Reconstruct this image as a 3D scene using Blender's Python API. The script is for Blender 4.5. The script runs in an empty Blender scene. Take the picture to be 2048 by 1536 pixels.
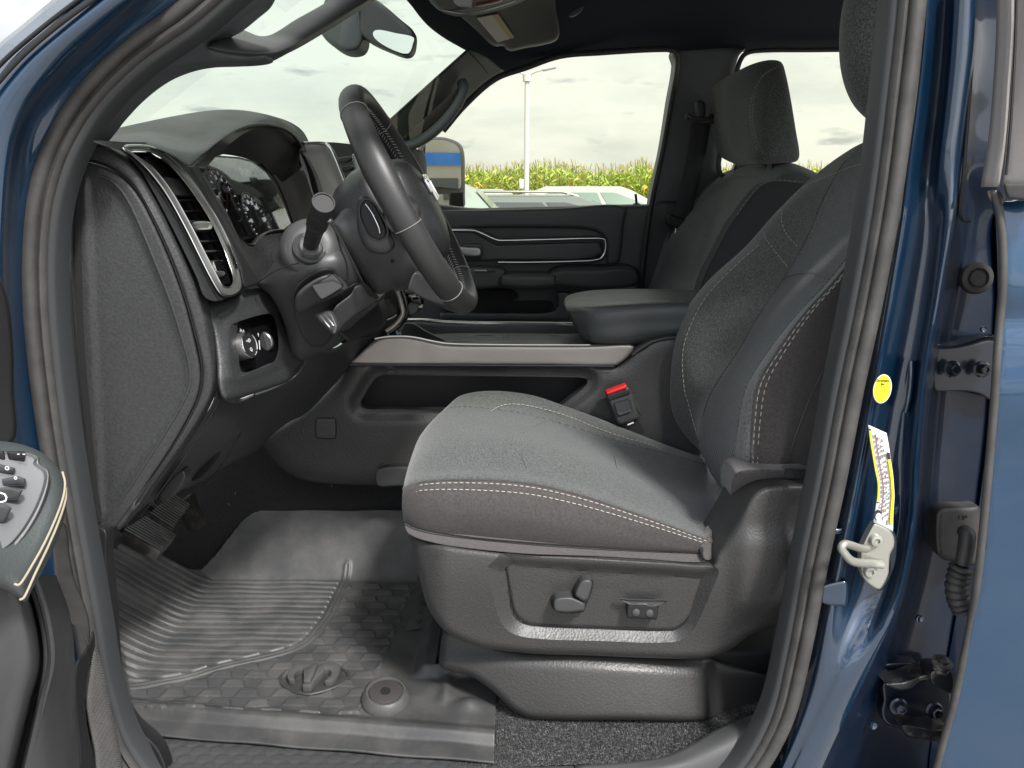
import bpy, bmesh, math, random
import numpy as np
from mathutils import Vector, Matrix, geometry

S = bpy.context.scene
COL = S.collection
R = math.radians
random.seed(7)

# ------------------------------------------------------------------ camera
F = 1547.0
PITCH = R(14.4)
CAM = Vector((0, 0, 1.62))
cd = bpy.data.cameras.new('camera')
cam = bpy.data.objects.new('camera', cd)
COL.objects.link(cam)
cam.location = CAM
cam.rotation_euler = (R(90) - PITCH, 0, 0)
cd.sensor_width = 36
cd.lens = 36 * F / 2048
cd.clip_start = 0.02
cd.clip_end = 3000
S.camera = cam

# ------------------------------------------------------------------ light
SUN_EL, SUN_AZ = R(50), R(148)          # azimuth clockwise from +Y: the sun is behind the viewer, to the right
SUN_DIR = Vector((math.sin(SUN_AZ) * math.cos(SUN_EL), math.cos(SUN_AZ) * math.cos(SUN_EL), math.sin(SUN_EL)))
W = bpy.data.worlds.new('World')
S.world = W
W.use_nodes = True
wn, wl = W.node_tree.nodes, W.node_tree.links
wn.clear()
w_out = wn.new('ShaderNodeOutputWorld')
w_bg = wn.new('ShaderNodeBackground')
sky = wn.new('ShaderNodeTexSky')
sky.sky_type = 'NISHITA'
sky.sun_disc = False
sky.sun_elevation = SUN_EL
sky.sun_rotation = SUN_AZ
sky.dust_density = 3
tc = wn.new('ShaderNodeTexCoord')
sep = wn.new('ShaderNodeSeparateXYZ')
wl.new(tc.outputs['Generated'], sep.inputs[0])
mp = wn.new('ShaderNodeMapping')
mp.inputs['Scale'].default_value = (1.6, 1.6, 6.0)
wl.new(tc.outputs['Generated'], mp.inputs[0])
nz = wn.new('ShaderNodeTexNoise')
nz.inputs['Scale'].default_value = 2.1
nz.inputs['Detail'].default_value = 9
nz.inputs['Roughness'].default_value = 0.58
wl.new(mp.outputs[0], nz.inputs['Vector'])
cr = wn.new('ShaderNodeValToRGB')
cr.color_ramp.elements[0].position = 0.30
cr.color_ramp.elements[0].color = (0.72, 0.75, 0.76, 1)
cr.color_ramp.elements[1].position = 0.56
cr.color_ramp.elements[1].color = (1.0, 1.0, 0.975, 1)
wl.new(nz.outputs['Fac'], cr.inputs[0])
# small dark scud clouds low over the horizon
mp2 = wn.new('ShaderNodeMapping')
mp2.inputs['Scale'].default_value = (5.0, 5.0, 22.0)
wl.new(tc.outputs['Generated'], mp2.inputs[0])
nz2 = wn.new('ShaderNodeTexNoise')
nz2.inputs['Scale'].default_value = 2.4
nz2.inputs['Detail'].default_value = 5
wl.new(mp2.outputs[0], nz2.inputs['Vector'])
cr2 = wn.new('ShaderNodeValToRGB')
cr2.color_ramp.elements[0].position = 0.60
cr2.color_ramp.elements[0].color = (1, 1, 1, 1)
cr2.color_ramp.elements[1].position = 0.72
cr2.color_ramp.elements[1].color = (0.60, 0.62, 0.66, 1)
wl.new(nz2.outputs['Fac'], cr2.inputs[0])
mul = wn.new('ShaderNodeMixRGB')
mul.blend_type = 'MULTIPLY'
mul.inputs[0].default_value = 1
wl.new(cr.outputs[0], mul.inputs[1])
wl.new(cr2.outputs[0], mul.inputs[2])
# thin bright cloud round the sun, duller away from it
dp = wn.new('ShaderNodeVectorMath')
dp.operation = 'DOT_PRODUCT'
dp.inputs[1].default_value = SUN_DIR
wl.new(tc.outputs['Generated'], dp.inputs[0])
mr = wn.new('ShaderNodeMapRange')
mr.inputs['From Min'].default_value = -0.3
mr.inputs['From Max'].default_value = 1.0
mr.inputs['To Min'].default_value = 4.5
mr.inputs['To Max'].default_value = 9.0
wl.new(dp.outputs['Value'], mr.inputs['Value'])
sc_ = wn.new('ShaderNodeVectorMath')
sc_.operation = 'SCALE'
wl.new(mul.outputs[0], sc_.inputs[0])
wl.new(mr.outputs[0], sc_.inputs['Scale'])
mx = wn.new('ShaderNodeMixRGB')
nz3 = wn.new('ShaderNodeTexNoise')
nz3.inputs['Scale'].default_value = 3.2
nz3.inputs['Detail'].default_value = 8
mp3 = wn.new('ShaderNodeMapping')
mp3.inputs['Scale'].default_value = (1.0, 1.0, 4.0)
mp3.inputs['Location'].default_value = (3.1, 1.7, 0.4)
wl.new(tc.outputs['Generated'], mp3.inputs[0])
wl.new(mp3.outputs[0], nz3.inputs['Vector'])
gap = wn.new('ShaderNodeMapRange')
gap.inputs['From Min'].default_value = 0.48
gap.inputs['From Max'].default_value = 0.55
gap.inputs['To Min'].default_value = 0.10
gap.inputs['To Max'].default_value = 0.92
wl.new(nz3.outputs['Fac'], gap.inputs['Value'])
side = wn.new('ShaderNodeMapRange')      # solid overcast ahead, broken cloud behind the viewer
side.inputs['From Min'].default_value = -0.35
side.inputs['From Max'].default_value = 0.05
side.inputs['To Min'].default_value = 0.0
side.inputs['To Max'].default_value = 0.88
wl.new(sep.outputs['Y'], side.inputs['Value'])
mxf = wn.new('ShaderNodeMath')
mxf.operation = 'MAXIMUM'
wl.new(gap.outputs[0], mxf.inputs[0])
wl.new(side.outputs[0], mxf.inputs[1])
wl.new(mxf.outputs[0], mx.inputs[0])
wl.new(sky.outputs[0], mx.inputs[1])
wl.new(sc_.outputs[0], mx.inputs[2])
wl.new(mx.outputs[0], w_bg.inputs['Color'])
w_bg.inputs['Strength'].default_value = 0.10
wl.new(w_bg.outputs[0], w_out.inputs[0])

sl = bpy.data.lights.new('sun', 'SUN')
sl.energy = 2.5
sl.angle = R(8)
sl.color = (1.0, 0.98, 0.955)
sun = bpy.data.objects.new('sun', sl)
COL.objects.link(sun)
sun.rotation_euler = SUN_DIR.to_track_quat('Z', 'Y').to_euler()
sun.location = (2, -3, 6)
S.view_settings.view_transform = 'Standard'
S.view_settings.look = 'None'
S.view_settings.gamma = 1
S.view_settings.use_curve_mapping = False
S.view_settings.exposure = 1.3
try:
    S.cycles.max_bounces = 8
    S.cycles.transparent_max_bounces = 12
    S.cycles.caustics_reflective = False
    S.cycles.caustics_refractive = False
    S.cycles.use_denoising = True
except Exception:
    pass

# ------------------------------------------------------------------ geometry helpers
SP, CP = math.sin(PITCH), math.cos(PITCH)

def ray(px, py):
    x = (px - 1024) / F
    y = (768 - py) / F
    return Vector((x, CP + y * SP, -SP + y * CP))

def P(px, py, Y):
    d = ray(px, py)
    return CAM + d * (Y / d.y)

def PZ(px, py, Z):
    d = ray(px, py)
    return CAM + d * ((Z - CAM.z) / d.z)

def PN(px, py, q, n):
    d = ray(px, py)
    return CAM + d * ((q - CAM).dot(n) / d.dot(n))

def crom(pts, per=6, closed=False):
    """Catmull-Rom through points (any length tuples); a repeated point is a corner."""
    p = [np.array(q, float) for q in pts]
    n = len(p)
    out = []
    rng = range(n) if closed else range(n - 1)
    for i in rng:
        p0 = p[(i - 1) % n] if closed or i > 0 else 2 * p[0] - p[1]
        p1, p2 = p[i], p[(i + 1) % n]
        p3 = p[(i + 2) % n] if closed or i + 2 < n else 2 * p[-1] - p[-2]
        if np.allclose(p1, p2):
            continue
        if np.allclose(p0, p1):
            p0 = p1 - (p2 - p1)
        if np.allclose(p3, p2):
            p3 = p2 + (p2 - p1)
        # centripetal style damping of long neighbours
        l = np.linalg.norm(p2 - p1)
        a = np.linalg.norm(p1 - p0)
        b = np.linalg.norm(p3 - p2)
        m1 = (p2 - p0) / (a + l + 1e-9) * l
        m2 = (p3 - p1) / (b + l + 1e-9) * l
        for k in range(per):
            t = k / per
            t2, t3 = t * t, t * t * t
            out.append((2 * t3 - 3 * t2 + 1) * p1 + (t3 - 2 * t2 + t) * m1 + (-2 * t3 + 3 * t2) * p2 + (t3 - t2) * m2)
    if not closed:
        out.append(p[-1])
    return [tuple(o) for o in out]

ORG = {}

def link(name, verts, faces, mat=None, parent=None, smooth=True, angle=40, mats=None, fmat=None):
    """ONE mesh object from world-space vertices; origin = the origin of its thing, or its own foot."""
    vs = [Vector(v) for v in verts]
    if parent is not None:
        org = ORG[parent.name]
    else:
        xs = [v.x for v in vs]; ys = [v.y for v in vs]; zs = [v.z for v in vs]
        org = Vector(((min(xs) + max(xs)) / 2, (min(ys) + max(ys)) / 2, min(zs)))
    me = bpy.data.meshes.new(name)
    me.from_pydata([tuple(v - org) for v in vs], [], faces)
    for m in (mats or ([mat] if mat else [])):
        me.materials.append(m)
    if fmat:
        me.polygons.foreach_set('material_index', fmat)
    if smooth:
        me.polygons.foreach_set('use_smooth', [True] * len(me.polygons))
        bm = bmesh.new()
        bm.from_mesh(me)
        for e in bm.edges:
            if len(e.link_faces) == 2 and e.calc_face_angle(0) > R(angle):
                e.smooth = False
        bm.to_mesh(me)
        bm.free()
    me.update()
    o = bpy.data.objects.new(name, me)
    COL.objects.link(o)
    ORG[o.name] = org
    if parent is not None:
        o.parent = parent
    else:
        o.location = org
    return o

def tag(o, label=None, cat=None, group=None, kind=None):
    if label: o['label'] = label
    if cat: o['category'] = cat
    if group: o['group'] = group
    if kind: o['kind'] = kind
    return o

def thing(name, label, cat, loc, group=None):
    o = bpy.data.objects.new(name, None)
    o.empty_display_size = 0.05
    COL.objects.link(o)
    o.location = loc
    ORG[o.name] = Vector(loc)
    return tag(o, label, cat, group)

def tps(anchors):
    """smooth function (px,py)->Y through the anchors (thin plate spline)"""
    A = np.array(anchors, float)
    if len(A) == 1:
        c = A[0, 2]
        return lambda x, y: np.full(np.shape(x), c)
    xy = A[:, :2] / 500.0
    z = A[:, 2]
    n = len(A)
    if n == 2:
        d = xy[1] - xy[0]
        L = d @ d
        return lambda x, y: z[0] + (z[1] - z[0]) * (((np.asarray(x) / 500. - xy[0, 0]) * d[0] + (np.asarray(y) / 500. - xy[0, 1]) * d[1]) / L)
    def K(r2):
        return np.where(r2 > 1e-12, r2 * np.log(r2 + 1e-12), 0.0)
    M = np.zeros((n + 3, n + 3))
    D = ((xy[:, None] - xy[None]) ** 2).sum(-1)
    M[:n, :n] = K(D) + np.eye(n) * 1e-6
    M[:n, n] = 1
    M[:n, n + 1:] = xy
    M[n, :n] = 1
    M[n + 1:, :n] = xy.T
    w = np.linalg.lstsq(M, np.concatenate([z, np.zeros(3)]), rcond=None)[0]
    def f(x, y):
        x = np.asarray(x, float) / 500.
        y = np.asarray(y, float) / 500.
        r2 = (x[..., None] - xy[:, 0]) ** 2 + (y[..., None] - xy[:, 1]) ** 2
        return K(r2) @ w[:n] + w[n] + w[n + 1] * x + w[n + 2] * y
    return f

def segd(x, y, poly, closed=True):
    """distance in px from points to a polyline"""
    a = np.array([p[:2] for p in poly], float)
    b = np.roll(a, -1, 0)
    if not closed:
        a, b = a[:-1], b[:-1]
    d = b - a
    L = (d ** 2).sum(1) + 1e-12
    px = x[:, None] - a[:, 0]
    py = y[:, None] - a[:, 1]
    t = np.clip((px * d[:, 0] + py * d[:, 1]) / L, 0, 1)
    return np.sqrt(((px - t * d[:, 0]) ** 2 + (py - t * d[:, 1]) ** 2).min(1))

def inside(x, y, poly):
    a = np.array([p[:2] for p in poly], float)
    b = np.roll(a, -1, 0)
    c = np.zeros(len(x), bool)
    for (x1, y1), (x2, y2) in zip(a, b):
        if y1 == y2:
            continue
        k = ((y1 > y) != (y2 > y)) & (x < (x2 - x1) * (y - y1) / (y2 - y1) + x1)
        c ^= k
    return c

def resample(poly, step, closed=True):
    pts = [np.array(p[:2], float) for p in poly]
    if closed:
        pts = pts + [pts[0]]
    out = []
    for a, b in zip(pts[:-1], pts[1:]):
        n = max(1, int(round(np.linalg.norm(b - a) / step)))
        for k in range(n):
            out.append(tuple(a + (b - a) * k / n))
    if not closed:
        out.append(tuple(pts[-1]))
    ded = []
    for p in out:
        if not ded or abs(p[0] - ded[-1][0]) + abs(p[1] - ded[-1][1]) > 0.3:
            ded.append(p)
    if closed and abs(ded[0][0] - ded[-1][0]) + abs(ded[0][1] - ded[-1][1]) < 0.3:
        ded.pop()
    return ded

RAYBACK = {'driver_door', 'rear_door'}
def relief(name, outline, Y, mat, parent=None, step=7, edge=0, rnd=0.0, thick=0.012, disp=None,
           smooth=True, cr=True, holes=(), both=False, angle=45, project=None, lines=(), back=None):
    """A solid panel whose outline is seen at these pixels, standing at its own distance Y (number, anchors or
    function), with rounded rim, optional relief in metres (disp>0 = away from the viewer) and real holes."""
    ol = crom(outline, 6, True) if cr else outline
    ol = resample(ol, step)
    f = (lambda x, y: np.full(np.shape(x), float(Y))) if isinstance(Y, (int, float)) else (Y if callable(Y) else tps(Y))
    xs = [p[0] for p in ol]; ys = [p[1] for p in ol]
    gx, gy = np.meshgrid(np.arange(min(xs), max(xs), step), np.arange(min(ys), max(ys), step))
    gx = gx.ravel() + (np.arange(gx.size) % 2) * 0.01
    gy = gy.ravel()
    k = inside(gx, gy, ol)
    gx, gy = gx[k], gy[k]
    if len(gx):
        k = segd(gx, gy, ol) > step * 0.5
        gx, gy = gx[k], gy[k]
    ringx, ringy = [], []
    if edge:      # rings along the rim so that the rounding is smooth
        a = np.array(ol)
        tg = np.roll(a, -1, 0) - np.roll(a, 1, 0)
        tg /= np.linalg.norm(tg, axis=1)[:, None] + 1e-9
        nn = np.stack([-tg[:, 1], tg[:, 0]], 1)
        area = 0.5 * np.sum(a[:, 0] * np.roll(a[:, 1], -1) - np.roll(a[:, 0], -1) * a[:, 1])
        if area < 0: nn = -nn
        fr_ = (.06, .16, .30, .48, .72, 1.0) if edge > 5 else (.12, .35, .65, 1.0)
        for q in fr_:
            w_ = edge * q
            c_ = a + nn * w_
            ok = inside(c_[:, 0], c_[:, 1], ol) & (segd(c_[:, 0], c_[:, 1], ol) > w_ * .93)
            # thin out crowded points
            ringx += list(c_[ok, 0]); ringy += list(c_[ok, 1])
        if len(gx):
            k = segd(gx, gy, ol) > edge + step * .4
            gx, gy = gx[k], gy[k]
        gx = np.concatenate([gx, ringx]); gy = np.concatenate([gy, ringy])
    hl = []
    for h in holes:
        hp = resample(crom(h[0], 6, True) if cr else h[0], step)
        hl.append(hp)
        if len(gx):
            k = ~inside(gx, gy, hp)
            gx, gy = gx[k], gy[k]
            k = segd(gx, gy, hp) > step * 0.5
            gx, gy = gx[k], gy[k]
    v2 = [Vector(p) for p in ol]
    ed = [(i, (i + 1) % len(ol)) for i in range(len(ol))]
    base = len(v2)
    for hp in hl:
        b0 = len(v2)
        v2 += [Vector(p) for p in hp]
        ed += [(b0 + i, b0 + (i + 1) % len(hp)) for i in range(len(hp))]
    for h in lines:
        hp = resample(h, step)
        if len(gx):
            k = segd(gx, gy, hp) > step * 0.4
            gx, gy = gx[k], gy[k]
        b0 = len(v2)
        v2 += [Vector(p) for p in hp]
        ed += [(b0 + i, b0 + (i + 1) % len(hp)) for i in range(len(hp))]
    v2 += [Vector((a, b)) for a, b in zip(gx, gy)]
    ov, oe, of, o1, _, _ = geometry.delaunay_2d_cdt(v2, ed, [], 1 if not hl else 0, 1e-5)
    ov = np.array([tuple(v) for v in ov])
    tri = [t for t in of]
    c = np.array([ov[list(t)].mean(0) for t in tri])
    keep = inside(c[:, 0], c[:, 1], ol)
    for hp in hl:
        keep &= ~inside(c[:, 0], c[:, 1], hp)
    tri = [t for t, q in zip(tri, keep) if q]
    d = segd(ov[:, 0], ov[:, 1], ol)
    Yv = f(ov[:, 0], ov[:, 1])
    bulge = np.zeros(len(ov))
    if edge:
        t = np.clip(d / edge, 0, 1)
        bulge = rnd * (1 - np.sqrt(np.clip(1 - (1 - t) ** 2, 0, 1)))
    dd = disp(ov[:, 0], ov[:, 1], d) if disp else 0
    pj = project or P
    front = [pj(x, y, float(q)) for (x, y), q in zip(ov, Yv + bulge + dd)]
    # outward orientation: toward the viewer
    faces = []
    for t in tri:
        a, b, e = (front[i] for i in t[:3])
        n = (b - a).cross(e - a)
        faces.append(tuple(t) if n.dot(a - CAM) < 0 else tuple(reversed(t)))
    verts = list(front)
    # boundary loops get walls
    from collections import defaultdict
    cnt = defaultdict(int)
    for t in faces:
        for i in range(len(t)):
            cnt[(t[i], t[(i + 1) % len(t)])] += 1
    bnd = [e for e in cnt if (e[1], e[0]) not in cnt]
    m = {}
    for e in bnd:
        for i in e:
            if i not in m:
                m[i] = len(verts)
                q = front[i]
                if both:
                    q2 = pj(ov[i, 0], ov[i, 1], float(Yv[i] + bulge[i] + thick * 0.02))
                    verts.append(q2)
                else:
                    verts.append(q + Vector((0, thick, 0)) if not (project or back or parent is not None and parent.name in RAYBACK) else q + (q - CAM).normalized() * thick)
    for a, b in bnd:
        faces.append((b, a, m[a], m[b]))
    if both or True:
        # the back
        base = len(verts)
        if both:
            for i, (x, y) in enumerate(ov):
                verts.append(pj(x, y, float(Yv[i] + 2 * rnd - bulge[i] + thick)))
            nb = [tuple(base + i for i in reversed(t)) for t in faces[:len(tri)]]
            faces = faces[:len(tri)] + nb + [(b, a, base + a, base + b) for a, b in bnd]
    return link(name, verts, faces, mat, parent, smooth, angle)

def surf(name, rows, mat=None, parent=None, n=6, m=6, disp=None, cuts=None, conv=None, closed_v=False, angle=50, flip=False, thick=0):
    """smooth sheet through a grid of control points (px,py,Y) (or world points if conv=False)"""
    rr = [crom(r, m, closed_v) for r in rows]
    cols = [crom([r[j] for r in rr], n) for j in range(len(rr[0]))]
    nu, nv = len(cols[0]), len(cols)
    G = np.array([[cols[j][i] for j in range(nv)] for i in range(nu)])
    if disp is not None:
        G = disp(G, m)
    if conv is False:
        V = [[Vector(G[i, j]) for j in range(nv)] for i in range(nu)]
    else:
        V = [[P(*G[i, j]) for j in range(nv)] for i in range(nu)]
    def part(nm, mt, j0, j1, par):
        vs, fs = [], []
        w = j1 - j0 + 1
        for i in range(nu):
            for j in range(j0, j1 + 1):
                vs.append(V[i][j])
        for i in range(nu - 1):
            for j in range(w - 1):
                q = (i * w + j, i * w + j + 1, (i + 1) * w + j + 1, (i + 1) * w + j)
                fs.append(q[::-1] if flip else q)
        o = link(nm, vs, fs, mt, par, True, angle)
        if thick:
            md = o.modifiers.new('solid', 'SOLIDIFY')
            md.thickness = abs(thick)
            md.offset = -1 if thick > 0 else 1
        return o
    if cuts:
        return [part(nm, mt, a * m, min(b * m, nv - 1), parent) for nm, mt, a, b in cuts]
    if closed_v:
        vs = [V[i][j] for i in range(nu) for j in range(nv)]
        fs = []
        for i in range(nu - 1):
            for j in range(nv):
                q = (i * nv + j, i * nv + (j + 1) % nv, (i + 1) * nv + (j + 1) % nv, (i + 1) * nv + j)
                fs.append(q[::-1] if flip else q)
        fs.append(tuple(range(nv)))
        fs.append(tuple(reversed([(nu - 1) * nv + j for j in range(nv)])))
        return link(name, vs, fs, mat, parent, True, angle)
    return part(name, mat, 0, nv - 1, parent)

def snap(rows, pts, m=9, n=9):
    """put (px,py) points on the sheet surf() makes from rows"""
    rr = [crom(r, m) for r in rows]
    cols = [crom([r[j] for r in rr], n) for j in range(len(rr[0]))]
    G = np.array(cols).reshape(-1, 3)
    out = []
    for p in pts:
        d = (G[:, 0] - p[0]) ** 2 + (G[:, 1] - p[1]) ** 2
        i = np.argsort(d)[:6]
        w = 1 / (d[i] + .5)
        i2 = i[G[i, 2] < G[i, 2].min() + .03]
        w = 1 / (d[i2] + .5)
        out.append((p[0], p[1], float((G[i2, 2] * w).sum() / w.sum())))
    return out

def oncol(rows, k, m=9, i0=0, i1=None):
    """the mesh line number k of the sheet, as control points"""
    rr = [crom(r, m) for r in rows]
    q = [r[k] for r in rr]
    return q[i0:i1]

def frames(pts, closed, up=None):
    n = len(pts)
    T = []
    for i in range(n):
        a = pts[(i - 1) % n] if closed or i > 0 else pts[i]
        b = pts[(i + 1) % n] if closed or i < n - 1 else pts[i]
        T.append((b - a).normalized())
    N = []
    if up is not None:
        for t in T:
            v = up - t * up.dot(t)
            N.append(v.normalized() if v.length > 1e-6 else Vector((0, 0, 1)))
    else:
        v = T[0].orthogonal().normalized()
        for t in T:
            v = (v - t * v.dot(t)).normalized()
            N.append(v)
    return T, N

def tube_geo(pts, r, seg=10, closed=False, up=None, prof=None, cap=True):
    """sweep; r is a number, list, or (ru, rv); prof = list of (u,v) offsets"""
    T, N = frames(pts, closed, up)
    vs, fs = [], []
    n = len(pts)
    pr = prof or [(math.cos(2 * math.pi * k / seg), math.sin(2 * math.pi * k / seg)) for k in range(seg)]
    s = len(pr)
    for i in range(n):
        B = T[i].cross(N[i])
        if prof:
            ru = rv = 1 if not isinstance(r, list) else r[i]
        elif isinstance(r, tuple):
            ru, rv = r
        elif isinstance(r, list):
            ru = rv = r[i]
        else:
            ru = rv = r
        for u, v in pr:
            vs.append(pts[i] + N[i] * (u * ru) + B * (v * rv))
    for i in range(n if closed else n - 1):
        j = (i + 1) % n
        for k in range(s):
            q = (k + 1) % s
            fs.append((i * s + k, i * s + q, j * s + q, j * s + k))
    if cap and not closed:
        fs.append(tuple(reversed(range(s))))
        fs.append(tuple((n - 1) * s + k for k in range(s)))
    return vs, fs

def tube(name, pts, r, mat, parent=None, seg=10, closed=False, per=6, up=None, prof=None, conv=True, angle=60):
    if conv:
        w = [P(*q) for q in crom(pts, per, closed)] if per else [P(*q) for q in pts]
    else:
        w = [Vector(q) for q in (crom(pts, per, closed) if per else pts)]
    if isinstance(r, list) and len(r) != len(w):
        xs = np.linspace(0, 1, len(r))
        r = list(np.interp(np.linspace(0, 1, len(w)), xs, r))
    vs, fs = tube_geo(w, r, seg, closed, up, prof)
    return link(name, vs, fs, mat, parent, True, angle)

def stitches(name, pts, mat, parent=None, L=0.006, gap=0.0035, r=0.0007, off=-0.0015, conv=True, lift=None):
    """a row of thread stitches: little capsules along a path"""
    w = [P(a, b, c + off) for a, b, c in crom(pts, 10)] if conv else [Vector(p) for p in crom(pts, 10)]
    cum = [0]
    for a, b in zip(w[:-1], w[1:]):
        cum.append(cum[-1] + (b - a).length)
    def at(s):
        s = min(max(s, 0), cum[-1])
        i = int(np.searchsorted(cum, s)) - 1
        i = max(0, min(i, len(w) - 2))
        t = (s - cum[i]) / max(1e-9, cum[i + 1] - cum[i])
        return w[i].lerp(w[i + 1], t)
    vs, fs = [], []
    s = 0
    while s + L < cum[-1]:
        p = [at(s), at(s + L * .25), at(s + L * .75), at(s + L)]
        a, b = tube_geo(p, [r * .5, r, r, r * .5], 6)
        o = len(vs)
        vs += a
        fs += [tuple(o + i for i in q) for q in b]
        s += L + gap
    return link(name, vs, fs, mat, parent, True, 80)

def lathe(name, base, axis, prof, mat, parent=None, seg=28, angle=35, squash=None):
    """prof = [(radius, height along axis)]"""
    ax = axis.normalized()
    u = ax.orthogonal().normalized()
    v = ax.cross(u)
    vs, fs = [], []
    for r_, h in prof:
        for k in range(seg):
            t = 2 * math.pi * k / seg
            vs.append(base + ax * h + (u * math.cos(t) + v * math.sin(t)) * r_)
    for i in range(len(prof) - 1):
        for k in range(seg):
            q = (k + 1) % seg
            fs.append((i * seg + k, i * seg + q, (i + 1) * seg + q, (i + 1) * seg + k))
    fs.append(tuple(reversed(range(seg))))
    fs.append(tuple((len(prof) - 1) * seg + k for k in range(seg)))
    return link(name, vs, fs, mat, parent, True, angle)

def box(name, c, sx, sy, sz, mat, parent=None, rot=None, bev=0.0, seg=2):
    bm = bmesh.new()
    bmesh.ops.create_cube(bm, size=1)
    for v in bm.verts:
        v.co = Vector((v.co.x * sx, v.co.y * sy, v.co.z * sz))
    if bev:
        bmesh.ops.bevel(bm, geom=bm.edges[:], offset=bev, segments=seg, affect='EDGES', profile=0.5)
    M = Matrix.Translation(c) @ (rot.to_4x4() if rot is not None else Matrix.Identity(4))
    vs = [M @ v.co for v in bm.verts]
    idx = {v: i for i, v in enumerate(bm.verts)}
    fs = [tuple(idx[v] for v in f.verts) for f in bm.faces]
    bm.free()
    return link(name, vs, fs, mat, parent, True, 50)

def prism(name, pts, axis, mat, parent=None, bev=0.0, angle=35):
    """planar polygon of world points extruded along axis (vector)"""
    n = len(pts)
    bm = bmesh.new()
    a = [bm.verts.new(p) for p in pts]
    b = [bm.verts.new(Vector(p) + axis) for p in pts]
    bm.faces.new(a)
    bm.faces.new(list(reversed(b)))
    for i in range(n):
        j = (i + 1) % n
        bm.faces.new((a[j], a[i], b[i], b[j]))
    bmesh.ops.recalc_face_normals(bm, faces=bm.faces[:])
    if bev:
        bmesh.ops.bevel(bm, geom=bm.edges[:], offset=bev, segments=2, affect='EDGES', profile=0.5, clamp_overlap=True)
    bmesh.ops.triangulate(bm, faces=[f for f in bm.faces if len(f.verts) > 4])
    vs = [v.co.copy() for v in bm.verts]
    idx = {v: i for i, v in enumerate(bm.verts)}
    fs = [tuple(idx[v] for v in f.verts) for f in bm.faces]
    bm.free()
    return link(name, vs, fs, mat, parent, True, angle)

def text(name, s, c, u, v, size, mat, parent=None, align='CENTER', space=1.0, depth=0.0002):
    cu = bpy.data.curves.new(name, 'FONT')
    cu.body = s
    cu.size = size
    cu.align_x = align
    cu.align_y = 'CENTER'
    cu.space_character = space
    cu.extrude = depth
    cu.resolution_u = 2
    t = bpy.data.objects.new(name, cu)
    COL.objects.link(t)
    dg = bpy.context.evaluated_depsgraph_get()
    me = t.evaluated_get(dg).to_mesh()
    u = u.normalized()
    v = (v - u * v.dot(u)).normalized()
    w = u.cross(v)
    vs = [c + u * q.co.x + v * q.co.y + w * q.co.z for q in me.vertices]
    fs = [tuple(p.vertices) for p in me.polygons]
    t.evaluated_get(dg).to_mesh_clear()
    bpy.data.objects.remove(t)
    return link(name, vs, fs, mat, parent, False)

def join(name, objs, mat=None):
    """merge several meshes (same parent) into the first: one part, one mesh"""
    o = objs[0]
    bm = bmesh.new()
    mats = []
    for q in objs:
        n0 = len(bm.faces)
        bm.from_mesh(q.data)
        mt = q.data.materials[0] if q.data.materials else None
        if mt not in mats:
            mats.append(mt)
        bm.faces.ensure_lookup_table()
        for f in bm.faces[n0:]:
            f.material_index = mats.index(mt)
    o.data.materials.clear()
    for mt in mats:
        o.data.materials.append(mt)
    bm.to_mesh(o.data)
    bm.free()
    for q in objs[1:]:
        bpy.data.objects.remove(q)
    return o

def sstep(t):
    t = np.clip(t, 0, 1)
    return t * t * (3 - 2 * t)

# ------------------------------------------------------------------ materials
def nt(m):
    return m.node_tree.nodes, m.node_tree.links

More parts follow.
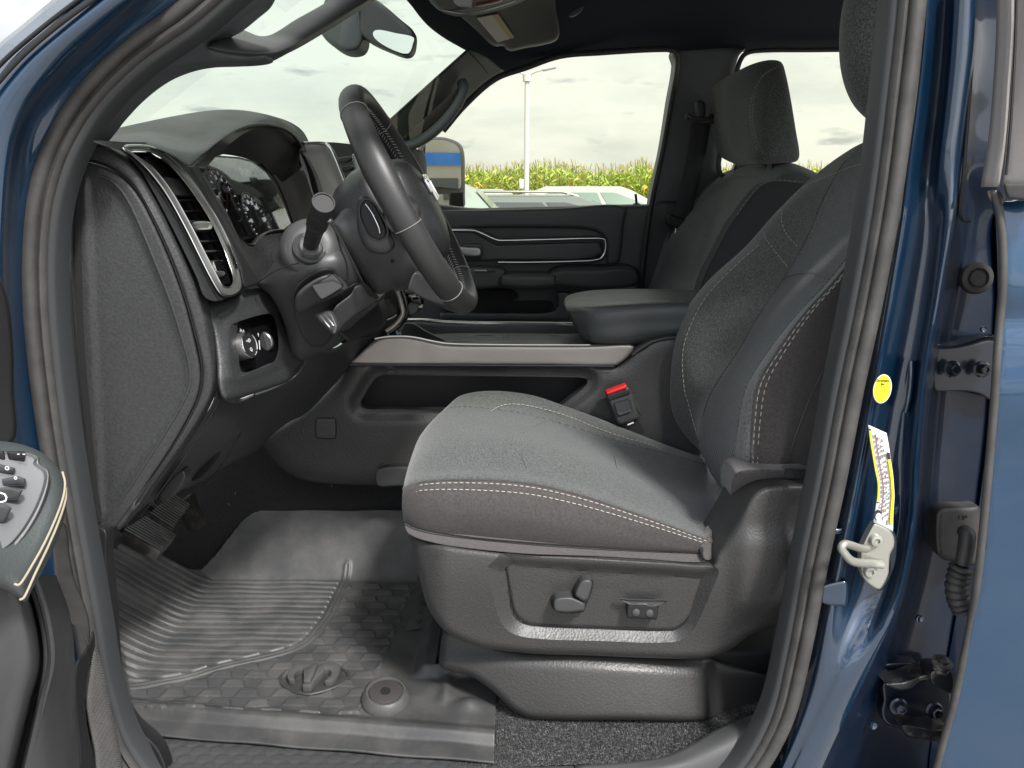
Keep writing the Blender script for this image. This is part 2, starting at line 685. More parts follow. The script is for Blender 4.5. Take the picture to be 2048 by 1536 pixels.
def material(name, col, rough=0.5, metal=0.0, col2=None, vscale=8, vdetail=4, bumps=(), coat=0, coat_rough=0.05,
             rvar=0.0, spec=0.5, sheen=0, vlo=0.35, vhi=0.65, emit=None, stretch=(1, 1, 1), flakes=0, aniso=0):
    m = bpy.data.materials.new(name)
    m.use_nodes = True
    n, l = nt(m)
    b = n['Principled BSDF']
    b.inputs['Base Color'].default_value = (*col, 1)
    b.inputs['Roughness'].default_value = rough
    b.inputs['Metallic'].default_value = metal
    b.inputs['Specular IOR Level'].default_value = spec
    b.inputs['Coat Weight'].default_value = coat
    if coat >= .9: b.inputs['Coat IOR'].default_value = 1.62 if name == 'blue_door_skin' else 1.85
    b.inputs['Coat Roughness'].default_value = coat_rough
    if sheen:
        b.inputs['Sheen Weight'].default_value = sheen
        b.inputs['Sheen Roughness'].default_value = 0.5
    t = n.new('ShaderNodeTexCoord')
    mpn = n.new('ShaderNodeMapping')
    mpn.inputs['Scale'].default_value = stretch
    l.new(t.outputs['Object'], mpn.inputs[0])
    if col2 is not None:
        z = n.new('ShaderNodeTexNoise')
        z.inputs['Scale'].default_value = vscale
        z.inputs['Detail'].default_value = vdetail
        z.inputs['Roughness'].default_value = 0.6
        l.new(mpn.outputs[0], z.inputs['Vector'])
        r_ = n.new('ShaderNodeValToRGB')
        r_.color_ramp.elements[0].position = vlo
        r_.color_ramp.elements[0].color = (*col, 1)
        r_.color_ramp.elements[1].position = vhi
        r_.color_ramp.elements[1].color = (*col2, 1)
        l.new(z.outputs['Fac'], r_.inputs[0])
        l.new(r_.outputs[0], b.inputs['Base Color'])
    if rvar:
        z = n.new('ShaderNodeTexNoise')
        z.inputs['Scale'].default_value = 14
        z.inputs['Detail'].default_value = 7
        l.new(t.outputs['Object'], z.inputs['Vector'])
        q = n.new('ShaderNodeMapRange')
        q.inputs['From Min'].default_value = 0.3
        q.inputs['From Max'].default_value = 0.7
        q.inputs['To Min'].default_value = rough - rvar
        q.inputs['To Max'].default_value = rough + rvar
        l.new(z.outputs['Fac'], q.inputs['Value'])
        l.new(q.outputs[0], b.inputs['Roughness'])
    prev = None
    for kind, scale, strength, dist in bumps:
        if kind == 'vor':
            z = n.new('ShaderNodeTexVoronoi')
            z.feature = 'SMOOTH_F1'
            z.inputs['Smoothness'].default_value = 0.6
            out = z.outputs['Distance']
        elif kind == 'wave':
            z = n.new('ShaderNodeTexWave')
            z.bands_direction = 'DIAGONAL'
            out = z.outputs['Fac']
        else:
            z = n.new('ShaderNodeTexNoise')
            z.inputs['Detail'].default_value = 5
            out = z.outputs['Fac']
        z.inputs['Scale'].default_value = scale
        l.new(mpn.outputs[0], z.inputs['Vector'])
        bp = n.new('ShaderNodeBump')
        bp.inputs['Strength'].default_value = strength
        bp.inputs['Distance'].default_value = dist
        l.new(out, bp.inputs['Height'])
        if prev:
            l.new(prev.outputs[0], bp.inputs['Normal'])
        prev = bp
    if prev:
        l.new(prev.outputs[0], b.inputs['Normal'])
    if emit:
        b.inputs['Emission Color'].default_value = (*emit[0], 1)
        b.inputs['Emission Strength'].default_value = emit[1]
    return m

def glass_mat(name, tint, gloss=0.08):
    m = bpy.data.materials.new(name)
    m.use_nodes = True
    n, l = nt(m)
    n.remove(n['Principled BSDF'])
    tr = n.new('ShaderNodeBsdfTransparent')
    tr.inputs[0].default_value = (*tint, 1)
    gl = n.new('ShaderNodeBsdfGlossy')
    gl.inputs['Roughness'].default_value = 0.02
    fr = n.new('ShaderNodeFresnel')
    fr.inputs['IOR'].default_value = 1.45
    mm = n.new('ShaderNodeMath')
    mm.operation = 'MULTIPLY'
    mm.inputs[1].default_value = gloss * 10
    l.new(fr.outputs[0], mm.inputs[0])
    x = n.new('ShaderNodeMixShader')
    l.new(mm.outputs[0], x.inputs[0])
    l.new(tr.outputs[0], x.inputs[1])
    l.new(gl.outputs[0], x.inputs[2])
    l.new(x.outputs[0], n['Material Output'].inputs[0])
    return m

GR = [('vor', 300, 0.5, 0.0006), ('noise', 30, 0.10, 0.002)]
M_leather = material('grained_dark_vinyl', (0.021, 0.022, 0.0235), 0.46, bumps=GR, rvar=0.05, col2=(0.033, 0.034, 0.035), vscale=260)
M_grain2 = material('coarse_grained_plastic', (0.038, 0.0375, 0.037), 0.45, bumps=[('vor', 270, 0.6, 0.0007), ('noise', 900, 0.12, 0.0003)], rvar=0.05, col2=(0.047, 0.046, 0.0455), vscale=300)
M_plast = material('fine_matt_plastic', (0.036, 0.037, 0.039), 0.45, bumps=[('noise', 420, 0.35, 0.0006)], rvar=0.06, col2=(0.046, 0.047, 0.049), vscale=9)
M_plast2 = material('satin_charcoal_plastic', (0.044, 0.045, 0.046), 0.46, bumps=[('noise', 500, 0.28, 0.0006)], rvar=0.05)
M_dark = material('black_plastic', (0.009, 0.009, 0.010), 0.62, bumps=[('noise', 700, 0.15, 0.0003)])
M_gloss = material('gloss_black', (0.006, 0.006, 0.007), 0.12, coat=0.5)
M_void = material('unlit_black', (0.004, 0.004, 0.004), 0.9)
M_rubber = material('door_seal_rubber', (0.038, 0.0365, 0.0355), 0.55, bumps=[('noise', 300, 0.35, 0.0006)], rvar=0.08, col2=(0.060, 0.058, 0.055), vscale=25)
M_rubber2 = material('black_rubber', (0.025, 0.025, 0.026), 0.5, bumps=[('noise', 400, 0.3, 0.0008)], rvar=0.08, col2=(0.045, 0.043, 0.041), vscale=40)
M_trimgrey = material('grey_pillar_trim', (0.062, 0.070, 0.076), 0.5, bumps=[('noise', 500, 0.25, 0.0006)])
M_doorp = material('glare_lifted_door_plastic', (0.058, 0.064, 0.065), 0.5, bumps=[('noise', 300, 0.3, 0.0006)])  # dash plastic on the far door, with glare put into its colour
M_trimfar = material('haze_lightened_pillar_trim', (0.105, 0.118, 0.118), 0.55, bumps=[('noise', 400, 0.25, 0.0006)])  # far pillar's copy of the grey trim, window haze mixed into the colour
M_sealtrim = material('dark_seal_trim', (0.034, 0.036, 0.038), 0.45, bumps=[('noise', 500, 0.25, 0.0006)])
M_head = material('dark_headliner_cloth', (0.016, 0.020, 0.028), 1.0, bumps=[('noise', 500, 0.5, 0.0008)], spec=0.15, col2=(0.023, 0.028, 0.038), vscale=300)
M_fab = material('heather_grey_cloth', (0.024, 0.029, 0.029), 0.95, col2=(0.094, 0.103, 0.098), vscale=390, vdetail=2, vlo=0.36, vhi=0.64,
                 bumps=[('noise', 350, 0.7, 0.0016)], sheen=0.25)
M_fab2 = material('warm_heather_cloth', (0.040, 0.044, 0.042), 0.95, col2=(0.120, 0.126, 0.116), vscale=390, vdetail=2, vlo=0.34, vhi=0.66,
                  bumps=[('noise', 330, 0.7, 0.0016)], sheen=0.25)
M_fabside = material('brown_black_twill', (0.036, 0.032, 0.031), 0.9, col2=(0.062, 0.056, 0.054), vscale=260,
                     bumps=[('wave', 260, 0.5, 0.0008), ('noise', 9, 0.35, 0.010)], sheen=0.25)
M_rib = material('ribbed_grey_cloth', (0.046, 0.053, 0.053), 0.95, col2=(0.105, 0.116, 0.113), vscale=220,
                 bumps=[('wave', 60, 1.0, 0.0020), ('noise', 350, 0.4, 0.0010)], sheen=0.2)
M_edge = material('light_woven_cloth', (0.060, 0.064, 0.062), 0.9, col2=(0.15, 0.155, 0.15), vscale=260,
                  bumps=[('noise', 350, 0.6, 0.0014)], sheen=0.25)
M_lid = material('armrest_vinyl', (0.056, 0.064, 0.065), 0.42, bumps=[('vor', 420, 0.5, 0.0005)], rvar=0.05)
M_thread = material('pale_thread', (0.40, 0.375, 0.33), 0.8)
M_thread2 = material('grey_thread', (0.20, 0.20, 0.19), 0.7)
M_threadY = material('tan_thick_thread', (0.30, 0.26, 0.19), 0.7, bumps=[('noise', 900, 0.5, 0.0008)])
M_carpet = material('black_carpet', (0.006, 0.006, 0.007), 1.0, col2=(0.022, 0.022, 0.024), vscale=420, vdetail=4, vlo=0.42, vhi=0.7,
                    bumps=[('noise', 420, 1.0, 0.004)], sheen=0.2)
M_carpet2 = material('worn_grey_carpet', (0.012, 0.012, 0.013), 1.0, col2=(0.036, 0.036, 0.037), vscale=300, vdetail=4, vlo=0.40, vhi=0.72,
                     bumps=[('noise', 300, 1.0, 0.005)], sheen=0.3)
M_mat = material('dusty_black_rubber_mat', (0.040, 0.041, 0.042), 0.50, col2=(0.088, 0.086, 0.081), vscale=13, vdetail=12, vlo=0.42, vhi=0.78,
                 bumps=[('noise', 240, 0.25, 0.0010)], rvar=0.12)
M_silver = material('satin_silver', (0.56, 0.56, 0.55), 0.28, 1.0, bumps=[('noise', 1500, 0.1, 0.0002)])
M_silver2 = material('dark_satin_metal', (0.30, 0.30, 0.30), 0.36, 0.9)
M_taupe = material('brushed_taupe_trim', (0.34, 0.32, 0.30), 0.34, 0.55, bumps=[('noise', 1100, 0.2, 0.0003)], rvar=0.06, col2=(0.31, 0.29, 0.27), vscale=6)
M_chrome = material('chrome', (0.8, 0.8, 0.8), 0.08, 1.0)
M_white = material('white_print', (0.75, 0.75, 0.74), 0.5)
M_lit = material('lit_gauge_print', (0.7, 0.7, 0.7), 0.5, emit=((.9, .95, 1.0), .45))
M_greyprint = material('grey_print', (0.35, 0.35, 0.35), 0.5)
M_black = material('black_print', (0.02, 0.02, 0.02), 0.5)
M_yellow = material('yellow_print', (0.78, 0.66, 0.02), 0.45)
M_red = material('red_button', (0.65, 0.02, 0.02), 0.35)
M_redp = material('dull_red_print', (0.35, 0.05, 0.05), 0.5)
M_paint = material('dark_blue_metallic_paint', (0.004, 0.032, 0.078), 0.36, 0.45, coat=1.0, coat_rough=0.03, rvar=0.04,
                   bumps=[('noise', 260, 0.05, 0.0004)], col2=(0.005, 0.040, 0.095), vscale=500)
M_paintd = material('dusty_blue_paint', (0.003, 0.024, 0.060), 0.38, 0.45, coat=0.9, coat_rough=0.06, rvar=0.10,
                    bumps=[('noise', 260, 0.06, 0.0004)], col2=(0.016, 0.034, 0.062), vscale=30, vdetail=12, vlo=0.55, vhi=0.85)
M_recess = material('shaded_inner_blue_paint', (0.0012, 0.0075, 0.022), 0.45, 0.2, spec=0.25, coat=0.4, coat_rough=0.06, rvar=0.1, col2=(0.006, 0.011, 0.021), vscale=22, vdetail=12, vlo=.5, vhi=.85)  # darker copy of the body paint; the recess's shade is in the colour
M_door = material('blue_door_skin', (0.004, 0.040, 0.100), 0.30, 0.35, coat=1.0, coat_rough=0.03, bumps=[('noise', 120, 0.04, 0.0006)], col2=(0.005, 0.047, 0.112), vscale=500)
M_zinc = material('pale_zinc', (0.36, 0.36, 0.32), 0.36, 0.5, bumps=[('noise', 500, 0.2, 0.0005)])
M_steel = material('dirty_steel', (0.035, 0.037, 0.042), 0.40, 0.7, col2=(0.22, 0.20, 0.17), vscale=45, vdetail=8, vlo=.50, vhi=.68, bumps=[('noise', 300, 0.4, 0.001)])
M_bolt = material('dark_blue_bolt', (0.005, 0.010, 0.020), 0.35, 0.3, coat=0.5)
M_mirror = material('mirror_glass', (0.86, 0.88, 0.86), 0.015, 1.0)
M_glass = glass_mat('tinted_window_glass', (0.93, 0.94, 0.80), 0.04)
M_glassw = glass_mat('windshield_glass', (0.85, 0.92, 0.80), 0.04)
M_cglass = glass_mat('gauge_lens', (0.95, 0.95, 0.95), 0.06)
# ================================================================== SETTING
M_asph = material('worn_asphalt', (0.07, 0.07, 0.068), 0.85, col2=(0.13, 0.125, 0.12), vscale=3, bumps=[('noise', 60, 0.4, 0.01)])
M_soil = material('field_soil', (0.10, 0.075, 0.05), 0.95, col2=(0.16, 0.12, 0.08), vscale=1)
M_conc = material('light_concrete', (0.24, 0.235, 0.225), 0.85, col2=(0.31, 0.30, 0.285), vscale=2, bumps=[('noise', 40, 0.3, 0.01)])
g = link('ground', [(-900, -900, -0.004), (900, -900, -0.004), (900, 900, -0.004), (-900, 900, -0.004)], [(0, 1, 2, 3)], M_soil)
tag(g, kind='structure')
g = link('parking_lot', [(-60, -60, 0), (60, -60, 0), (60, 30, 0), (-60, 30, 0)], [(0, 1, 2, 3)], M_conc)
tag(g, kind='structure')

# corn: a standing field, thousands of plants
M_corn = bpy.data.materials.new('corn_leaf')
M_corn.use_nodes = True
n, l = nt(M_corn)
b = n['Principled BSDF']
b.inputs['Roughness'].default_value = 0.5
at = n.new('ShaderNodeVertexColor'); at.layer_name = 'Col'
l.new(at.outputs['Color'], b.inputs['Base Color'])
tr = n.new('ShaderNodeBsdfTranslucent')
l.new(at.outputs['Color'], tr.inputs[0])
ms = n.new('ShaderNodeMixShader'); ms.inputs[0].default_value = 0.35
l.new(b.outputs[0], ms.inputs[1]); l.new(tr.outputs[0], ms.inputs[2]); l.new(ms.outputs[0], n['Material Output'].inputs[0])

def corn_field():
    rnd = random.Random(3)
    vs, fs, cs = [], [], []
    def quad(a, b_, c, d, col):
        o = len(vs)
        vs.extend((a, b_, c, d)); fs.append((o, o + 1, o + 2, o + 3)); cs.extend([col] * 4)
    for row in range(7):
        y = 32 + row * 0.75
        x = -14.0
        while x < 24:
            x += rnd.uniform(0.14, 0.26)
            px, py = x, y + rnd.uniform(-.1, .1)
            H = rnd.uniform(2.0, 2.4) + .12 * math.sin(x * 1.3) + .08 * math.sin(x * 3.7 + row)
            w = 0.018
            quad((px - w, py, 0), (px + w, py, 0), (px + w, py, H), (px - w, py, H), (0.22, 0.26, 0.06))
            nl = 12 if row < 3 else 8
            for k in range(nl):
                z = 0.25 + (H - 0.35) * k / nl + rnd.uniform(-.06, .06)
                a = rnd.choice((0, math.pi)) + rnd.uniform(-1.0, 1.0)
                L = rnd.uniform(0.35, 0.6)
                dx, dy = math.cos(a), math.sin(a)
                t = z / H
                dry = rnd.random() < (0.55 - 0.55 * t)
                if dry:
                    c = (rnd.uniform(.60, .80), rnd.uniform(.46, .58), rnd.uniform(.08, .16))
                else:
                    gq = rnd.uniform(0.75, 1.3)
                    c = (0.34 * gq, 0.44 * gq, 0.07 * gq)
                pp = [(px, py, z), (px + dx * L * .45, py + dy * L * .45, z + 0.20), (px + dx * L * .85, py + dy * L * .85, z + .10), (px + dx * L, py + dy * L, z - .12)]
                ww = [0.03, 0.045, 0.03, 0.004]
                for q in range(3):
                    p0, p1 = pp[q], pp[q + 1]
                    w0, w1 = ww[q], ww[q + 1]
                    quad((p0[0] - dy * w0, p0[1] + dx * w0, p0[2] - w0 * .6), (p0[0] + dy * w0, p0[1] - dx * w0, p0[2] + w0 * .6),
                         (p1[0] + dy * w1, p1[1] - dx * w1, p1[2] + w1 * .6), (p1[0] - dy * w1, p1[1] + dx * w1, p1[2] - w1 * .6), c)
            for k in range(4):     # tassel
                a = rnd.uniform(0, 6.28); e = rnd.uniform(0.03, .12)
                quad((px, py, H - .03), (px + .012, py, H - .03), (px + math.cos(a) * e + .010, py, H + rnd.uniform(.16, .3)), (px + math.cos(a) * e, py, H + .2), (0.42, 0.36, 0.12))
    o = link('corn_field', vs, fs, M_corn, None, False)
    ca = o.data.color_attributes.new('Col', 'FLOAT_COLOR', 'POINT')
    ca.data.foreach_set('color', np.array([(*c, 1) for c in cs], 'f').ravel())
    tag(o, 'tall green corn field turning yellow near its base behind the parked cars', 'corn field', kind='stuff')
corn_field()

# light pole
def light_pole():
    x, Y = P(1053, 380, 25).x, 25
    t = thing('light_pole', 'tall pale grey light pole standing before the corn field', 'light pole', (x, Y, 0))
    top = P(1053, 156, Y).z
    M_pole = material('pale_painted_steel', (0.55, 0.55, 0.53), 0.5)
    vs, fs = tube_geo([Vector((x, Y, 0)), Vector((x, Y, top * .5)), Vector((x, Y, top))], [0.085, 0.078, 0.07], 16)
    link('pole', vs, fs, M_pole, t)
    lathe('collar', Vector((x, Y, top - .1)), Vector((0, 0, 1)), [(.13, 0), (.13, .22), (.09, .24)], M_pole, t)
    for s in (-1, 1):
        vs, fs = tube_geo([Vector((x, Y, top + .05)), Vector((x + s * .25, Y - .1, top + .16)), Vector((x + s * .5, Y - .2, top + .22))], 0.028, 8)
        link('arm', vs, fs, M_pole, t)
        lamp = box('lamp_head', Vector((x + s * .66, Y - .24, top + .24)), .42, .28, .08, M_pole, t, Matrix.Rotation(R(-12 * s), 3, 'Y'), .03)
    box('conduit_box', Vector((x - .16, Y - .02, P(1053, 368, Y).z)), .14, .12, .3, M_pole, t, None, .02)
light_pole()

# ---------------------------------------------------------------- parked cars
M_tyre = material('tyre', (0.02, 0.02, 0.02), 0.8)
M_rim = material('wheel_alloy', (0.5, 0.5, 0.5), 0.35, 0.8)
M_cwin = material('dark_car_glass', (0.05, 0.06, 0.065), 0.05, coat=0.6)
M_cwin2 = material('green_car_glass', (0.10, 0.17, 0.15), 0.2, coat=0.6)

def car(name, label, cat, loc, L, H, body_m, win_m, cab, tall=0.62, roofrail=False):
    """cab = x fractions: windscreen base, roof front, roof back, rear base (front of the car at +X)"""
    t = thing(name, label, cat, loc, 'cars parked in front of the corn field')
    x0, y0 = loc[0], loc[1]
    Wd = 1.8
    hb = H * tall
    def X(f): return x0 + L * f
    def Q(f, z, y=0.0): return Vector((X(f), y0 + y, z))
    b_ = [Q(-.5, .42), Q(-.5, hb * .80), Q(-.47, hb * .97), Q(cab[3], hb), Q(cab[0], hb), Q(.40, hb * .90), Q(.48, hb * .74), Q(.5, .5), Q(.49, .24), Q(-.48, .24)]
    prism('body', b_, Vector((0, Wd, 0)), body_m, t, 0.05)
    # greenhouse: pillars and roof, narrower at the top
    def ring(z, fr, ins):
        return [Vector((X(fr[0]), y0 + ins, z)), Vector((X(fr[1]), y0 + ins, z)), Vector((X(fr[1]), y0 + Wd - ins, z)), Vector((X(fr[0]), y0 + Wd - ins, z))]
    lo = ring(hb - .02, (cab[3], cab[0]), .06)
    mid = ring(H - .09, (cab[2] - .015, cab[1] + .015), .22)
    hi = ring(H - .015, (cab[2] + .03, cab[1] - .03), .32)
    vs = lo + mid + hi
    fs = []
    for k in range(2):
        for i in range(4):
            j = (i + 1) % 4
            fs.append((k * 4 + i, k * 4 + j, k * 4 + 4 + j, k * 4 + 4 + i))
    fs.append((8, 9, 10, 11))
    gh = link('cabin', vs, fs, body_m, t, True, 60)
    md = gh.modifiers.new('bevel', 'BEVEL'); md.width = .035; md.segments = 3
    # side windows a few mm proud of the cabin side
    a0, a1, c0, c1 = lo[0], lo[1], mid[0], mid[1]
    nn = ((a1 - a0).cross(c0 - a0)).normalized()
    if nn.y > 0: nn = -nn
    def S_(u, v): return a0.lerp(a1, u).lerp(c0.lerp(c1, u), v) + nn * .006
    for u0, u1, s0, s1 in ((.06, .30, .10, .03), (.33, .62, 0, 0), (.65, .93, 0, -.14)):
        prism('window', [S_(u0, .10), S_(u1, .10), S_(u1 + s1, .84), S_(u0 + s0, .84)], nn * .004, win_m, t)
    f0, f1, g0, g1 = lo[1], lo[2], mid[1], mid[2]
    nf = Vector((1, 0, .8)).normalized()
    prism('windshield', [f0.lerp(f1, .07).lerp(g0.lerp(g1, .07), .08) + nf * .01, f0.lerp(f1, .93).lerp(g0.lerp(g1, .93), .08) + nf * .01,
                         f0.lerp(f1, .9).lerp(g0.lerp(g1, .9), .93) + nf * .01, f0.lerp(f1, .1).lerp(g0.lerp(g1, .1), .93) + nf * .01], nf * .004, win_m, t)
    for f_ in (-.31, .33):
        for yy in (0.0, Wd - .2):
            w_ = lathe('wheel', Vector((X(f_), y0 + yy - .01, .34)), Vector((0, 1, 0)), [(.22, 0), (.33, .01), (.34, .05), (.34, .18), (.30, .21)], M_tyre, t)
            lathe('rim', Vector((X(f_), y0 + yy - .02, .34)), Vector((0, 1, 0)), [(.05, 0), (.21, .005), (.215, .03)], M_rim, w_)
    for s in (.12, Wd - .42):
        box('headlight', Q(.475, hb * .74, s + .15), .16, .3, .14, M_glassy, t, None, .03)
        box('tail_light', Q(-.49, hb * .80, s + .15), .08, .2, .26, M_redl, t, None, .02)
    for k in (0, 1):
        box('door_handle', Q(-.08 + .22 * k, hb * .86, -.012), .18, .03, .03, body_m, t, None, .01)
    if roofrail:
        for yy in (.34, Wd - .34):
            vs, fs = tube_geo([Q(cab[2] + .02, H - .02, yy), Q(cab[2] + .06, H + .035, yy), Q(cab[1] - .07, H + .035, yy), Q(cab[1] - .02, H - .03, yy)], .016, 8)
            link('roof_rail', vs, fs, M_silver2, t)
    return t

M_glassy = material('lamp_lens', (0.7, 0.7, 0.7), 0.1)
M_redl = material('red_lens', (0.4, 0.02, 0.02), 0.15)
M_cgrey = material('silver_grey_car_paint', (0.10, 0.12, 0.122), 0.35, 0.2, coat=1)
M_cwhite = material('white_car_paint', (0.30, 0.32, 0.30), 0.4, coat=1)
M_cmint = material('pale_green_car_paint', (0.20, 0.26, 0.24), 0.4, coat=1)
zg = P(1130, 388, 12.6).z
car('parked_car', 'silver grey wagon with roof rails parked lengthways in the middle', 'car', (P(1110, 400, 12).x, 12, 0), 4.7, zg, M_cgrey, M_cwin, (.24, .10, -.30, -.40), .80, True)
car('parked_car', 'pale green car nearest to the truck, its sloping windshield beside the door mirror', 'car', (-1.30, 6.4, 0), 4.6, P(930, 356, 6.8).z, M_cmint, M_cwin2, (.272, .195, -.22, -.40), .78)
car('parked_car', 'white car seen over the wagon roof just left of the light pole', 'car', (P(985, 380, 19).x, 18, 0), 4.5, P(1000, 377, 18.4).z, M_cwhite, M_cwin, (.24, .08, -.24, -.40), .72)
car('parked_car', 'white high roofed car at the right end, under the window corner', 'car', (P(1300, 380, 11.5).x, 16, 0), 4.7, P(1260, 371, 16.4).z, M_cwhite, M_cwin2, (.22, .08, -.30, -.44), .76)

# the low building that the door mirror shows
t = thing('dealership_building', 'long beige building with a bright blue band, seen in the door mirror', 'building', (34, 12, 0))
M_beige = material('beige_render', (0.42, 0.39, 0.33), 0.8, col2=(0.47, 0.44, 0.38), vscale=1)
M_blueband = material('bright_blue_fascia', (0.03, 0.20, 0.62), 0.4)
box('wall', Vector((34, 12, 2.6)), 6, 34, 5.2, M_beige, t)
box('fascia_band', Vector((30.95, 12, 2.85)), .1, 34.1, .50, M_blueband, t)
for k in range(4):
    box('window', Vector((30.97, 0 + k * 8, 1.2)), .06, 3.2, 1.7, M_cwin, t)
# ================================================================== TRUCK BODY (everything fixed to the cab shell)
TB = thing('truck_body', 'dark blue crew cab pickup body around the open driver doorway', 'pickup truck', (0, 1.0, 0.0))

# --- front pillar bands left of the door opening
rowsA = [
 [(130,-22,.99),(215,-22,.93),(290,-22,.935),(330,-22,.97),(398,-22,.995),(430,-22,1.03)],
 [(50,45,.99),(112,58,.93),(190,55,.935),(228,62,.97),(292,60,.995),(330,62,1.03)],
 [(-20,105,.99),(30,132,.93),(97,140,.935),(134,150,.97),(196,142,.995),(235,150,1.03)],
 [(-80,200,.99),(-40,232,.93),(30,240,.935),(62,250,.97),(114,250,.995),(150,258,1.03)],
 [(-120,350,.99),(-84,370,.93),(6,375,.935),(30,377,.97),(66,372,.995),(100,376,1.03)],
 [(-140,600,.99),(-104,600,.93),(-2,600,.935),(22,600,.965),(50,600,.995),(85,602,1.03)],
 [(-140,900,.99),(-104,900,.93),(16,900,.935),(46,900,.965),(80,900,.995),(112,900,1.03)],
 [(-140,1200,.99),(-64,1200,.93),(66,1200,.935),(100,1200,.965),(138,1200,.995),(170,1200,1.03)],
 [(-120,1420,.99),(-30,1420,.93),(90,1420,.935),(140,1420,.965),(180,1420,.995),(220,1420,1.03)]]
surf('front_pillar', rowsA, M_paint, TB, n=8, m=6, flip=True, thick=.004)
tube('pillar_gasket', [(212,-20,.925),(110,54,.922),(22,134,.922),(-45,225,.922),(-90,360,.922)], (.004,.003), M_dark, TB)
tube('pillar_gasket', [(186,-22,.94),(84,56,.94),(-8,138,.94),(-70,225,.94)], (.0025,.0025), M_dark, TB)

# --- door seal: bulb and inner lip, one closed loop round the opening
sealc = [(600,-150,1.0),(468,-60,1.0),(368,25,1.0),(262,100,1.0),(176,186,1.0),(118,280,1.0),(84,380,1.0),(70,490,1.0),(72,620,1.0),(88,780,1.0),(112,940,1.0),
         (140,1100,1.0),(166,1240,1.0),(192,1380,1.0),(240,1510,1.0),(330,1600,1.0),(600,1650,.99),(1000,1660,.99),(1330,1640,.99),(1480,1570,.99),(1560,1450,1.0),(1600,1300,1.0),(1632,1130,1.0),
         (1668,960,1.0),(1702,780,1.0),(1740,600,1.0),(1776,400,1.0),(1802,200,1.0),(1824,0,1.0),(1830,-120,1.0),(1760,-220,1.02),(1200,-240,1.02)]
sl_prof = [(-.0165,.004),(-.0160,-.004),(-.011,-.0105),(-.004,-.0135),(.001,-.0125),(.0045,-.0085),(.0058,-.005),(.0075,-.006),(.010,-.0105),(.0135,-.0125),(.017,-.0095),(.0185,-.004),(.018,.004),(.0,.006)]
def seal(name, pts, prof, mat, per=7):
    w = [P(*q) for q in crom(pts, per, True)]
    # profile u axis points into the opening, v axis toward the viewer is negative Y
    n_ = len(w)
    c_ = sum(w, Vector()) / n_
    vs, fs = [], []
    s = len(prof)
    for i in range(n_):
        T = (w[(i + 1) % n_] - w[i - 1]).normalized()
        Yv = Vector((0, 1, 0))
        U = T.cross(Yv).normalized()
        if U.dot(c_ - w[i]) < 0: U = -U
        for u, v in prof:
            vs.append(w[i] + U * u + Yv * v)
    for i in range(n_):
        j = (i + 1) % n_
        for k in range(s):
            q = (k + 1) % s
            fs.append((i * s + k, j * s + k, j * s + q, i * s + q))
    return link(name, vs, fs, mat, TB, True, 70)
seal('door_seal', sealc, sl_prof, M_rubber)
# the smooth plastic lip inside the seal
seal('seal_trim', sealc, [(.015,.0),(.0165,-.004),(.021,-.004),(.0265,.002),(.028,.03),(.024,.03),(.019,.006)], M_sealtrim)

# --- rear (B) pillar, painted, right of the seal
def lerp(a, b, t): return a + (b - a) * t
rowsB = []
#        y     seal edge  fractions of the bands...                      gap edge
BB = [(-30, 1856, 2010), (100, 1846, 2006), (220, 1832, 1998), (340, 1814, 1992), (440, 1800, 1998), (600, 1770, 2010), (750, 1742, 2004), (900, 1712, 1990), (1050, 1682, 1968), (1200, 1652, 1940), (1330, 1624, 1916), (1450, 1590, 1896), (1580, 1540, 1880)]
FR = {-30:(0,.10,.30,.42,.66,.78,1), 100:(0,.10,.30,.42,.66,.78,1), 220:(0,.10,.30,.42,.62,.76,1), 340:(0,.10,.30,.42,.60,.74,1), 440:(0,.10,.28,.40,.56,.70,1), 600:(0,.10,.25,.38,.48,.62,1),
      750:(0,.10,.22,.36,.45,.56,1), 900:(0,.10,.22,.38,.48,.58,1), 1050:(0,.10,.22,.44,.54,.62,1), 1200:(0,.10,.22,.42,.53,.62,1), 1330:(0,.10,.22,.30,.44,.58,1), 1450:(0,.08,.14,.20,.34,.55,1), 1580:(0,.05,.1,.14,.28,.5,1)}
YY = (1.035, .995, 1.03, 1.022, .992, 1.075, 1.11)
for y, a, b_ in BB:
    fr = FR[y]
    Yr = list(YY)
    a -= 16
    if y < 420: Yr = [1.035, .998, 1.040, 1.005, .998, 1.030, 1.06]
    if y >= 1330: Yr = [1.03, 1.0, .995, .988, .995, 1.065, 1.11]
    rowsB.append([(lerp(a, b_, f_), y, q) for f_, q in zip(fr, Yr)])
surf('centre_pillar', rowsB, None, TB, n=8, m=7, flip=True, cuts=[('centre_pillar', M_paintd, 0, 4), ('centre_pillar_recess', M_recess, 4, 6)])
# pressed groove in the upper pillar
tube('pressed_groove', [(1952,-30,1.004),(1944,120,1.004),(1934,260,1.004),(1926,360,1.004),(1919,425,1.012),(1926,440,1.02),(1940,442,1.025)], (.0022,.0022), M_dark, TB)
tube('pressed_bead', [(1823,722,1.02),(1822,760,1.016),(1818,795,1.015),(1812,822,1.02)], (.006,.004), M_paintd, TB)
tube('panel_seam', [(1694,1040,1.018),(1690,1100,1.016),(1682,1180,1.01),(1668,1260,1.004),(1648,1330,1.0),(1626,1400,1.0),(1604,1480,1.0),(1585,1540,1.0)], (.0012,.0012), M_paint, TB)
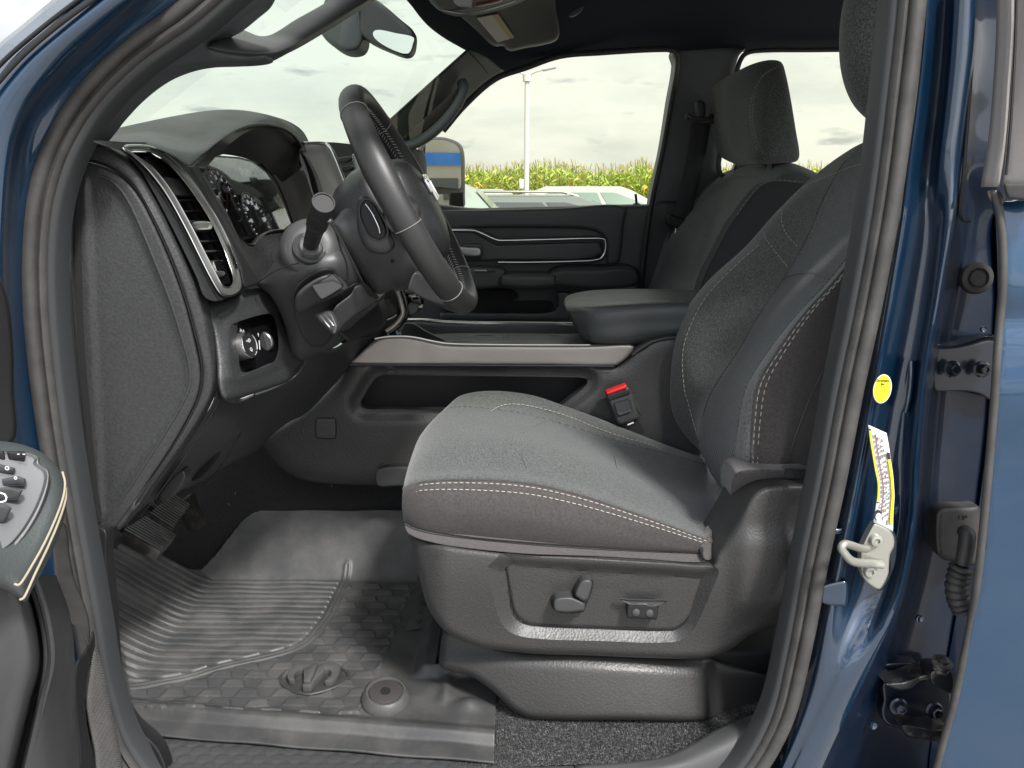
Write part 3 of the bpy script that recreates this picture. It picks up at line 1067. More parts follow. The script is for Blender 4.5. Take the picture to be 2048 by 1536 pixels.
# small pressed locating block
relief('stamped_block', [(1643,1180),(1646,1170),(1690,1160),(1696,1166),(1694,1208),(1688,1212),(1644,1206)], .992, M_paintd, TB, step=4, edge=8, rnd=.006, thick=.03)
relief('stamped_block', [(1648,1060),(1680,1056),(1706,1052),(1712,1062),(1704,1068),(1650,1070)], 1.004, M_paintd, TB, step=4, edge=6, rnd=.004, thick=.02)
# dirt splash
# --- yellow oval sticker with two words
c = P(1765, 778, .990)
prof_ = [(math.cos(a) , math.sin(a)) for a in np.linspace(0, 2*math.pi, 33)[:-1]]
def disc(name, px, py, Y, rx, ry, mat, parent, th=.0008, rot=0):
    c_ = P(px, py, Y)
    k = (c_ - CAM).length / F
    cr_, sr_ = math.cos(rot), math.sin(rot)
    pts = [c_ + Vector(((rx * a * cr_ - ry * b_ * sr_) * k, 0, (rx * a * sr_ + ry * b_ * cr_) * k)) for a, b_ in prof_]
    return prism(name, pts, Vector((0, th, 0)), mat, parent)
stk = disc('oval_sticker', 1765, 778, .986, 16.5, 27, M_white, TB, .001)
disc('sticker_face', 1765, 778, .9855, 15, 25.5, M_yellow, stk, .001)
kk = 1.0 / F
text('sticker_text', 'Grumpy', P(1766, 761, .9848), Vector((1, 0, 0)), Vector((0, 0, 1)), 8.0 * kk, M_black, stk)
text('sticker_text', 'Jas', P(1766, 768, .9848), Vector((1, 0, 0)), Vector((0, 0, 1)), 7 * kk, M_black, stk)

# --- tyre pressure label, a strip bent along the pillar
lab = [(1737,850,1773,866),(1740,880,1778,892),(1744,905,1781,915),(1750,940,1786,948),(1755,965,1788,972),(1755,990,1789,996),(1752,1012,1787,1022),(1747,1045,1786,1064)]
def labrow(f0, f1, off):
    return [[(lerp(a, c_, f0), lerp(b_, d_, f0), .985 + off), (lerp(a, c_, f1), lerp(b_, d_, f1), .987 + off)] for a, b_, c_, d_ in lab]
lb = surf('tyre_label', labrow(0, 1, 0), M_white, TB, n=5, m=2, flip=True, thick=.0006)
def labpiece(nm, t0, t1, f0, f1, mat, off=-.0012):
    rows = labrow(f0, f1, off)
    cc = [crom([r[j] for r in rows], 60) for j in range(2)]
    N_ = len(cc[0])
    a, b_ = int(t0 * (N_ - 1)), max(int(t0 * (N_ - 1)) + 1, int(t1 * (N_ - 1)))
    rr_ = [[cc[0][i], cc[1][i]] for i in range(a, b_ + 1)]
    vs = [P(*q) for r in rr_ for q in r]
    fs = [(2 * i, 2 * i + 1, 2 * i + 3, 2 * i + 2)[::-1] for i in range(len(rr_) - 1)]
    o = link(nm, vs, fs, mat, lb)
    md = o.modifiers.new('s', 'SOLIDIFY'); md.thickness = .0003
    return o
labpiece('yellow_band', .05, .80, .02, .15, M_yellow)
labpiece('yellow_band', .31, .95, .84, .98, M_yellow)
labpiece('black_box', .23, .305, .84, .99, M_black)
labpiece('black_line', .035, .05, .02, .16, M_black)
labpiece('black_line', .80, .815, .02, .16, M_black)
ln = []
rl = random.Random(5)
for f0, f1 in ((.20,.215),(.27,.283),(.46,.485),(.58,.595),(.70,.72)):
    t0 = .08
    while t0 < .93:
        t1 = t0 + rl.uniform(.012, .045)
        ln.append(labpiece('printed_line', t0, t1, f0, f1, M_greyprint))
        t0 = t1 + rl.uniform(.012, .03)
join('printed_line', ln)
ln = [labpiece('red_rule', a, a + .002, .36, .82, M_redp) for a in (.06, .27, .48, .70, .92)]
ln += [labpiece('red_rule', .06, .93, .358, .366, M_redp)]
join('red_rule', ln)
text('label_number', '00175468', P(1779, 884, .9835), Vector((.22, 0, -1)), Vector((1, 0, .22)), 6.5 * kk, M_black, lb)
ty = disc('tyre_symbol', 1755, 1030, .9825, 6.5, 9.5, M_black, lb, .0006)
disc('tyre_symbol', 1757, 1033, .9818, 4.8, 6.5, M_white, lb, .0006)
join('tyre_symbol', [bpy.data.objects[n_] for n_ in ('tyre_symbol', 'tyre_symbol.001')])

# --- rubber grommet
gm = lathe('rubber_grommet', P(1950, 556, 1.075), Vector((-.15, -1, .1)), [(.022,0),(.0225,.004),(.020,.009),(.014,.0105),(.0135,.007),(.011,.007),(.010,.0095),(.0,.0095)], M_rubber2, TB)
# --- upper hinge
hg = relief('hinge_plate', [(1866,690),(1870,688),(1905,692),(1940,688),(1975,680),(2010,682),(2010,800),(1985,802),(1960,788),(1930,782),(1872,782),(1864,772)], [(1866,740,1.045),(1990,740,1.075)], M_bolt, TB, step=6, edge=6, rnd=.004, thick=.012)
relief('hinge_flange', [(1872,688),(1905,690),(1940,682),(1975,672),(2010,676),(2010,684),(1975,682),(1940,692),(1905,698),(1874,697)], 1.03, M_bolt, TB, step=4, edge=3, rnd=.002, thick=.02)
def bolt(px, py, Y, r_, ax=(0, -1, .15), mat=None, par=None):
    mat = mat or M_bolt
    a = Vector(ax).normalized()
    b0 = P(px, py, Y)
    o = lathe('bolt', b0, a, [(r_ * 1.55, 0), (r_ * 1.6, .002), (r_ * 1.3, .004)], mat, par or TB, 24)
    lathe('bolt_head', b0 + a * .004, a, [(r_, 0), (r_, .008), (r_ * .8, .0095), (r_ * .55, .0095), (r_ * .5, .007)], mat, o, 6, 25)
bolt(1903, 738, 1.044, .0075)
bolt(1962, 738, 1.058, .0075)
for x_, y_ in ((1870, 652), (1966, 658), (1850, 785)):
    lathe('dimple', P(x_, y_, 1.07), Vector((0, -1, .1)), [(.0045, 0), (.004, .0025), (.002, .001)], M_paintd, TB, 16)

# --- striker
stt = lathe('striker_backing', P(1752, 1120, 1.0), Vector((-.1, -1, .1)), [(.012, 0), (.012, .004)], M_dark, TB, 20)
sp = relief('striker', [(1746,1050),(1752,1047),(1778,1060),(1787,1072),(1788,1092),(1780,1110),(1778,1130),(1776,1150),(1764,1174),(1756,1179),(1735,1166),(1724,1150),(1722,1130),(1722,1100),(1730,1080)], .985, M_zinc, TB, step=3, edge=4, rnd=.003, thick=.010)
relief('backing_plate', [(1764,1048),(1785,1060),(1794,1075),(1794,1100),(1790,1130),(1775,1165),(1764,1180),(1755,1180),(1780,1140)], .996, M_bolt, TB, step=4, edge=3, rnd=.002, thick=.006)
tube('striker_loop', [(1733,1098,.978),(1718,1096,.965),(1700,1090,.945),(1688,1088,.935),(1683,1095,.932),(1690,1108,.934),(1704,1122,.942),(1722,1126,.958),(1742,1127,.974),(1764,1129,.980)], (.0052,.0062), M_zinc, sp, 12)
for x_, y_ in ((1751, 1080), (1739, 1142)):
    q = lathe('striker_screw', P(x_, y_, .984), Vector((-.05, -1, .1)), [(.0095, 0), (.0092, .003), (.0075, .006), (.004, .0068), (.0038, .004), (0.0005, .004)], M_zinc, sp, 24)

# --- wiring boot
wb = relief('wiring_grommet', [(1872,1030),(1884,1017),(1935,1014),(1960,1016),(1960,1125),(1890,1120),(1874,1105)], [(1872,1070,1.035),(1960,1070,1.05)], M_rubber2, TB, step=5, edge=12, rnd=.007, thick=.02)
text('grommet_text', 'UP', P(1925, 1036, 1.028), Vector((1, 0, 0)), Vector((0, 0, 1)), 16 * kk, M_rubber, wb, depth=.001)
pp = [(1928,1062,1.02),(1934,1070,1.01),(1932,1095,1.005),(1925,1130,1.0)]
tube('conduit', pp, [.010,.011,.011,.010], M_rubber2, TB, 14)
w = [P(*q) for q in crom([(1924,1132,1.0),(1918,1150,1.0),(1914,1175,1.0),(1918,1200,1.0),(1926,1218,1.0)], 12)]
rr = [.0135 + .0032 * math.sin(i * 2 * math.pi / 7.0) for i in range(len(w))]
w2 = [w[0].lerp(w[-1], 0) for _ in ()]
dense, rad = [], []
for i in range(len(w) - 1):
    for k in range(3):
        dense.append(w[i].lerp(w[i + 1], k / 3)); rad.append(0.0130 + .0034 * abs(math.sin((i * 3 + k) * math.pi / 19.0)))
vs, fs = tube_geo(dense, rad, 18)
link('corrugated_boot', vs, fs, M_rubber2, TB, True, 80)

# --- lower hinge
lh = relief('hinge_plate', [(1764,1370),(1772,1362),(1800,1372),(1830,1366),(1850,1352),(1880,1350),(1905,1356),(1905,1490),(1880,1486),(1840,1478),(1815,1474),(1800,1458),(1780,1452),(1766,1440),(1762,1420),(1766,1400)],
            [(1764,1420,1.03),(1890,1420,1.05)], M_bolt, TB, step=5, edge=6, rnd=.006, thick=.015)
relief('hinge_arm', [(1770,1368),(1800,1380),(1822,1376),(1840,1362),(1862,1360),(1900,1378),(1905,1352),(1870,1346),(1840,1352),(1806,1364)], 1.005, M_steel, TB, step=4, edge=4, rnd=.004, thick=.03)
relief('hinge_arm', [(1802,1450),(1830,1452),(1860,1458),(1900,1462),(1900,1486),(1860,1480),(1830,1474),(1815,1468)], 1.01, M_steel, TB, step=4, edge=4, rnd=.004, thick=.03)
relief('hinge_bracket', [(1862,1345),(1880,1340),(1905,1344),(1905,1386),(1885,1380),(1864,1366)], .992, M_steel, TB, step=4, edge=4, rnd=.003, thick=.03)
bolt(1796, 1412, 1.025, .0085)
bolt(1868, 1420, 1.03, .0085)
lathe('hinge_pin', P(1880, 1338, 1.0), Vector((0, -.25, 1)), [(.012,0),(.0125,.004),(.010,.006),(.010,.010),(.0145,.011),(.0145,.015),(.008,.017),(.0085,.021),(.004,.023)], M_steel, TB, 20)
relief('blanking_plate', [(1754,1345),(1770,1328),(1800,1326),(1835,1328),(1836,1345),(1800,1360),(1768,1362)], 1.045, M_bolt, TB, step=5, edge=6, rnd=.003, thick=.02)
for x_, y_ in ((1746, 1450), (1770, 1346), (1838, 1236)):
    lathe('dimple', P(x_, y_, 1.04), Vector((0, -1, .1)), [(.006, 0), (.0055, .003), (.002, .001)], M_paintd, TB, 16)
# dark void behind pillar, between it and the rear door
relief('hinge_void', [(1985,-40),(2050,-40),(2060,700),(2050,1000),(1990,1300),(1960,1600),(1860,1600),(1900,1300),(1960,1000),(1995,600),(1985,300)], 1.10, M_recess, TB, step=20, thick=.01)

# --- front pillar inner trim
PT = [(540,-40),(530,0),(500,28),(468,54),(440,70),(416,90),(440,100),(500,108),(530,108),(532,118),(510,124),(460,127),(410,129),(365,138),(318,158),(270,194),(230,236),(205,268),(192,282),(170,290),(150,318),
      (118,330),(96,360),(110,290),(160,215),(240,135),(330,70),(430,-10),(470,-50)]
relief('front_pillar_trim', PT, [(300,110,1.02),(120,330,1.03),(500,0,1.03),(500,120,1.10),(230,230,1.07),(420,110,1.09)], M_trimgrey, TB, step=7, edge=14, rnd=.012, thick=.03)
# grab handle across the windshield corner
gh = relief('grab_handle', [(416,92),(440,72),(466,52),(492,62),(520,72),(545,68),(590,40),(650,6),(700,-30),(770,-40),(744,-4),(705,22),(640,62),(580,96),(548,108),(510,109),(470,106),(430,99)],
       [(420,90,1.06),(540,90,1.12),(720,0,1.35)], M_plast2, TB, step=5, edge=20, rnd=.020, thick=.02)
surf('header_trim', [[(500,122,1.12),(560,108,1.16),(620,80,1.24),(690,38,1.36),(740,2,1.44)],[(505,105,1.13),(560,92,1.17),(620,62,1.25),(690,22,1.37),(745,-20,1.46)]], M_trimgrey, TB, n=3, m=5, thick=.012)

# --- headliner: one shell from the near roof rail over to the passenger window tops
HL = [(800,-30),(822,8),(850,42),(880,66),(910,84),(938,99),(975,112),(1010,140),(1060,130),(1120,108),(1200,103),(1300,98),(1345,100),(1356,125),(1400,118),(1466,118),(1480,104),(1500,98),(1600,95),(1720,95),(1850,95),(1900,95),(1900,-30),(1300,-40)]
hl = relief('headliner', HL, [(800,-30,1.95),(938,99,2.38),(1020,138,2.52),(1345,100,2.54),(1700,96,2.55),(1900,96,2.55),(1300,50,2.40),(1300,0,2.22),(1300,-40,2.08),(1900,-40,2.08),(1000,30,2.20),(900,60,2.2)], M_head, TB, step=12, thick=.05, edge=0)
zt = P(1300, -40, 2.08).z
x0_, x1_ = -0.40, 1.75
link('roof_lining', [(-.33, 1.04, zt-.03),(x1_, 1.04, zt-.03),(x1_, 2.12, zt+.01),(-.20, 2.12, zt+.01),(-.33, 1.04, zt+.06),(x1_, 1.04, zt+.06),(x1_, 2.12, zt+.08),(-.20, 2.12, zt+.08)],
     [(0,3,2,1),(4,5,6,7),(0,1,5,4),(1,2,6,5),(2,3,7,6),(3,0,4,7)], M_head, TB)
link('roof_skin', [(-.34, .98, zt+.0),(x1_+.2, .98, zt+.0),(x1_+.2, 1.2, zt+.10),(-.33, 1.2, zt+.10),(x1_+.2, 2.45, zt+.10),(-.08, 2.45, zt+.10),(x1_+.2, 2.68, zt-.02),(-.05, 2.68, zt-.02)],
     [(0,1,2,3),(3,2,4,5),(5,4,6,7)], M_paint, TB)
box('roof_side_rail', Vector((.55, 1.035, zt - .02)), 2.5, .06, .12, M_trimgrey, TB, None, .02)
# cab back wall, floor pan, firewall: close the shell
box('cab_back_wall', Vector((1.85, 1.80, 1.05)), .05, 1.6, 0.9, M_dark, TB)
box('floor_pan', Vector((.4, 1.80, .60)), 2.9, 1.62, .06, M_dark, TB)
box('firewall', Vector((-1.16, 1.8, 1.0)), .05, 1.6, 1.0, M_dark, TB)
box('inner_sill', Vector((1.3, 1.09, .85)), .9, .06, .45, M_dark, TB)
box('cowl_side', Vector((-.93, 1.10, 1.05)), .42, .04, .9, M_dark, TB)
# --- passenger front pillar trim with grab handle
AP = [(760,258),(800,222),(860,170),(906,126),(938,99),(975,112),(1012,138),(975,165),(925,212),(880,262),(852,284),(820,300),(800,305),(770,290)]
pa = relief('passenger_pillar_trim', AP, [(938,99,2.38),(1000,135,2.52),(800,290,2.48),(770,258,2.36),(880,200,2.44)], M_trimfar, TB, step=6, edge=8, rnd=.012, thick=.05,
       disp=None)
relief('handle_recess', [(800,288),(812,270),(850,236),(900,190),(920,171),(919,188),(900,222),(872,252),(846,270),(822,280)], [(938,99,2.355),(1000,135,2.495),(800,290,2.455),(770,258,2.335),(880,200,2.415)], M_dark, TB, step=5, edge=8, rnd=-.008, thick=.01)
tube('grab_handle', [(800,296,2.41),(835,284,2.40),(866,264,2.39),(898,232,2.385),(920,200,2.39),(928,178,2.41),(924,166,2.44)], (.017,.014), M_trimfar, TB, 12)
tube('pillar_edge_line', [(768,252,2.335),(860,168,2.36),(938,98,2.36)], .004, M_dark, TB, 6)
tube('trim_gap', [(938,104,2.36),(955,122,2.40),(975,146,2.46)], .0015, M_dark, TB, 6)

# --- passenger centre pillar between the windows
CPp = [(1300,404),(1322,300),(1338,200),(1350,128),(1345,104),(1360,92),(1490,96),(1478,112),(1470,140),(1462,190),(1450,240),(1440,290),(1434,330),(1440,352),(1452,360),(1466,352),(1476,330),(1484,300),(1490,250),
       (1530,250),(1530,420),(1500,600),(1290,600),(1282,560),(1292,480)]
relief('passenger_centre_pillar', CPp, [(1300,404,2.56),(1290,600,2.58),(1350,130,2.55),(1480,110,2.52),(1500,500,2.56)], M_trimgrey, TB, step=9, edge=12, rnd=.014, thick=.06)
tube('pillar_weatherstrip', [(1278,640,2.53),(1290,500,2.52),(1304,404,2.51),(1326,300,2.50),(1344,200,2.49),(1356,130,2.48),(1352,104,2.47),(1330,98,2.47),(1200,105,2.48),(1120,112,2.48),(1050,136,2.48),(990,158,2.46),(930,210,2.44),(886,262,2.43)], (.010,.007), M_rubber2, TB, 10)
tube('pillar_weatherstrip', [(1860,98,2.50),(1620,100,2.50),(1510,102,2.49),(1486,112,2.48),(1472,150,2.48),(1456,240,2.49),(1440,310,2.50),(1438,340,2.50),(1450,356,2.50),(1466,348,2.50),(1476,326,2.5),(1486,290,2.5)], (.008,.006), M_rubber2, TB, 10)
relief('centre_pillar_lower_trim', [(1300,412),(1420,412),(1500,430),(1500,640),(1270,640),(1276,560)], 2.545, M_plast, TB, step=10, edge=10, rnd=.01, thick=.03)

# --- glazing
gw = link('windshield', [P(60,420,1.16), P(830,330,2.57), P(962,86,2.53), P(760,-120,1.9), P(480,-140,1.14), P(60,60,1.12)], [(0,1,2,3),(0,3,4,5)], M_glassw, TB, False)
rw = relief('rear_window_glass', [(1500,90),(1900,90),(1900,420),(1420,420),(1440,250)], 2.62, M_glass, TB, step=40, thick=.004, cr=False)
# passenger side rear door below its window
relief('rear_door_inner', [(1440,352),(1900,352),(1900,900),(1400,900)], 2.60, M_plast, TB, step=30, thick=.05, cr=False)

# --- sill scuff plate with hexagon pattern and sill trims
ZS = P(700, 1536, 1.03).z
def hexh(X, Y_):
    # hexagon plateaus, in metres
    a = .030
    q = X / a; r_ = Y_ / (a * .62)
    rr_ = np.floor(r_)
    fx = (q + .5 * (rr_ % 2)) % 1 - .5
    fy = r_ % 1 - .5
    dd = np.maximum(np.abs(fx) * 1.15 + np.abs(fy) * .35, np.abs(fy))
    return .0010 * sstep((.46 - dd) / .08)
xs = np.arange(-.62, .20, .0024); ys = np.arange(.925, 1.16, .0024)
GX, GY = np.meshgrid(xs, ys)
GZ = ZS + hexh(GX, GY)
vs = [(float(a), float(b_), float(c_)) for a, b_, c_ in zip(GX.ravel(), GY.ravel(), GZ.ravel())]
nx, ny = len(xs), len(ys)
fs = [(j * nx + i, j * nx + i + 1, (j + 1) * nx + i + 1, (j + 1) * nx + i) for j in range(ny - 1) for i in range(nx - 1)]
link('scuff_plate', vs, fs, M_plast2, TB, True, 30)
surf('sill_cover', [[(1150,1530,1.03),(1250,1524,1.03),(1330,1512,1.035),(1390,1484,1.045),(1450,1448,1.07),(1520,1424,1.10),(1560,1410,1.12)],
                    [(1150,1560,1.01),(1280,1552,1.01),(1380,1530,1.015),(1450,1496,1.025),(1500,1458,1.04),(1545,1428,1.06),(1580,1405,1.08)],
                    [(1150,1620,1.0),(1300,1620,1.0),(1420,1590,1.0),(1490,1550,1.01),(1540,1500,1.02),(1570,1450,1.03),(1600,1400,1.05)]], M_plast2, TB, n=5, m=5, flip=True, thick=.006)
relief('kick_panel', [(176,1050),(212,1060),(214,1110),(222,1200),(228,1300),(238,1380),(262,1440),(320,1500),(330,1560),(200,1560),(180,1400),(150,1200),(140,1060)], [(180,1060,1.07),(230,1380,1.06),(320,1520,1.02)], M_dark, TB, step=8, edge=10, rnd=.01, thick=.02)

# --- passenger B-pillar and interior light on headliner
relief('dome_lens', [(1138,31),(1142,24),(1163,11),(1168,14),(1160,24),(1145,33)], 2.20, M_plast2, TB, step=3, edge=3, rnd=.002, thick=.01)
# ================================================================== DASHBOARD
DB = thing('dashboard', 'black grained dashboard with hooded gauges, seen from its open door end', 'dashboard', (-.6, 1.1, .9))
# tilted face of the dash (faces the driver): plane through the near vent
A_ = P(300, 300, 1.13); B_ = P(462, 590, 1.15)
t_ = (B_ - A_)
t_ = Vector((t_.x, 0, t_.z)).normalized()
DN = t_.cross(Vector((0, 1, 0))).normalized()
if DN.x < 0: DN = -DN
def PD(px, py, off=0.0):
    return PN(px, py, A_ + DN * off, DN)
def onface(name, pts, off, mat, parent, th=.003, bev=0, cr=False, per=4):
    q = crom(pts, per, True) if cr else pts
    q = resample(q, 400)
    return prism(name, [PD(a, b_, off) for a, b_ in [p[:2] for p in q]], -DN * th, mat, parent, bev)

# end cap
E1 = [(158,322),(185,326),(215,336),(250,358),(276,388),(300,430),(326,486),(350,545),(372,610),(392,690),(402,745),(398,785),(380,830),(340,900),(300,960),(268,1010),(240,1050),(232,1058)]
capY = [(160,330,1.072),(180,1050,1.072),(300,450,1.082),(395,740,1.092),(280,990,1.082),(260,700,1.075)]
inner = [(168,362),(176,352),(200,352),(222,362),(245,385),(268,425),(300,500),(336,590),(362,670),(380,740),(378,775),(362,810),(320,880),(275,950),(235,1010),(210,1035),(200,1038)]
stp = [(158,345),(160,500),(168,700),(182,900),(200,1040)]
def capdisp(x, y, d):
    ins = inside(x, y, inner)
    di = segd(x, y, inner)
    return np.where(ins, .004 * sstep(di / 14), 0)
relief('end_cap', [(150,322)] + [(150,322)] + E1 + [(181,1060),(181,1060),(176,960),(166,840),(152,700),(141,560),(138,430)], capY, M_leather, DB, step=6, edge=10, rnd=.006, thick=.03, disp=capdisp, lines=[crom(inner, 5, True)])
capf = tps(capY)
def oncap(pts, o=0.0): return [(x_, y_, float(capf(np.array([x_]), np.array([y_]))[0]) + o) for x_, y_ in pts]
tube('cap_bead', oncap(crom(inner[2:-2], 4), .0018), (.0026,.0035), M_leather, DB, 10, per=0)
tube('cap_groove', oncap(crom([(166,352),(160,440),(160,560),(166,700),(178,840),(190,960),(200,1044)], 4), -.0005), (.0060,.0012), M_void, DB, 8, per=0)
# band of leather round the end cap
E2 = [(192,284),(222,290),(250,303),(282,338),(310,384),(340,440),(370,500),(398,560),(418,610),(426,660),(434,720),(436,760),(426,800),(396,856),(360,908),(320,962),(286,1010),(262,1040),(240,1058)]
Em = [(172,298),(202,306),(234,322),(268,356),(294,402),(322,456),(350,516),(374,575),(394,640),(406,690),(416,735),(418,765),(412,795),(386,842),(350,898),(308,956),(272,1008),(250,1038),(236,1056)]
E1b = [(160,320),(187,324),(217,334),(252,357),(278,387),(302,429),(328,485),(352,544),(374,609),(388,660),(398,700),(404,745),(400,785),(382,830),(342,900),(302,960),(270,1010),(242,1050),(234,1058)]
def yv(c, a): return [(x, y, a) for x, y in c]
def capy1(q): return float(capf(np.array([q[0]]), np.array([q[1]]))[0])
rows = [[(a[0], a[1], capy1(a) + .006), (a[0]*.75+b_[0]*.25, a[1]*.75+b_[1]*.25, capy1(a) + .0005), (b_[0], b_[1], capy1(a) + .001), (b_[0]*.4+c_[0]*.6, b_[1]*.4+c_[1]*.6, capy1(a) + .008), (c_[0], c_[1], capy1(a) + .028)] for a, b_, c_ in zip(E1b, Em, E2)]
surf('corner_band', rows, M_leather, DB, n=6, m=5, flip=True, thick=.004)
tube('panel_gap', [(a, b_, capy1((a, b_)) + .0015) for a, b_ in E1b], .0013, M_void, DB, 6)

# dash top and gauge hood
TOP = [(186,284),(192,274),(206,264),(280,246),(370,228),(430,220),(480,220),(530,228),(566,240),(592,258),(606,282),(608,300),(603,302),(598,282),(578,262),(545,250),(505,250),(470,262),(440,282),(412,306),(388,332),(384,336),(372,332),(350,316),(318,300),(280,292),(240,288)]
relief('dash_top', TOP, [(192,276,1.14),(206,264,1.2),(370,228,1.42),(480,220,1.5),(566,240,1.60),(606,290,1.70),(505,250,1.40),(440,282,1.24),(386,333,1.16),(318,300,1.13),(240,288,1.12),(300,270,1.2)], M_leather, DB, step=5, edge=16, rnd=.012, thick=.05)
tube('hood_lip', [(384,336,1.168),(410,308,1.22),(440,283,1.28),(470,263,1.34),(505,251,1.41),(545,251,1.50),(578,263,1.58),(597,283,1.66),(605,302,1.72),(601,330,1.735)], (.0035,.0035), M_leather, DB, 8)
relief('hood_lining', [(386,334),(386,334),(412,308),(440,284),(470,264),(505,252),(545,252),(578,264),(597,284),(603,303),(603,303),(600,330),(590,345),(586,352),(570,372),(556,366),(542,346),(528,330),(506,322),(480,314),(450,309),(425,309),(406,325),(396,345)],
       [(386,334,1.175),(412,306,1.22),(505,252,1.42),(603,303,1.74),(590,350,1.74),(450,309,1.34),(425,310,1.26),(540,340,1.55)], M_dark, DB, step=5, thick=.02)
relief('gauge_side_wall', [(506,320),(530,330),(546,350),(560,364),(584,352),(600,340),(612,350),(624,390),(634,430),(640,462),(612,470),(596,470),(585,450),(572,418),(556,386),(540,355)],
       [(506,320,1.52),(596,470,1.56),(600,340,1.72),(640,460,1.70)], material('warm_grey_matt_plastic', (0.085,0.078,0.072), 0.6, bumps=[('noise',700,.2,.0004)]), DB, step=5, thick=.02)
tube('wall_seam', [(520,326,1.54),(548,356,1.54),(566,392,1.545),(582,436,1.55),(592,468,1.55)], .0022, M_void, DB, 6)

# --- gauge cluster
IC = onface('instrument_cluster', [(392,344),(424,310),(478,314),(508,322),(534,342),(556,374),(572,408),(588,450),(592,468),(560,470),(524,470),(500,478),(484,480),(474,476),(440,416),(416,378)], -.030, M_dark, DB, .02)
lens = onface('lens', [(397,345),(425,313),(476,317),(504,324),(530,342),(552,374),(567,407),(582,447),(560,464),(524,464),(485,473),(476,470),(461,440),(440,410),(420,377)], -.022, M_cglass, IC, .001)
CU = Vector((0, 1, 0)); CV = -t_ if t_.z < 0 else t_
def gauge(cx, cy, rad, nm, ticks, nums):
    c_ = PD(cx, cy, -.0285)
    vs, fs = [], []
    def bar(a, r0, r1, w):
        d = CU * math.sin(a) + CV * math.cos(a)
        e = CU * math.cos(a) - CV * math.sin(a)
        o = len(vs)
        vs.extend([c_ + d * r0 - e * w, c_ + d * r0 + e * w, c_ + d * r1 + e * w, c_ + d * r1 - e * w]); fs.append((o, o + 1, o + 2, o + 3))
    for k in range(ticks):
        a = R(-130 + 260 * k / (ticks - 1))
        bar(a, rad * (.86 if k % 2 else .80), rad * .94, rad * .012 if k % 2 else rad * .02)
    link('gauge_ticks', vs, fs, M_lit, IC, False)
    vs, fs = tube_geo([c_ + (CU * math.sin(a) + CV * math.cos(a)) * rad for a in np.linspace(0, 2 * math.pi, 49)[:-1]], rad * .02, 6, True, DN)
    link('gauge_ring', vs, fs, M_silver, IC)
    vs, fs = tube_geo([c_ + (CU * math.sin(a) + CV * math.cos(a)) * rad * .5 for a in np.linspace(R(-120), R(120), 30)], rad * .012, 6, False, DN)
    link('gauge_ring', vs, fs, M_greyprint, IC)
    for s, a in nums:
        a = R(a)
        text('gauge_number', s, c_ + (CU * math.sin(a) + CV * math.cos(a)) * rad * .66, CU, CV, rad * .22, M_lit, IC)
    bar2 = c_ + DN * .002
    d = CU * math.sin(R(-130)) + CV * math.cos(R(-130))
    vs, fs = tube_geo([bar2, bar2 + d * rad * .75], [.0018, .0008], 6)
    link('gauge_needle', vs, fs, M_redp, IC)
gauge(516, 440, .056, 'speed', 27, [('80', -8), ('90', 22), ('100', 48), ('120', 92), ('60', -50), ('40', -90)])
gauge(452, 390, .050, 'tach', 15, [('3', -10), ('4', 30), ('5', 70)])
onface('screen_frame', [(474,330),(500,340),(545,440),(520,452)], -.0288, M_gloss, IC, .001)
# lower cluster bezel with its curled lip
def fband(name, pts, off, r_, mat, parent, up=None):
    w = [PD(a, b_, off) for a, b_ in crom(pts, 6)]
    vs, fs = tube_geo(w, r_, 10, False, DN)
    return link(name, vs, fs, mat, parent, True, 70)
fband('cluster_bezel', [(388,338),(410,376),(430,412),(452,450),(470,480),(488,492),(504,492),(514,480),(526,470),(545,464),(568,464),(590,470)], -.012, (.010, .0035), M_plast2, DB)
fband('cluster_bezel', [(386,336),(408,312),(422,306),(440,306)], -.012, (.006, .004), M_plast2, DB)
# dark cavity below cluster
relief('column_gaiter', [(474,480),(490,494),(505,494),(516,482),(530,472),(560,468),(592,470),(585,500),(560,530),(530,560),(512,566),(500,545),(488,515)], [(474,480,1.25),(592,470,1.42),(512,566,1.25)],
       material('black_gaiter_fabric', (.02,.02,.021), .95, bumps=[('noise',300,.8,.002),('noise',20,.6,.02)]), DB, step=6, edge=0, thick=.02)
relief('cluster_surround', [(392,346),(412,380),(434,418),(458,458),(476,490),(500,530),(520,566),(505,572),(490,575),(484,560),(478,530),(462,488),(440,444),(412,400),(390,362),(374,334),(386,334)],
       [(386,334,1.15),(476,560,1.185),(520,566,1.24),(458,458,1.19)], M_dark, DB, step=5, edge=6, rnd=.005, thick=.02)

# --- near air vent
AV = onface('air_vent', [(262,304),(300,304),(336,330),(372,368),(402,410),(428,455),(450,505),(464,548),(466,575),(440,582),(428,560),(400,508),(366,440),(330,376),(292,330)], -.045, M_void, DB, .01)
VO = [(247,297),(256,292),(300,294),(334,312),(372,348),(406,392),(434,436),(458,484),(476,532),(482,562),(478,580),(462,590),(444,588),(430,570),(402,516),(370,452),(334,388),(298,340),(264,308)]
w = [PD(a, b_, .004) for a, b_ in crom(VO, 5, True)]
vs, fs = tube_geo(w, (.0016, .0022), 8, True, DN)
link('vent_frame', vs, fs, M_silver, AV, True, 80)
VI = [(262,303),(298,303),(330,320),(364,356),(396,400),(424,446),(446,494),(462,538),(467,562),(460,574),(446,572),(436,556),(408,502),(376,440),(340,378),(304,334)]
M_satin = material('satin_grey_metal', (0.42, 0.42, 0.42), 0.30, 0.85)
relief('vent_surround', VO, -.003, M_satin, AV, step=4, edge=2, rnd=.001, thick=.02, holes=[(VI,)], project=lambda x, y, q: PD(x, y, -q - .002))
vi_ = resample(crom(VI, 5, True), 8)
vs = [PD(x_, y_, -.002) for x_, y_ in vi_] + [PD(x_, y_, -.045) for x_, y_ in vi_]
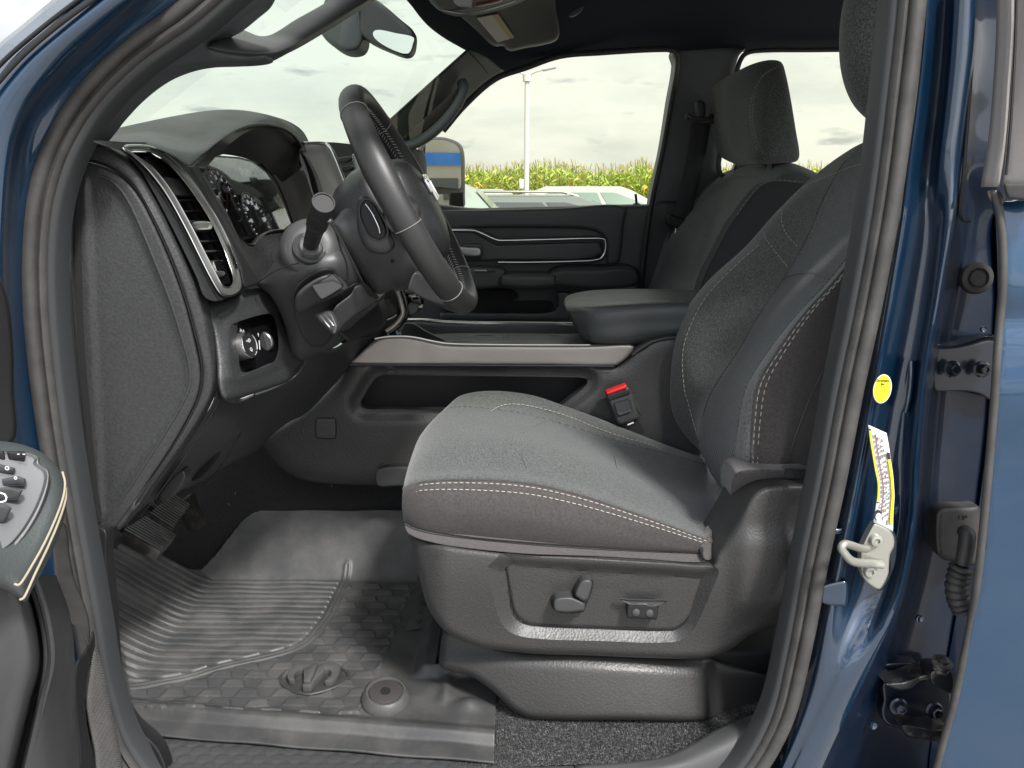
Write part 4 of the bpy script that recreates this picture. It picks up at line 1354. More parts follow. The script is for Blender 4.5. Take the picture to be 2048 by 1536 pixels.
fs = [(k, (k + 1) % len(vi_), len(vi_) + (k + 1) % len(vi_), len(vi_) + k) for k in range(len(vi_))]
link('vent_throat', vs, fs, M_dark, AV, True, 70)
w = [PD(a, b_, .0015) for a, b_ in crom(VI, 5, True)]
vs, fs = tube_geo(w, .0010, 6, True, DN)
link('vent_frame', vs, fs, M_silver, AV, True, 80)
face_ol = [(186,284),(250,288),(330,298),(386,334),(412,376),(440,418),(470,480),(500,530),(522,568),(500,600),(440,640),(430,700),(434,720),(426,660),(418,610),(398,560),(370,500),(340,440),(310,384),(282,338),(250,303),(222,290),(192,284)]
relief('dash_face', [(186,282),(250,284),(330,290),(392,330),(420,376),(450,418),(478,480),(496,530),(500,560),(488,580),(460,594),(430,602),(408,592),(394,556),(366,498),(336,438),(306,382),(278,336),(246,304),(216,294)], 0.0, M_leather, DB, step=5, thick=.01, holes=[([(x_ * .98 + 366 * .02, y_ * .99 + 440 * .01) for x_, y_ in VO],)], project=lambda x, y, q: PD(x, y, -q - .006))
onface('dash_backing', [(200,300),(420,330),(640,300),(700,420),(640,640),(440,760),(400,720),(340,520)], -.075, M_void, DB, .03)
# horizontal slats between the left and right walls
def cut(poly, y):
    xs_ = []
    for (x1, y1), (x2, y2) in zip(poly, poly[1:] + poly[:1]):
        if (y1 > y) != (y2 > y):
            xs_.append(x1 + (x2 - x1) * (y - y1) / (y2 - y1))
    return min(xs_), max(xs_)
onface('blank_panel', [(292,312),(316,314),(334,330),(366,366),(380,384),(352,384),(330,360),(312,340)], -.020, M_dark, AV, .006)
onface('vent_flap', [(322,352),(372,358),(392,382),(392,390),(346,390),(334,372)], -.008, M_plast, AV, .010, .002)
for y in (402, 424, 444, 464, 484, 504, 524):
    a, b_ = cut(VI, y)
    p0, p1 = PD(a + 2, y, -.012), PD(b_ - 2, y - 2, -.012)
    prism('slat', [p0, p1, p1 + DN * -.022 + CV * .004, p0 + DN * -.022 + CV * .004], CV * .0022, M_plast, AV)
for f_ in (.28, .62):
    q = []
    for y in range(400, 545, 8):
        a, b_ = cut(VI, y)
        q.append(PD(lerp(a, b_, f_), y, -.032))
    vs, fs = tube_geo(q, (.008, .0012), 6, False, DN)
    link('vane', vs, fs, M_dark, AV)
tb = onface('vent_tab', [(384,450),(390,443),(420,443),(425,447),(424,457),(418,459),(390,459)], .002, M_silver, AV, .006, .0015, True, 3)
onface('tab_inset', [(396,447),(416,447),(418,451),(416,455),(396,455)], .0028, M_silver2, tb, .001)
onface('lower_tray', [(414,528),(440,520),(456,545),(462,566),(446,570),(436,556)], -.010, M_gloss, AV, .006)
th = onface('thumb_wheel', [(422,544),(430,541),(448,541),(452,546),(449,552),(432,554)], -.004, M_silver2, AV, .008, .002)
for k in range(4):
    onface('wheel_ridge', [(428,543.5+2.4*k),(447,543+2.2*k),(447,543.8+2.2*k),(428,544.3+2.4*k)], -.0034, M_plast, th, .0008)

# --- small dimmer strip right of the vent
onface('side_button', [(470,505),(478,505),(486,530),(480,536),(472,528)], .004, M_plast2, DB, .004, .001)

# --- shelf below vent, headlight switch pod
SA = Vector((.94, -.22, .22)).normalized()
HQ = P(462, 700, 1.155)
def PH(x, y, q=0.0): return PN(x, y, HQ - SA * q, SA)       # the way the knob points
relief('switch_shelf', [(408,612),(432,606),(470,596),(482,575),(500,574),(530,574),(560,582),(580,598),(600,640),(606,690),(600,730),(580,760),(545,775),(500,790),(470,800),(448,800),(436,770),(432,720),(424,660)],
       (lambda x, y: np.array([PH(a_, b_, 0).y for a_, b_ in zip(x, y)]) - .014), M_leather, DB, step=5, edge=20, rnd=.016, thick=.03,
       holes=[([(462,652),(475,644),(520,630),(540,628),(550,640),(556,670),(556,700),(546,726),(520,738),(480,754),(468,750),(464,720)],)],
       disp=lambda x, y, d: -.010 * np.exp(-(segd(x, y, [(462,652),(475,644),(520,630),(540,628),(550,640),(556,670),(556,700),(546,726),(520,738),(480,754),(468,750),(464,720)]) / 16) ** 2))
HS = relief('headlight_switch', [(452,644),(475,636),(520,620),(548,618),(562,640),(568,670),(568,700),(556,736),(520,752),(480,766),(460,760),(454,720)],
            .004, M_gloss, DB, step=5, thick=.01, project=PH)
kb = PH(478, 694, 0)
lathe('knob', kb - SA * .012, SA, [(.0235, 0), (.0235, .004), (.0212, .005), (.0208, .028), (.0195, .031)], M_silver2, HS, 40)
vs, fs = tube_geo([kb + SA * .0195 + (SA.orthogonal().normalized() * math.cos(a) + SA.cross(SA.orthogonal().normalized()) * math.sin(a)) * .0192 for a in np.linspace(0, 2*math.pi, 41)[:-1]], .0013, 8, True)
link('knob_ring', vs, fs, M_chrome, HS)
lathe('knob_face', kb + SA * .0185, SA, [(.0182, 0), (.0180, .0008)], M_dark, HS, 36)
SU = Vector((SA.y * -1, SA.x, 0)).normalized(); SV = SA.cross(SU)
if SV.z < 0: SV = -SV
SU = SV.cross(SA)
text('knob_symbol', 'D', kb + SA * .0197 + SV * .0065 + SU * .002, SU, SV, .008, M_white, HS)
text('knob_symbol', '=', kb + SA * .0197 + SV * .0065 - SU * .004, SU, SV, .008, M_white, HS)
text('knob_symbol', 'Q', kb + SA * .0197 - SV * .0075, SU, SV, .008, M_white, HS)
for s, a in (('O', -38), ('*', -14), ('D', 12), ('A', 34), ('U', 46)):
    a = R(a)
    p_ = kb + SA * .0005 + (SU * math.sin(a) + SV * math.cos(a)) * .0290
    text('switch_mark', s, p_, SU, SV, .009, M_white, HS)
dm = lathe('dimmer_wheel', PH(527, 684, .010) - SU * .004, SU, [(.016, 0), (.0175, .002), (.0175, .006), (.016, .008)], M_silver2, HS, 30)
text('switch_mark', 'F', PH(517, 670, -.0005), SU, SV, .008, M_white, HS)
box('switch_mark', PH(519, 690, -.0005), .0012, .0008, .015, M_white, HS)

# --- knee panel
KNo = [(434,722),(440,790),(470,804),(505,792),(548,776),(586,756),(604,735),(620,700),(664,700),(700,680),(745,672),(765,672),(748,688),(726,700),(706,722),(676,762),(640,800),(610,828),(575,846),(545,870),(515,900),(480,918),(440,940),(405,962),(370,978),(330,988),(296,1008),(276,1024),(300,985),(350,920),(396,852),(428,796)]
relief('knee_panel', KNo, [(436,740,1.16),(600,735,1.36),(745,672,1.62),(640,800,1.56),(515,900,1.50),(405,962,1.42),(290,1010,1.20),(400,850,1.16),(480,860,1.30)], M_plast, DB, step=6, edge=12, rnd=.012, thick=.02)
tube('knee_panel_seam', [(512,772,1.265),(505,810,1.29),(490,850,1.31),(466,895,1.33),(440,935,1.36),(412,968,1.40)], .0012, M_rubber2, DB, 6)
tube('panel_edge', [(438,800,1.165),(420,835,1.155),(390,884,1.15),(350,942,1.15),(310,996,1.155),(280,1034,1.16)], .0012, M_rubber2, DB, 6)
relief('fuse_access', [(412,908),(442,896),(432,920),(408,950),(386,962),(380,950)], [(412,908,1.34),(386,962,1.36)], M_dark, DB, step=4, edge=4, rnd=.004, thick=.01)
relief('lower_edge_clip', [(320,985),(350,950),(366,940),(372,955),(350,990),(318,1002)], 1.22, M_plast2, DB, step=4, edge=5, rnd=.004, thick=.02)
stv = [(664 + (k % 2) * 2, 706 + k * 3.2) for k in range(8)]
vv = [lathe('embossed_dot', P(x_ - k * 1.6, y_, 1.53), Vector((0, -1, 0)), [(.0012, 0), (.0006, .001)], M_greyprint, DB, 8) for k, (x_, y_) in enumerate(stv)]
join('embossed_dots', vv)
relief('trim_clip', [(574,704),(600,700),(620,694),(636,692),(628,702),(600,712),(578,714)], 1.345, M_plast2, DB, step=3, edge=4, rnd=.003, thick=.01)

# --- centre stack
relief('centre_bezel', [(604,288),(648,288),(662,300),(676,334),(696,388),(712,420),(690,420),(664,410),(640,420),(626,392),(612,350),(600,318)], [(604,288,1.72),(648,288,1.78),(700,410,1.72),(630,400,1.68)], material('pale_satin_bezel', (.50,.49,.47), .38, .5), DB, step=6, edge=5, rnd=.004, thick=.03)
surf('leather_roll', [[(598,300,1.70),(606,318,1.69),(616,345,1.68),(624,376,1.67),(634,410,1.66),(645,440,1.66)],[(610,312,1.67),(618,328,1.66),(628,350,1.65),(636,380,1.64),(644,410,1.64),(655,440,1.64)],[(618,318,1.70),(628,336,1.69),(638,358,1.68),(646,386,1.67),(654,415,1.66),(664,444,1.66)]], M_leather, DB, n=4, m=5)
tube('silver_strip', [(606,287,1.705),(648,287,1.765),(660,296,1.76),(672,320,1.75),(686,356,1.735),(700,392,1.72),(712,424,1.71)], (.0035,.0045), M_silver, DB, 8)
relief('centre_top_pad', [(645,288),(700,288),(760,300),(840,300),(850,340),(840,420),(740,440),(700,380),(672,330)], [(645,288,1.9),(840,300,2.4),(740,440,1.95)], M_dark, DB, step=12, thick=.05)
for k in range(4):
    relief('centre_vent_slat', [(672,318+18*k),(700,312+18*k),(704+3*k,318+18*k),(684+3*k,326+18*k)], 1.86, M_plast2, DB, step=4, edge=3, rnd=.002, thick=.02)
relief('centre_vent_post', [(704,310),(710,308),(722,345),(728,380),(720,380),(710,345)], 1.84, M_silver2, DB, step=4, edge=3, rnd=.002, thick=.02)
relief('centre_stack_side', [(700,560),(800,560),(812,580),(818,620),(806,650),(770,672),(730,690),(690,690),(660,660),(680,620)], [(700,560,1.60),(810,600,1.72),(730,690,1.62)], M_plast, DB, step=8, edge=8, rnd=.006, thick=.05)
relief('pocket_flap', [(752,618),(764,604),(778,600),(784,612),(790,620),(792,628),(786,634),(774,638),(768,634)], 1.61, M_dark, DB, step=4, edge=4, rnd=.003, thick=.01)
tube('pocket_rim', [(752,614,1.60),(760,630,1.598),(770,640,1.598),(784,636,1.602),(793,630,1.605)], .0022, M_silver2, DB, 6)
tube('stack_strip', [(790,572,1.66),(797,590,1.655),(803,610,1.65),(806,626,1.65),(798,642,1.645),(784,656,1.64),(772,664,1.635)], (.006,.005), M_taupe, DB, 8)
tube('stack_edge', [(800,572,1.67),(808,592,1.67),(814,616,1.67),(812,632,1.67),(800,650,1.67),(776,668,1.66)], (.004,.004), M_gloss, DB, 8)
sw = relief('switch_bank', [(806,574),(822,580),(838,590),(842,602),(842,616),(830,628),(818,634),(814,610)], 1.70, M_gloss, DB, step=4, edge=3, rnd=.002, thick=.05)
for k, (x_, y_) in enumerate(((812,582),(820,590),(826,600),(833,611))):
    box('switch_key', P(x_ + 5, y_ + 2, 1.685), .018, .012, .007, M_silver2 if k % 2 else M_plast2, sw, None, .002)
relief('shifter_knob', [(814,612),(820,607),(830,608),(836,616),(834,626),(820,632),(816,626)], 1.66, M_plast2, DB, step=3, edge=4, rnd=.004, thick=.02)
text('stack_mark', 'M', P(798, 668, 1.625), Vector((1, 0, .1)), Vector((0, 0, 1)), .010, M_white, DB)

# ================================================================== STEERING COLUMN (cover, stalk, brake release)
SC = thing('steering_column', 'satin charcoal steering column cover carrying the wiper stalk', 'steering column', (-.4, 1.35, 1.1))
cc = [(512,568),(528,552),(546,526),(556,500),(572,474),(600,456),(630,448),(662,446),(680,478),(700,520),(722,566),(742,592),(757,602),(740,622),(706,652),(690,672),(676,690),(640,706),(604,720),(584,712),(578,690),(572,660),(560,625),(540,590)]
relief('column_cover', cc, [(515,568,1.24),(660,447,1.26),(600,456,1.24),(590,540,1.19),(680,520,1.20),(757,602,1.34),(690,672,1.32),(600,715,1.30),(560,620,1.24)], M_plast2, SC, step=5, edge=22, rnd=.020, thick=.08)
tube('cover_seam', [(514,566,1.225),(545,545,1.198),(575,532,1.182),(598,526,1.178)], .0010, M_void, SC, 6)
tube('cover_seam', [(664,446,1.238),(680,476,1.212),(704,522,1.205),(726,566,1.225),(745,592,1.27)], .0022, M_void, SC, 6)
ax = (P(648, 400, 1.10) - P(618, 498, 1.21)).normalized()
b0 = P(618, 500, 1.205)
lathe('stalk_dome', P(621, 492, 1.200), (ax + Vector((0, -1, .1))).normalized(), [(.048, -.016), (.044, -.006), (.036, .0015), (.026, .004), (.020, .004)], M_plast2, SC, 36)
cone = lathe('stalk_boot', P(620, 496, 1.197), ax, [(.0270, -.006), (.0265, .003), (.0235, .006), (.020, .004), (.0165, .009), (.013, .010)], M_plast, SC, 36)
LS = (P(648, 400, 1.10) - b0).length
st = lathe('wiper_stalk', b0, ax, [(.0105, 0), (.0110, LS*.12), (.0120, LS*.20), (.0125, LS*.40), (.0135, LS*.50), (.0155, LS*.55), (.0158, LS*.60), (.0150, LS*.61), (.0150, LS*.625), (.0158, LS*.64), (.0162, LS*.84), (.0160, LS*.85), (.0166, LS*.87), (.0168, LS*.97), (.0158, LS*1.0), (.0140, LS*1.0), (.0136, LS*.985), (.0001, LS*.985)], M_dark, SC, 40)
for k, (x_, y_) in enumerate(((650, 444), (658, 441))):
    box('stalk_mark', P(x_, y_, 1.118), .006, .001, .0026, M_white, st, Matrix.Rotation(R(-25), 3, 'Y'))
# wheel adjust / release housing
relief('release_surround', [(584,600),(590,578),(610,556),(640,540),(664,538),(676,552),(694,574),(712,566),(728,580),(750,600),(700,640),(668,668),(650,690),(622,692),(600,660)], [(590,600,1.185),(664,540,1.18),(750,600,1.30),(640,690,1.25)], M_dark, SC, step=5, edge=4, rnd=.004, thick=.01)
relief('release_housing', [(590,604),(594,588),(612,570),(640,554),(660,550),(670,556),(686,574),(690,580),(664,596),(632,612),(604,624),(594,622)], [(590,610,1.175),(664,552,1.165),(690,580,1.20)], M_plast2, SC, step=4, edge=10, rnd=.010, thick=.03)
relief('housing_button', [(625,572),(628,570),(662,550),(668,550),(685,570),(684,575),(650,596),(645,598),(640,596),(626,576)], [(625,572,1.158),(685,572,1.170)], M_plast, SC, step=4, edge=2, rnd=.0015, thick=.01)
tube('button_gap', [(625,572,1.160),(662,550,1.158),(668,550,1.16),(685,572,1.170),(650,597,1.172),(643,598,1.170),(625,574,1.160)], .0009, M_void, SC, 6)
relief('lower_cover', [(672,612),(700,590),(712,572),(726,574),(748,594),(752,600),(720,624),(690,648),(676,664),(668,652),(662,632)], [(672,612,1.21),(752,600,1.29),(676,660,1.24)], M_plast2, SC, step=5, edge=6, rnd=.005, thick=.03)
relief('column_underside', [(676,664),(700,644),(752,602),(762,612),(768,636),(760,660),(735,668),(700,684),(694,682)], [(676,664,1.30),(762,620,1.42)], M_dark, SC, step=6, edge=8, rnd=.01, thick=.05)
lv = relief('release_lever', [(630,630),(634,626),(656,622),(664,628),(674,650),(674,658),(670,668),(664,668),(650,654),(638,642)], [(630,630,1.19),(672,660,1.17)], M_plast2, SC, step=3, edge=5, rnd=.005, thick=.012)
tube('lever_rib', [(650,630,1.175),(658,640,1.168),(668,652,1.164)], .0016, M_silver2, lv, 6)
tube('lever_rib', [(642,632,1.178),(650,644,1.17),(662,658,1.165)], .0016, M_silver2, lv, 6)

# ================================================================== STEERING WHEEL
Tt, Bb = P(712, 194, 1.36), P(932, 604, 1.36)
WC = (Tt + Bb) / 2
SW = thing('steering_wheel', 'black leather steering wheel seen nearly edge on above the driver cushion', 'steering wheel', WC)
wv = (Tt - Bb).normalized()
WR = (Tt - Bb).length / 2
wu = Vector((.0, 1, 0)); wu = (wu - wv * wu.dot(wv)).normalized()     # sideways, away from the viewer
wnv = wu.cross(wv).normalized()
if wnv.x < 0: wnv = -wnv                                                # toward the driver
def WP(a, r_, h=0): return WC + (wv * math.cos(a) + wu * math.sin(a)) * r_ + wnv * h
ringp = [WP(a, WR) for a in np.linspace(0, 2*math.pi, 97)[:-1]]
vs, fs = [], []
M_wheel = material('smooth_black_leather', (0.026, 0.026, 0.0265), 0.46, bumps=[('vor', 500, 0.3, 0.0004)], rvar=0.05)
nR, nS = len(ringp), 20
for i, a in enumerate(np.linspace(0, 2*math.pi, nR + 1)[:-1]):
    rad = wv * math.cos(a) + wu * math.sin(a)
    grip = 1 + .10 * math.exp(-((abs(((a + math.pi) % (2*math.pi)) - math.pi) - R(72)) / R(14)) ** 2)
    for k in range(nS):
        t = 2*math.pi*k/nS
        vs.append(ringp[i] + rad * math.cos(t) * .0175 * grip + wnv * math.sin(t) * .0215 * grip)
for i in range(nR):
    for k in range(nS):
        j, q = (i + 1) % nR, (k + 1) % nS
        fs.append((i*nS+k, i*nS+q, j*nS+q, j*nS+k))
rim = link('rim', vs, fs, M_wheel, SW, True, 80)
# seams across the rim and cross stitching on the inside
for a in (R(-38), R(38), R(-142), R(142), R(-100), R(100)):
    rad = wv * math.cos(a) + wu * math.sin(a)
    c_ = WP(a, WR)
    q = [c_ + rad * math.cos(t) * .0180 + wnv * math.sin(t) * .0220 for t in np.linspace(0, 2*math.pi, 25)[:-1]]
    vs, fs = tube_geo(q, .0007, 6, True)
    link('rim_seam', vs, fs, M_thread2, rim)
sts = []
for a in np.arange(R(10), R(172), R(2.3)):
    for s in (-1, 1):
        p0 = WP(a, WR - .0180, .002 * s); p1 = WP(a + R(1.5), WR - .0172, .007 * s)
        v_, f_ = tube_geo([p0, p1], .0006, 5)
        o_ = len(sts)
        sts.append((v_, f_))
vs, fs = [], []
for v_, f_ in sts:
    o_ = len(vs); vs += v_; fs += [tuple(o_ + i for i in q) for q in f_]
link('rim_stitching', vs, fs, M_greyprint, rim)
# airbag pad: a rounded pad standing proud of the rim centre
def padpt(u, v, h): return WC + wu * u + wv * v + wnv * h
rows = []
for k, s in enumerate((0, .25, .5, .72, .88, 1.0)):
    pass
pad_ol = [(-.085,.055),(-.06,.075),(0,.082),(.06,.075),(.085,.055),(.092,.01),(.080,-.045),(.05,-.085),(0,-.10),(-.05,-.085),(-.080,-.045),(-.092,.01)]
po = crom(pad_ol, 4, True)
rows = []
for s, h in ((1.0, -.05), (1.04, -.02), (1.02, .004), (.95, .016), (.80, .026), (.55, .033), (.28, .036), (.02, .037)):
    rows.append([padpt(a * s, b_ * s - .005, h) for a, b_ in po])
vs = [p for r_ in rows for p in r_]; s_ = len(po); fs = []
for i in range(len(rows) - 1):
    for k in range(s_):
        fs.append((i*s_+k, i*s_+(k+1) % s_, (i+1)*s_+(k+1) % s_, (i+1)*s_+k))
fs.append(tuple((len(rows)-1)*s_+k for k in range(s_)))
link('airbag_pad', vs, fs, M_leather, SW, True, 60)
# ram's head badge: horns and muzzle in chrome
bc = padpt(0, .012, .037)
def badge(parent, c, u, v, w_, sc, mat, nm='badge', hk=1.0):
    outs = []
    horn = crom([(.14,.26),(.16,.44),(.38,.66),(.70,.64),(.96,.36),(1.0,-.08),(.84,-.46),(.58,-.52),(.58,-.52),(.70,-.20),(.66,.10),(.48,.24),(.30,.20)], 3, True)
    for s in (-1, 1):
        pts = [c + u * (s * a * sc) + v * (b_ * sc) for a, b_ in horn]
        outs.append(prism(nm + '_horn', pts, w_ * (.15 * sc * hk), mat, parent, .035 * sc))
    face = [(-.44,.16),(-.16,.36),(.16,.36),(.44,.16),(.34,-.16),(.22,-.55),(.16,-.92),(-.16,-.92),(-.22,-.55),(-.34,-.16)]
    outs.append(prism(nm + '_face', [c + u * (a * sc) + v * (b_ * sc) for a, b_ in face], w_ * (.18 * sc * hk), mat, parent, .03 * sc))
    nose = [(-.12,.22),(.12,.22),(.13,-.84),(-.13,-.84)]
    outs.append(prism(nm + '_nose', [c + u * (a * sc) + v * (b_ * sc) + w_ * .18 * sc * hk for a, b_ in nose], w_ * (.09 * sc * hk), mat, parent, .02 * sc))
    return outs
badge(SW, bc, wu, wv, wnv, .030, M_chrome)
# spokes and back shell
for s in (-1, 1):
    for k, (a0, wd, r0) in enumerate(((s * R(96), .030, .07),)):
        c0, c1 = WP(a0, .06, -.012), WP(a0, WR - .008, -.006)
        vs, fs = tube_geo([c0, c0.lerp(c1, .5) - wnv * .004, c1], [.034, .026, .022], 14, False, wnv)
        link('spoke', vs, fs, M_plast, SW)
c0, c1 = WP(math.pi, .06, -.015), WP(math.pi, WR - .008, -.008)
for s in (-1, 1):
    vs, fs = tube_geo([c0 + wu * .03 * s, c0.lerp(c1, .5) + wu * .035 * s, c1 + wu * .03 * s], [.016, .012, .012], 12)
    link('spoke', vs, fs, M_plast2, SW)
rows = []
for s, h in ((.60, -.125), (.9, -.118), (1.10, -.095), (1.22, -.06), (1.20, -.03), (1.0, -.02)):
    rows.append([padpt(a * s, b_ * s - .01, h) for a, b_ in po])
vs = [p for r_ in rows for p in r_]; fs = []
for i in range(len(rows) - 1):
    for k in range(s_):
        fs.append((i*s_+k, i*s_+(k+1) % s_, (i+1)*s_+(k+1) % s_, (i+1)*s_+k))
fs.append(tuple(reversed(range(s_))))
link('hub_back_shell', vs, fs, M_plast, SW, True, 60)
relief('rear_cover', [(664,452),(676,430),(688,412),(704,384),(716,366),(728,356),(750,372),(780,420),(820,490),(860,545),(900,590),(930,612),(925,625),(900,622),(862,604),(826,584),(794,572),(775,584),(756,588),(738,572),(716,540),(690,500)],
       [(664,452,1.24),(728,356,1.30),(756,588,1.30),(930,615,1.36),(780,470,1.235),(860,580,1.30)], M_plast, SW, step=6, edge=18, rnd=.014, thick=.05)
sp_ = relief('switch_pod', [(716,400),(724,392),(738,396),(752,412),(768,440),(782,470),(788,492),(776,506),(756,508),(736,500),(722,480),(714,450)], [(716,400,1.225),(785,490,1.22)], M_plast, SW, step=4, edge=14, rnd=.010, thick=.02)
relief('pod_recess', [(722,414),(730,401),(740,402),(752,416),(764,440),(772,462),(768,474),(756,478),(740,470),(728,450),(721,430)], [(716,400,1.222),(785,490,1.217)], M_dark, sp_, step=3, edge=4, rnd=.002, thick=.004)
tube('pod_chrome', [(731,408,1.214),(740,420,1.213),(750,438,1.212),(758,456,1.212),(760,466,1.213)], .0016, M_chrome, sp_, 8)
tube('pod_rim', crom([(720,412,1.222),(730,399,1.222),(742,401,1.222),(754,414,1.22),(768,440,1.22),(776,464,1.22),(770,476,1.22),(756,481,1.22),(738,473,1.22),(726,452,1.222),(719,430,1.222)], 4, True), .0014, M_plast2, sp_, 6, True, per=0)
lathe('cover_screw', P(785, 522, 1.222), Vector((-.2, -1, 0)), [(.0035, 0), (.0035, .001), (.002, .001), (.002, -.003)], M_void, SW, 14)
relief('spoke_cover', [(830,545),(842,548),(870,575),(900,600),(926,616),(918,622),(890,612),(862,604),(836,592),(826,586),(816,580),(822,556)], [(816,580,1.25),(926,618,1.33)], M_plast, SW, step=4, edge=6, rnd=.004, thick=.02)

# ================================================================== PEDALS
def pedal(name, label, quad, Y0, Y1, ribs, mat=M_rubber2, th=.02):
    """quad = four pixel corners (near-left, near-right, far-right, far-left)"""
    t = thing(name, label, 'pedal', P(quad[0][0], quad[0][1], Y0))
    ys_ = (Y0, Y0, Y1, Y1)
    c = [P(x_, y_, q) for (x_, y_), q in zip(quad, ys_)]
    n_ = (c[1] - c[0]).cross(c[3] - c[0]).normalized()
    if n_.dot(CAM - c[0]) < 0: n_ = -n_
    prism('pad', c, -n_ * th, mat, t, .003)
    for k in range(ribs):
        f_ = (k + .5) / ribs
        a0 = c[0].lerp(c[3], f_); a1 = c[1].lerp(c[2], f_)
        e = (c[3] - c[0]) * (.30 / ribs)
        prism('rib', [a0 - e, a1 - e, a1 + e, a0 + e], n_ * .0028, mat, t)
    b0_ = (c[0] + c[3]) / 2 - n_ * th
    vs, fs = tube_geo([b0_.lerp((c[1] + c[2]) / 2 - n_ * th, .3), b0_ + Vector((-.12, .02, .10))], .008, 8)
    link('arm', vs, fs, M_dark, t)
    return t
M_pad = material('worn_pedal_rubber', (0.024, 0.023, 0.022), 0.42, col2=(.085, .078, .070), vscale=40, vlo=.5, vhi=.8)
pedal('parking_brake_pedal', 'small ribbed pedal nearest the door, below the dashboard end', [(246,1062),(322,1104),(352,1072),(290,1034)], 1.22, 1.30, 9, M_pad, .022)
pedal('brake_pedal', 'wide ribbed brake pedal in the middle behind the small one', [(298,1028),(345,1058),(380,1010),(345,988)], 1.40, 1.50, 12, M_pad)
pedal('accelerator_pedal', 'narrow tapering accelerator pedal farthest from the door', [(358,1008),(392,1062),(410,1048),(388,984)], 1.50, 1.55, 6, M_pad)
# ================================================================== DRIVER SEAT
DS = thing('driver_seat', 'grey cloth driver seat nearest the open doorway, with power seat switches', 'car seat', (0.1, 1.3, .74))
CU_ = [
 [(840,1080,1.19),(835,1050,1.17),(830,1010,1.17),(834,985,1.21),(842,950,1.29),(856,915,1.38),(892,868,1.48),(914,858,1.56),(925,930,1.60)],
 [(812,1060,1.16),(804,1015,1.145),(806,978,1.150),(811,952,1.20),(822,915,1.29),(840,872,1.39),(880,828,1.49),(905,815,1.56),(915,880,1.60)],
 [(850,1068,1.13),(848,1015,1.118),(850,963,1.13),(856,942,1.17),(872,890,1.27),(888,850,1.38),(905,815,1.50),(922,792,1.57),(930,850,1.62)],
 [(950,1085,1.13),(950,1022,1.108),(950,959,1.125),(954,938,1.165),(958,880,1.27),(960,846,1.38),(968,816,1.50),(985,782,1.57),(985,850,1.62)],
 [(1060,1096,1.13),(1060,1032,1.108),(1060,967,1.125),(1060,946,1.165),(1055,888,1.27),(1050,856,1.38),(1058,829,1.50),(1062,790,1.57),(1055,850,1.62)],
 [(1160,1104,1.13),(1160,1050,1.112),(1160,990,1.125),(1156,969,1.165),(1145,912,1.27),(1132,882,1.38),(1135,850,1.50),(1130,812,1.57),(1125,870,1.62)],
 [(1260,1110,1.13),(1260,1070,1.118),(1260,1023,1.125),(1254,1003,1.165),(1235,948,1.27),(1218,915,1.38),(1215,876,1.50),(1205,840,1.57),(1195,900,1.62)],
 [(1340,1114,1.13),(1340,1088,1.122),(1340,1052,1.125),(1332,1032,1.165),(1308,978,1.27),(1288,942,1.38),(1282,894,1.50),(1275,868,1.57),(1265,920,1.62)],
 [(1410,1118,1.13),(1412,1104,1.126),(1415,1080,1.128),(1408,1060,1.165),(1385,1006,1.27),(1362,970,1.38),(1358,914,1.50),(1350,897,1.57),(1340,940,1.62)],
 [(1500,1120,1.14),(1505,1106,1.14),(1508,1090,1.14),(1500,1072,1.17),(1475,1022,1.28),(1450,995,1.39),(1430,935,1.50),(1425,922,1.57),(1410,960,1.62)]]
cush = surf('seat', CU_, n=9, m=9, flip=False, parent=DS, cuts=[('cushion_side', M_fabside, 0, 2), ('cushion', M_fab, 2, 6), ('cushion_bolster', M_fab2, 6, 8)])
CUSH = cush
def rowcol(rows, j, f=0.0):
    """control column j (fraction f toward j+1) of a grid"""
    out = []
    for r_ in rows:
        a = r_[j]; b_ = r_[min(j + 1, len(r_) - 1)]
        out.append(tuple(lerp(x_, y_, f) for x_, y_ in zip(a, b_)))
    return out
stitches('seam_stitching', oncol(CU_, 17, 9, 1, -1), M_thread, DS, L=.0065, gap=.0028, r=.00075, off=-.0008)
stitches('seam_stitching', oncol(CU_, 15, 9, 1, -1), M_thread, DS, L=.0065, gap=.0028, r=.00075, off=-.0008)
tube('seam_piping', oncol(CU_, 18, 9, 1, -1), .0020, M_fabside, DS, 8)
# skirt below the side panel
tube('skirt_piping', [(806,1042,1.136),(830,1054,1.122),(870,1064,1.112),(950,1076,1.108),(1060,1086,1.108),(1180,1094,1.112),(1290,1100,1.116),(1400,1104,1.12)], .0016, M_void, DS, 6)
relief('skirt', [(810,1046),(830,1056),(870,1066),(950,1078),(1060,1088),(1180,1096),(1290,1102),(1410,1106),(1410,1124),(1290,1118),(1180,1112),(1060,1108),(950,1098),(870,1086),(818,1068)], [(810,1050,1.135),(950,1080,1.108),(1180,1100,1.112),(1410,1110,1.12)], M_fabside, DS, step=5, edge=3, rnd=.002, thick=.02)
relief('cushion_end_flap', [(1410,1086),(1416,1068),(1428,1056),(1436,1060),(1430,1080),(1426,1118),(1408,1118),(1406,1100)], [(1410,1086,1.118),(1436,1060,1.16)], M_fabside, DS, step=4, edge=6, rnd=.006, thick=.02)
# far bolster stitching and pale centre creases
fs_ = [(982,822,1.50),(1000,812,1.51),(1030,808,1.525),(1080,816,1.535),(1140,834,1.54),(1200,858,1.54),(1260,878,1.53),(1310,892,1.52),(1326,902,1.51)]
stitches('bolster_stitching', snap(CU_, fs_), M_thread, DS, L=.0075, gap=.002, r=.00075, off=-.005)
tube('cushion_crease', snap(CU_, [(1090,842),(1058,858),(1042,880),(1042,905),(1052,935)]), .0008, M_fab, DS, 6)
tube('cushion_crease', snap(CU_, [(1222,880),(1228,900),(1234,930),(1238,968)]), .0008, M_fab, DS, 6)
tube('bolster_seam', oncol(CU_, 54, 9, 1), .0016, M_rib, DS, 6)

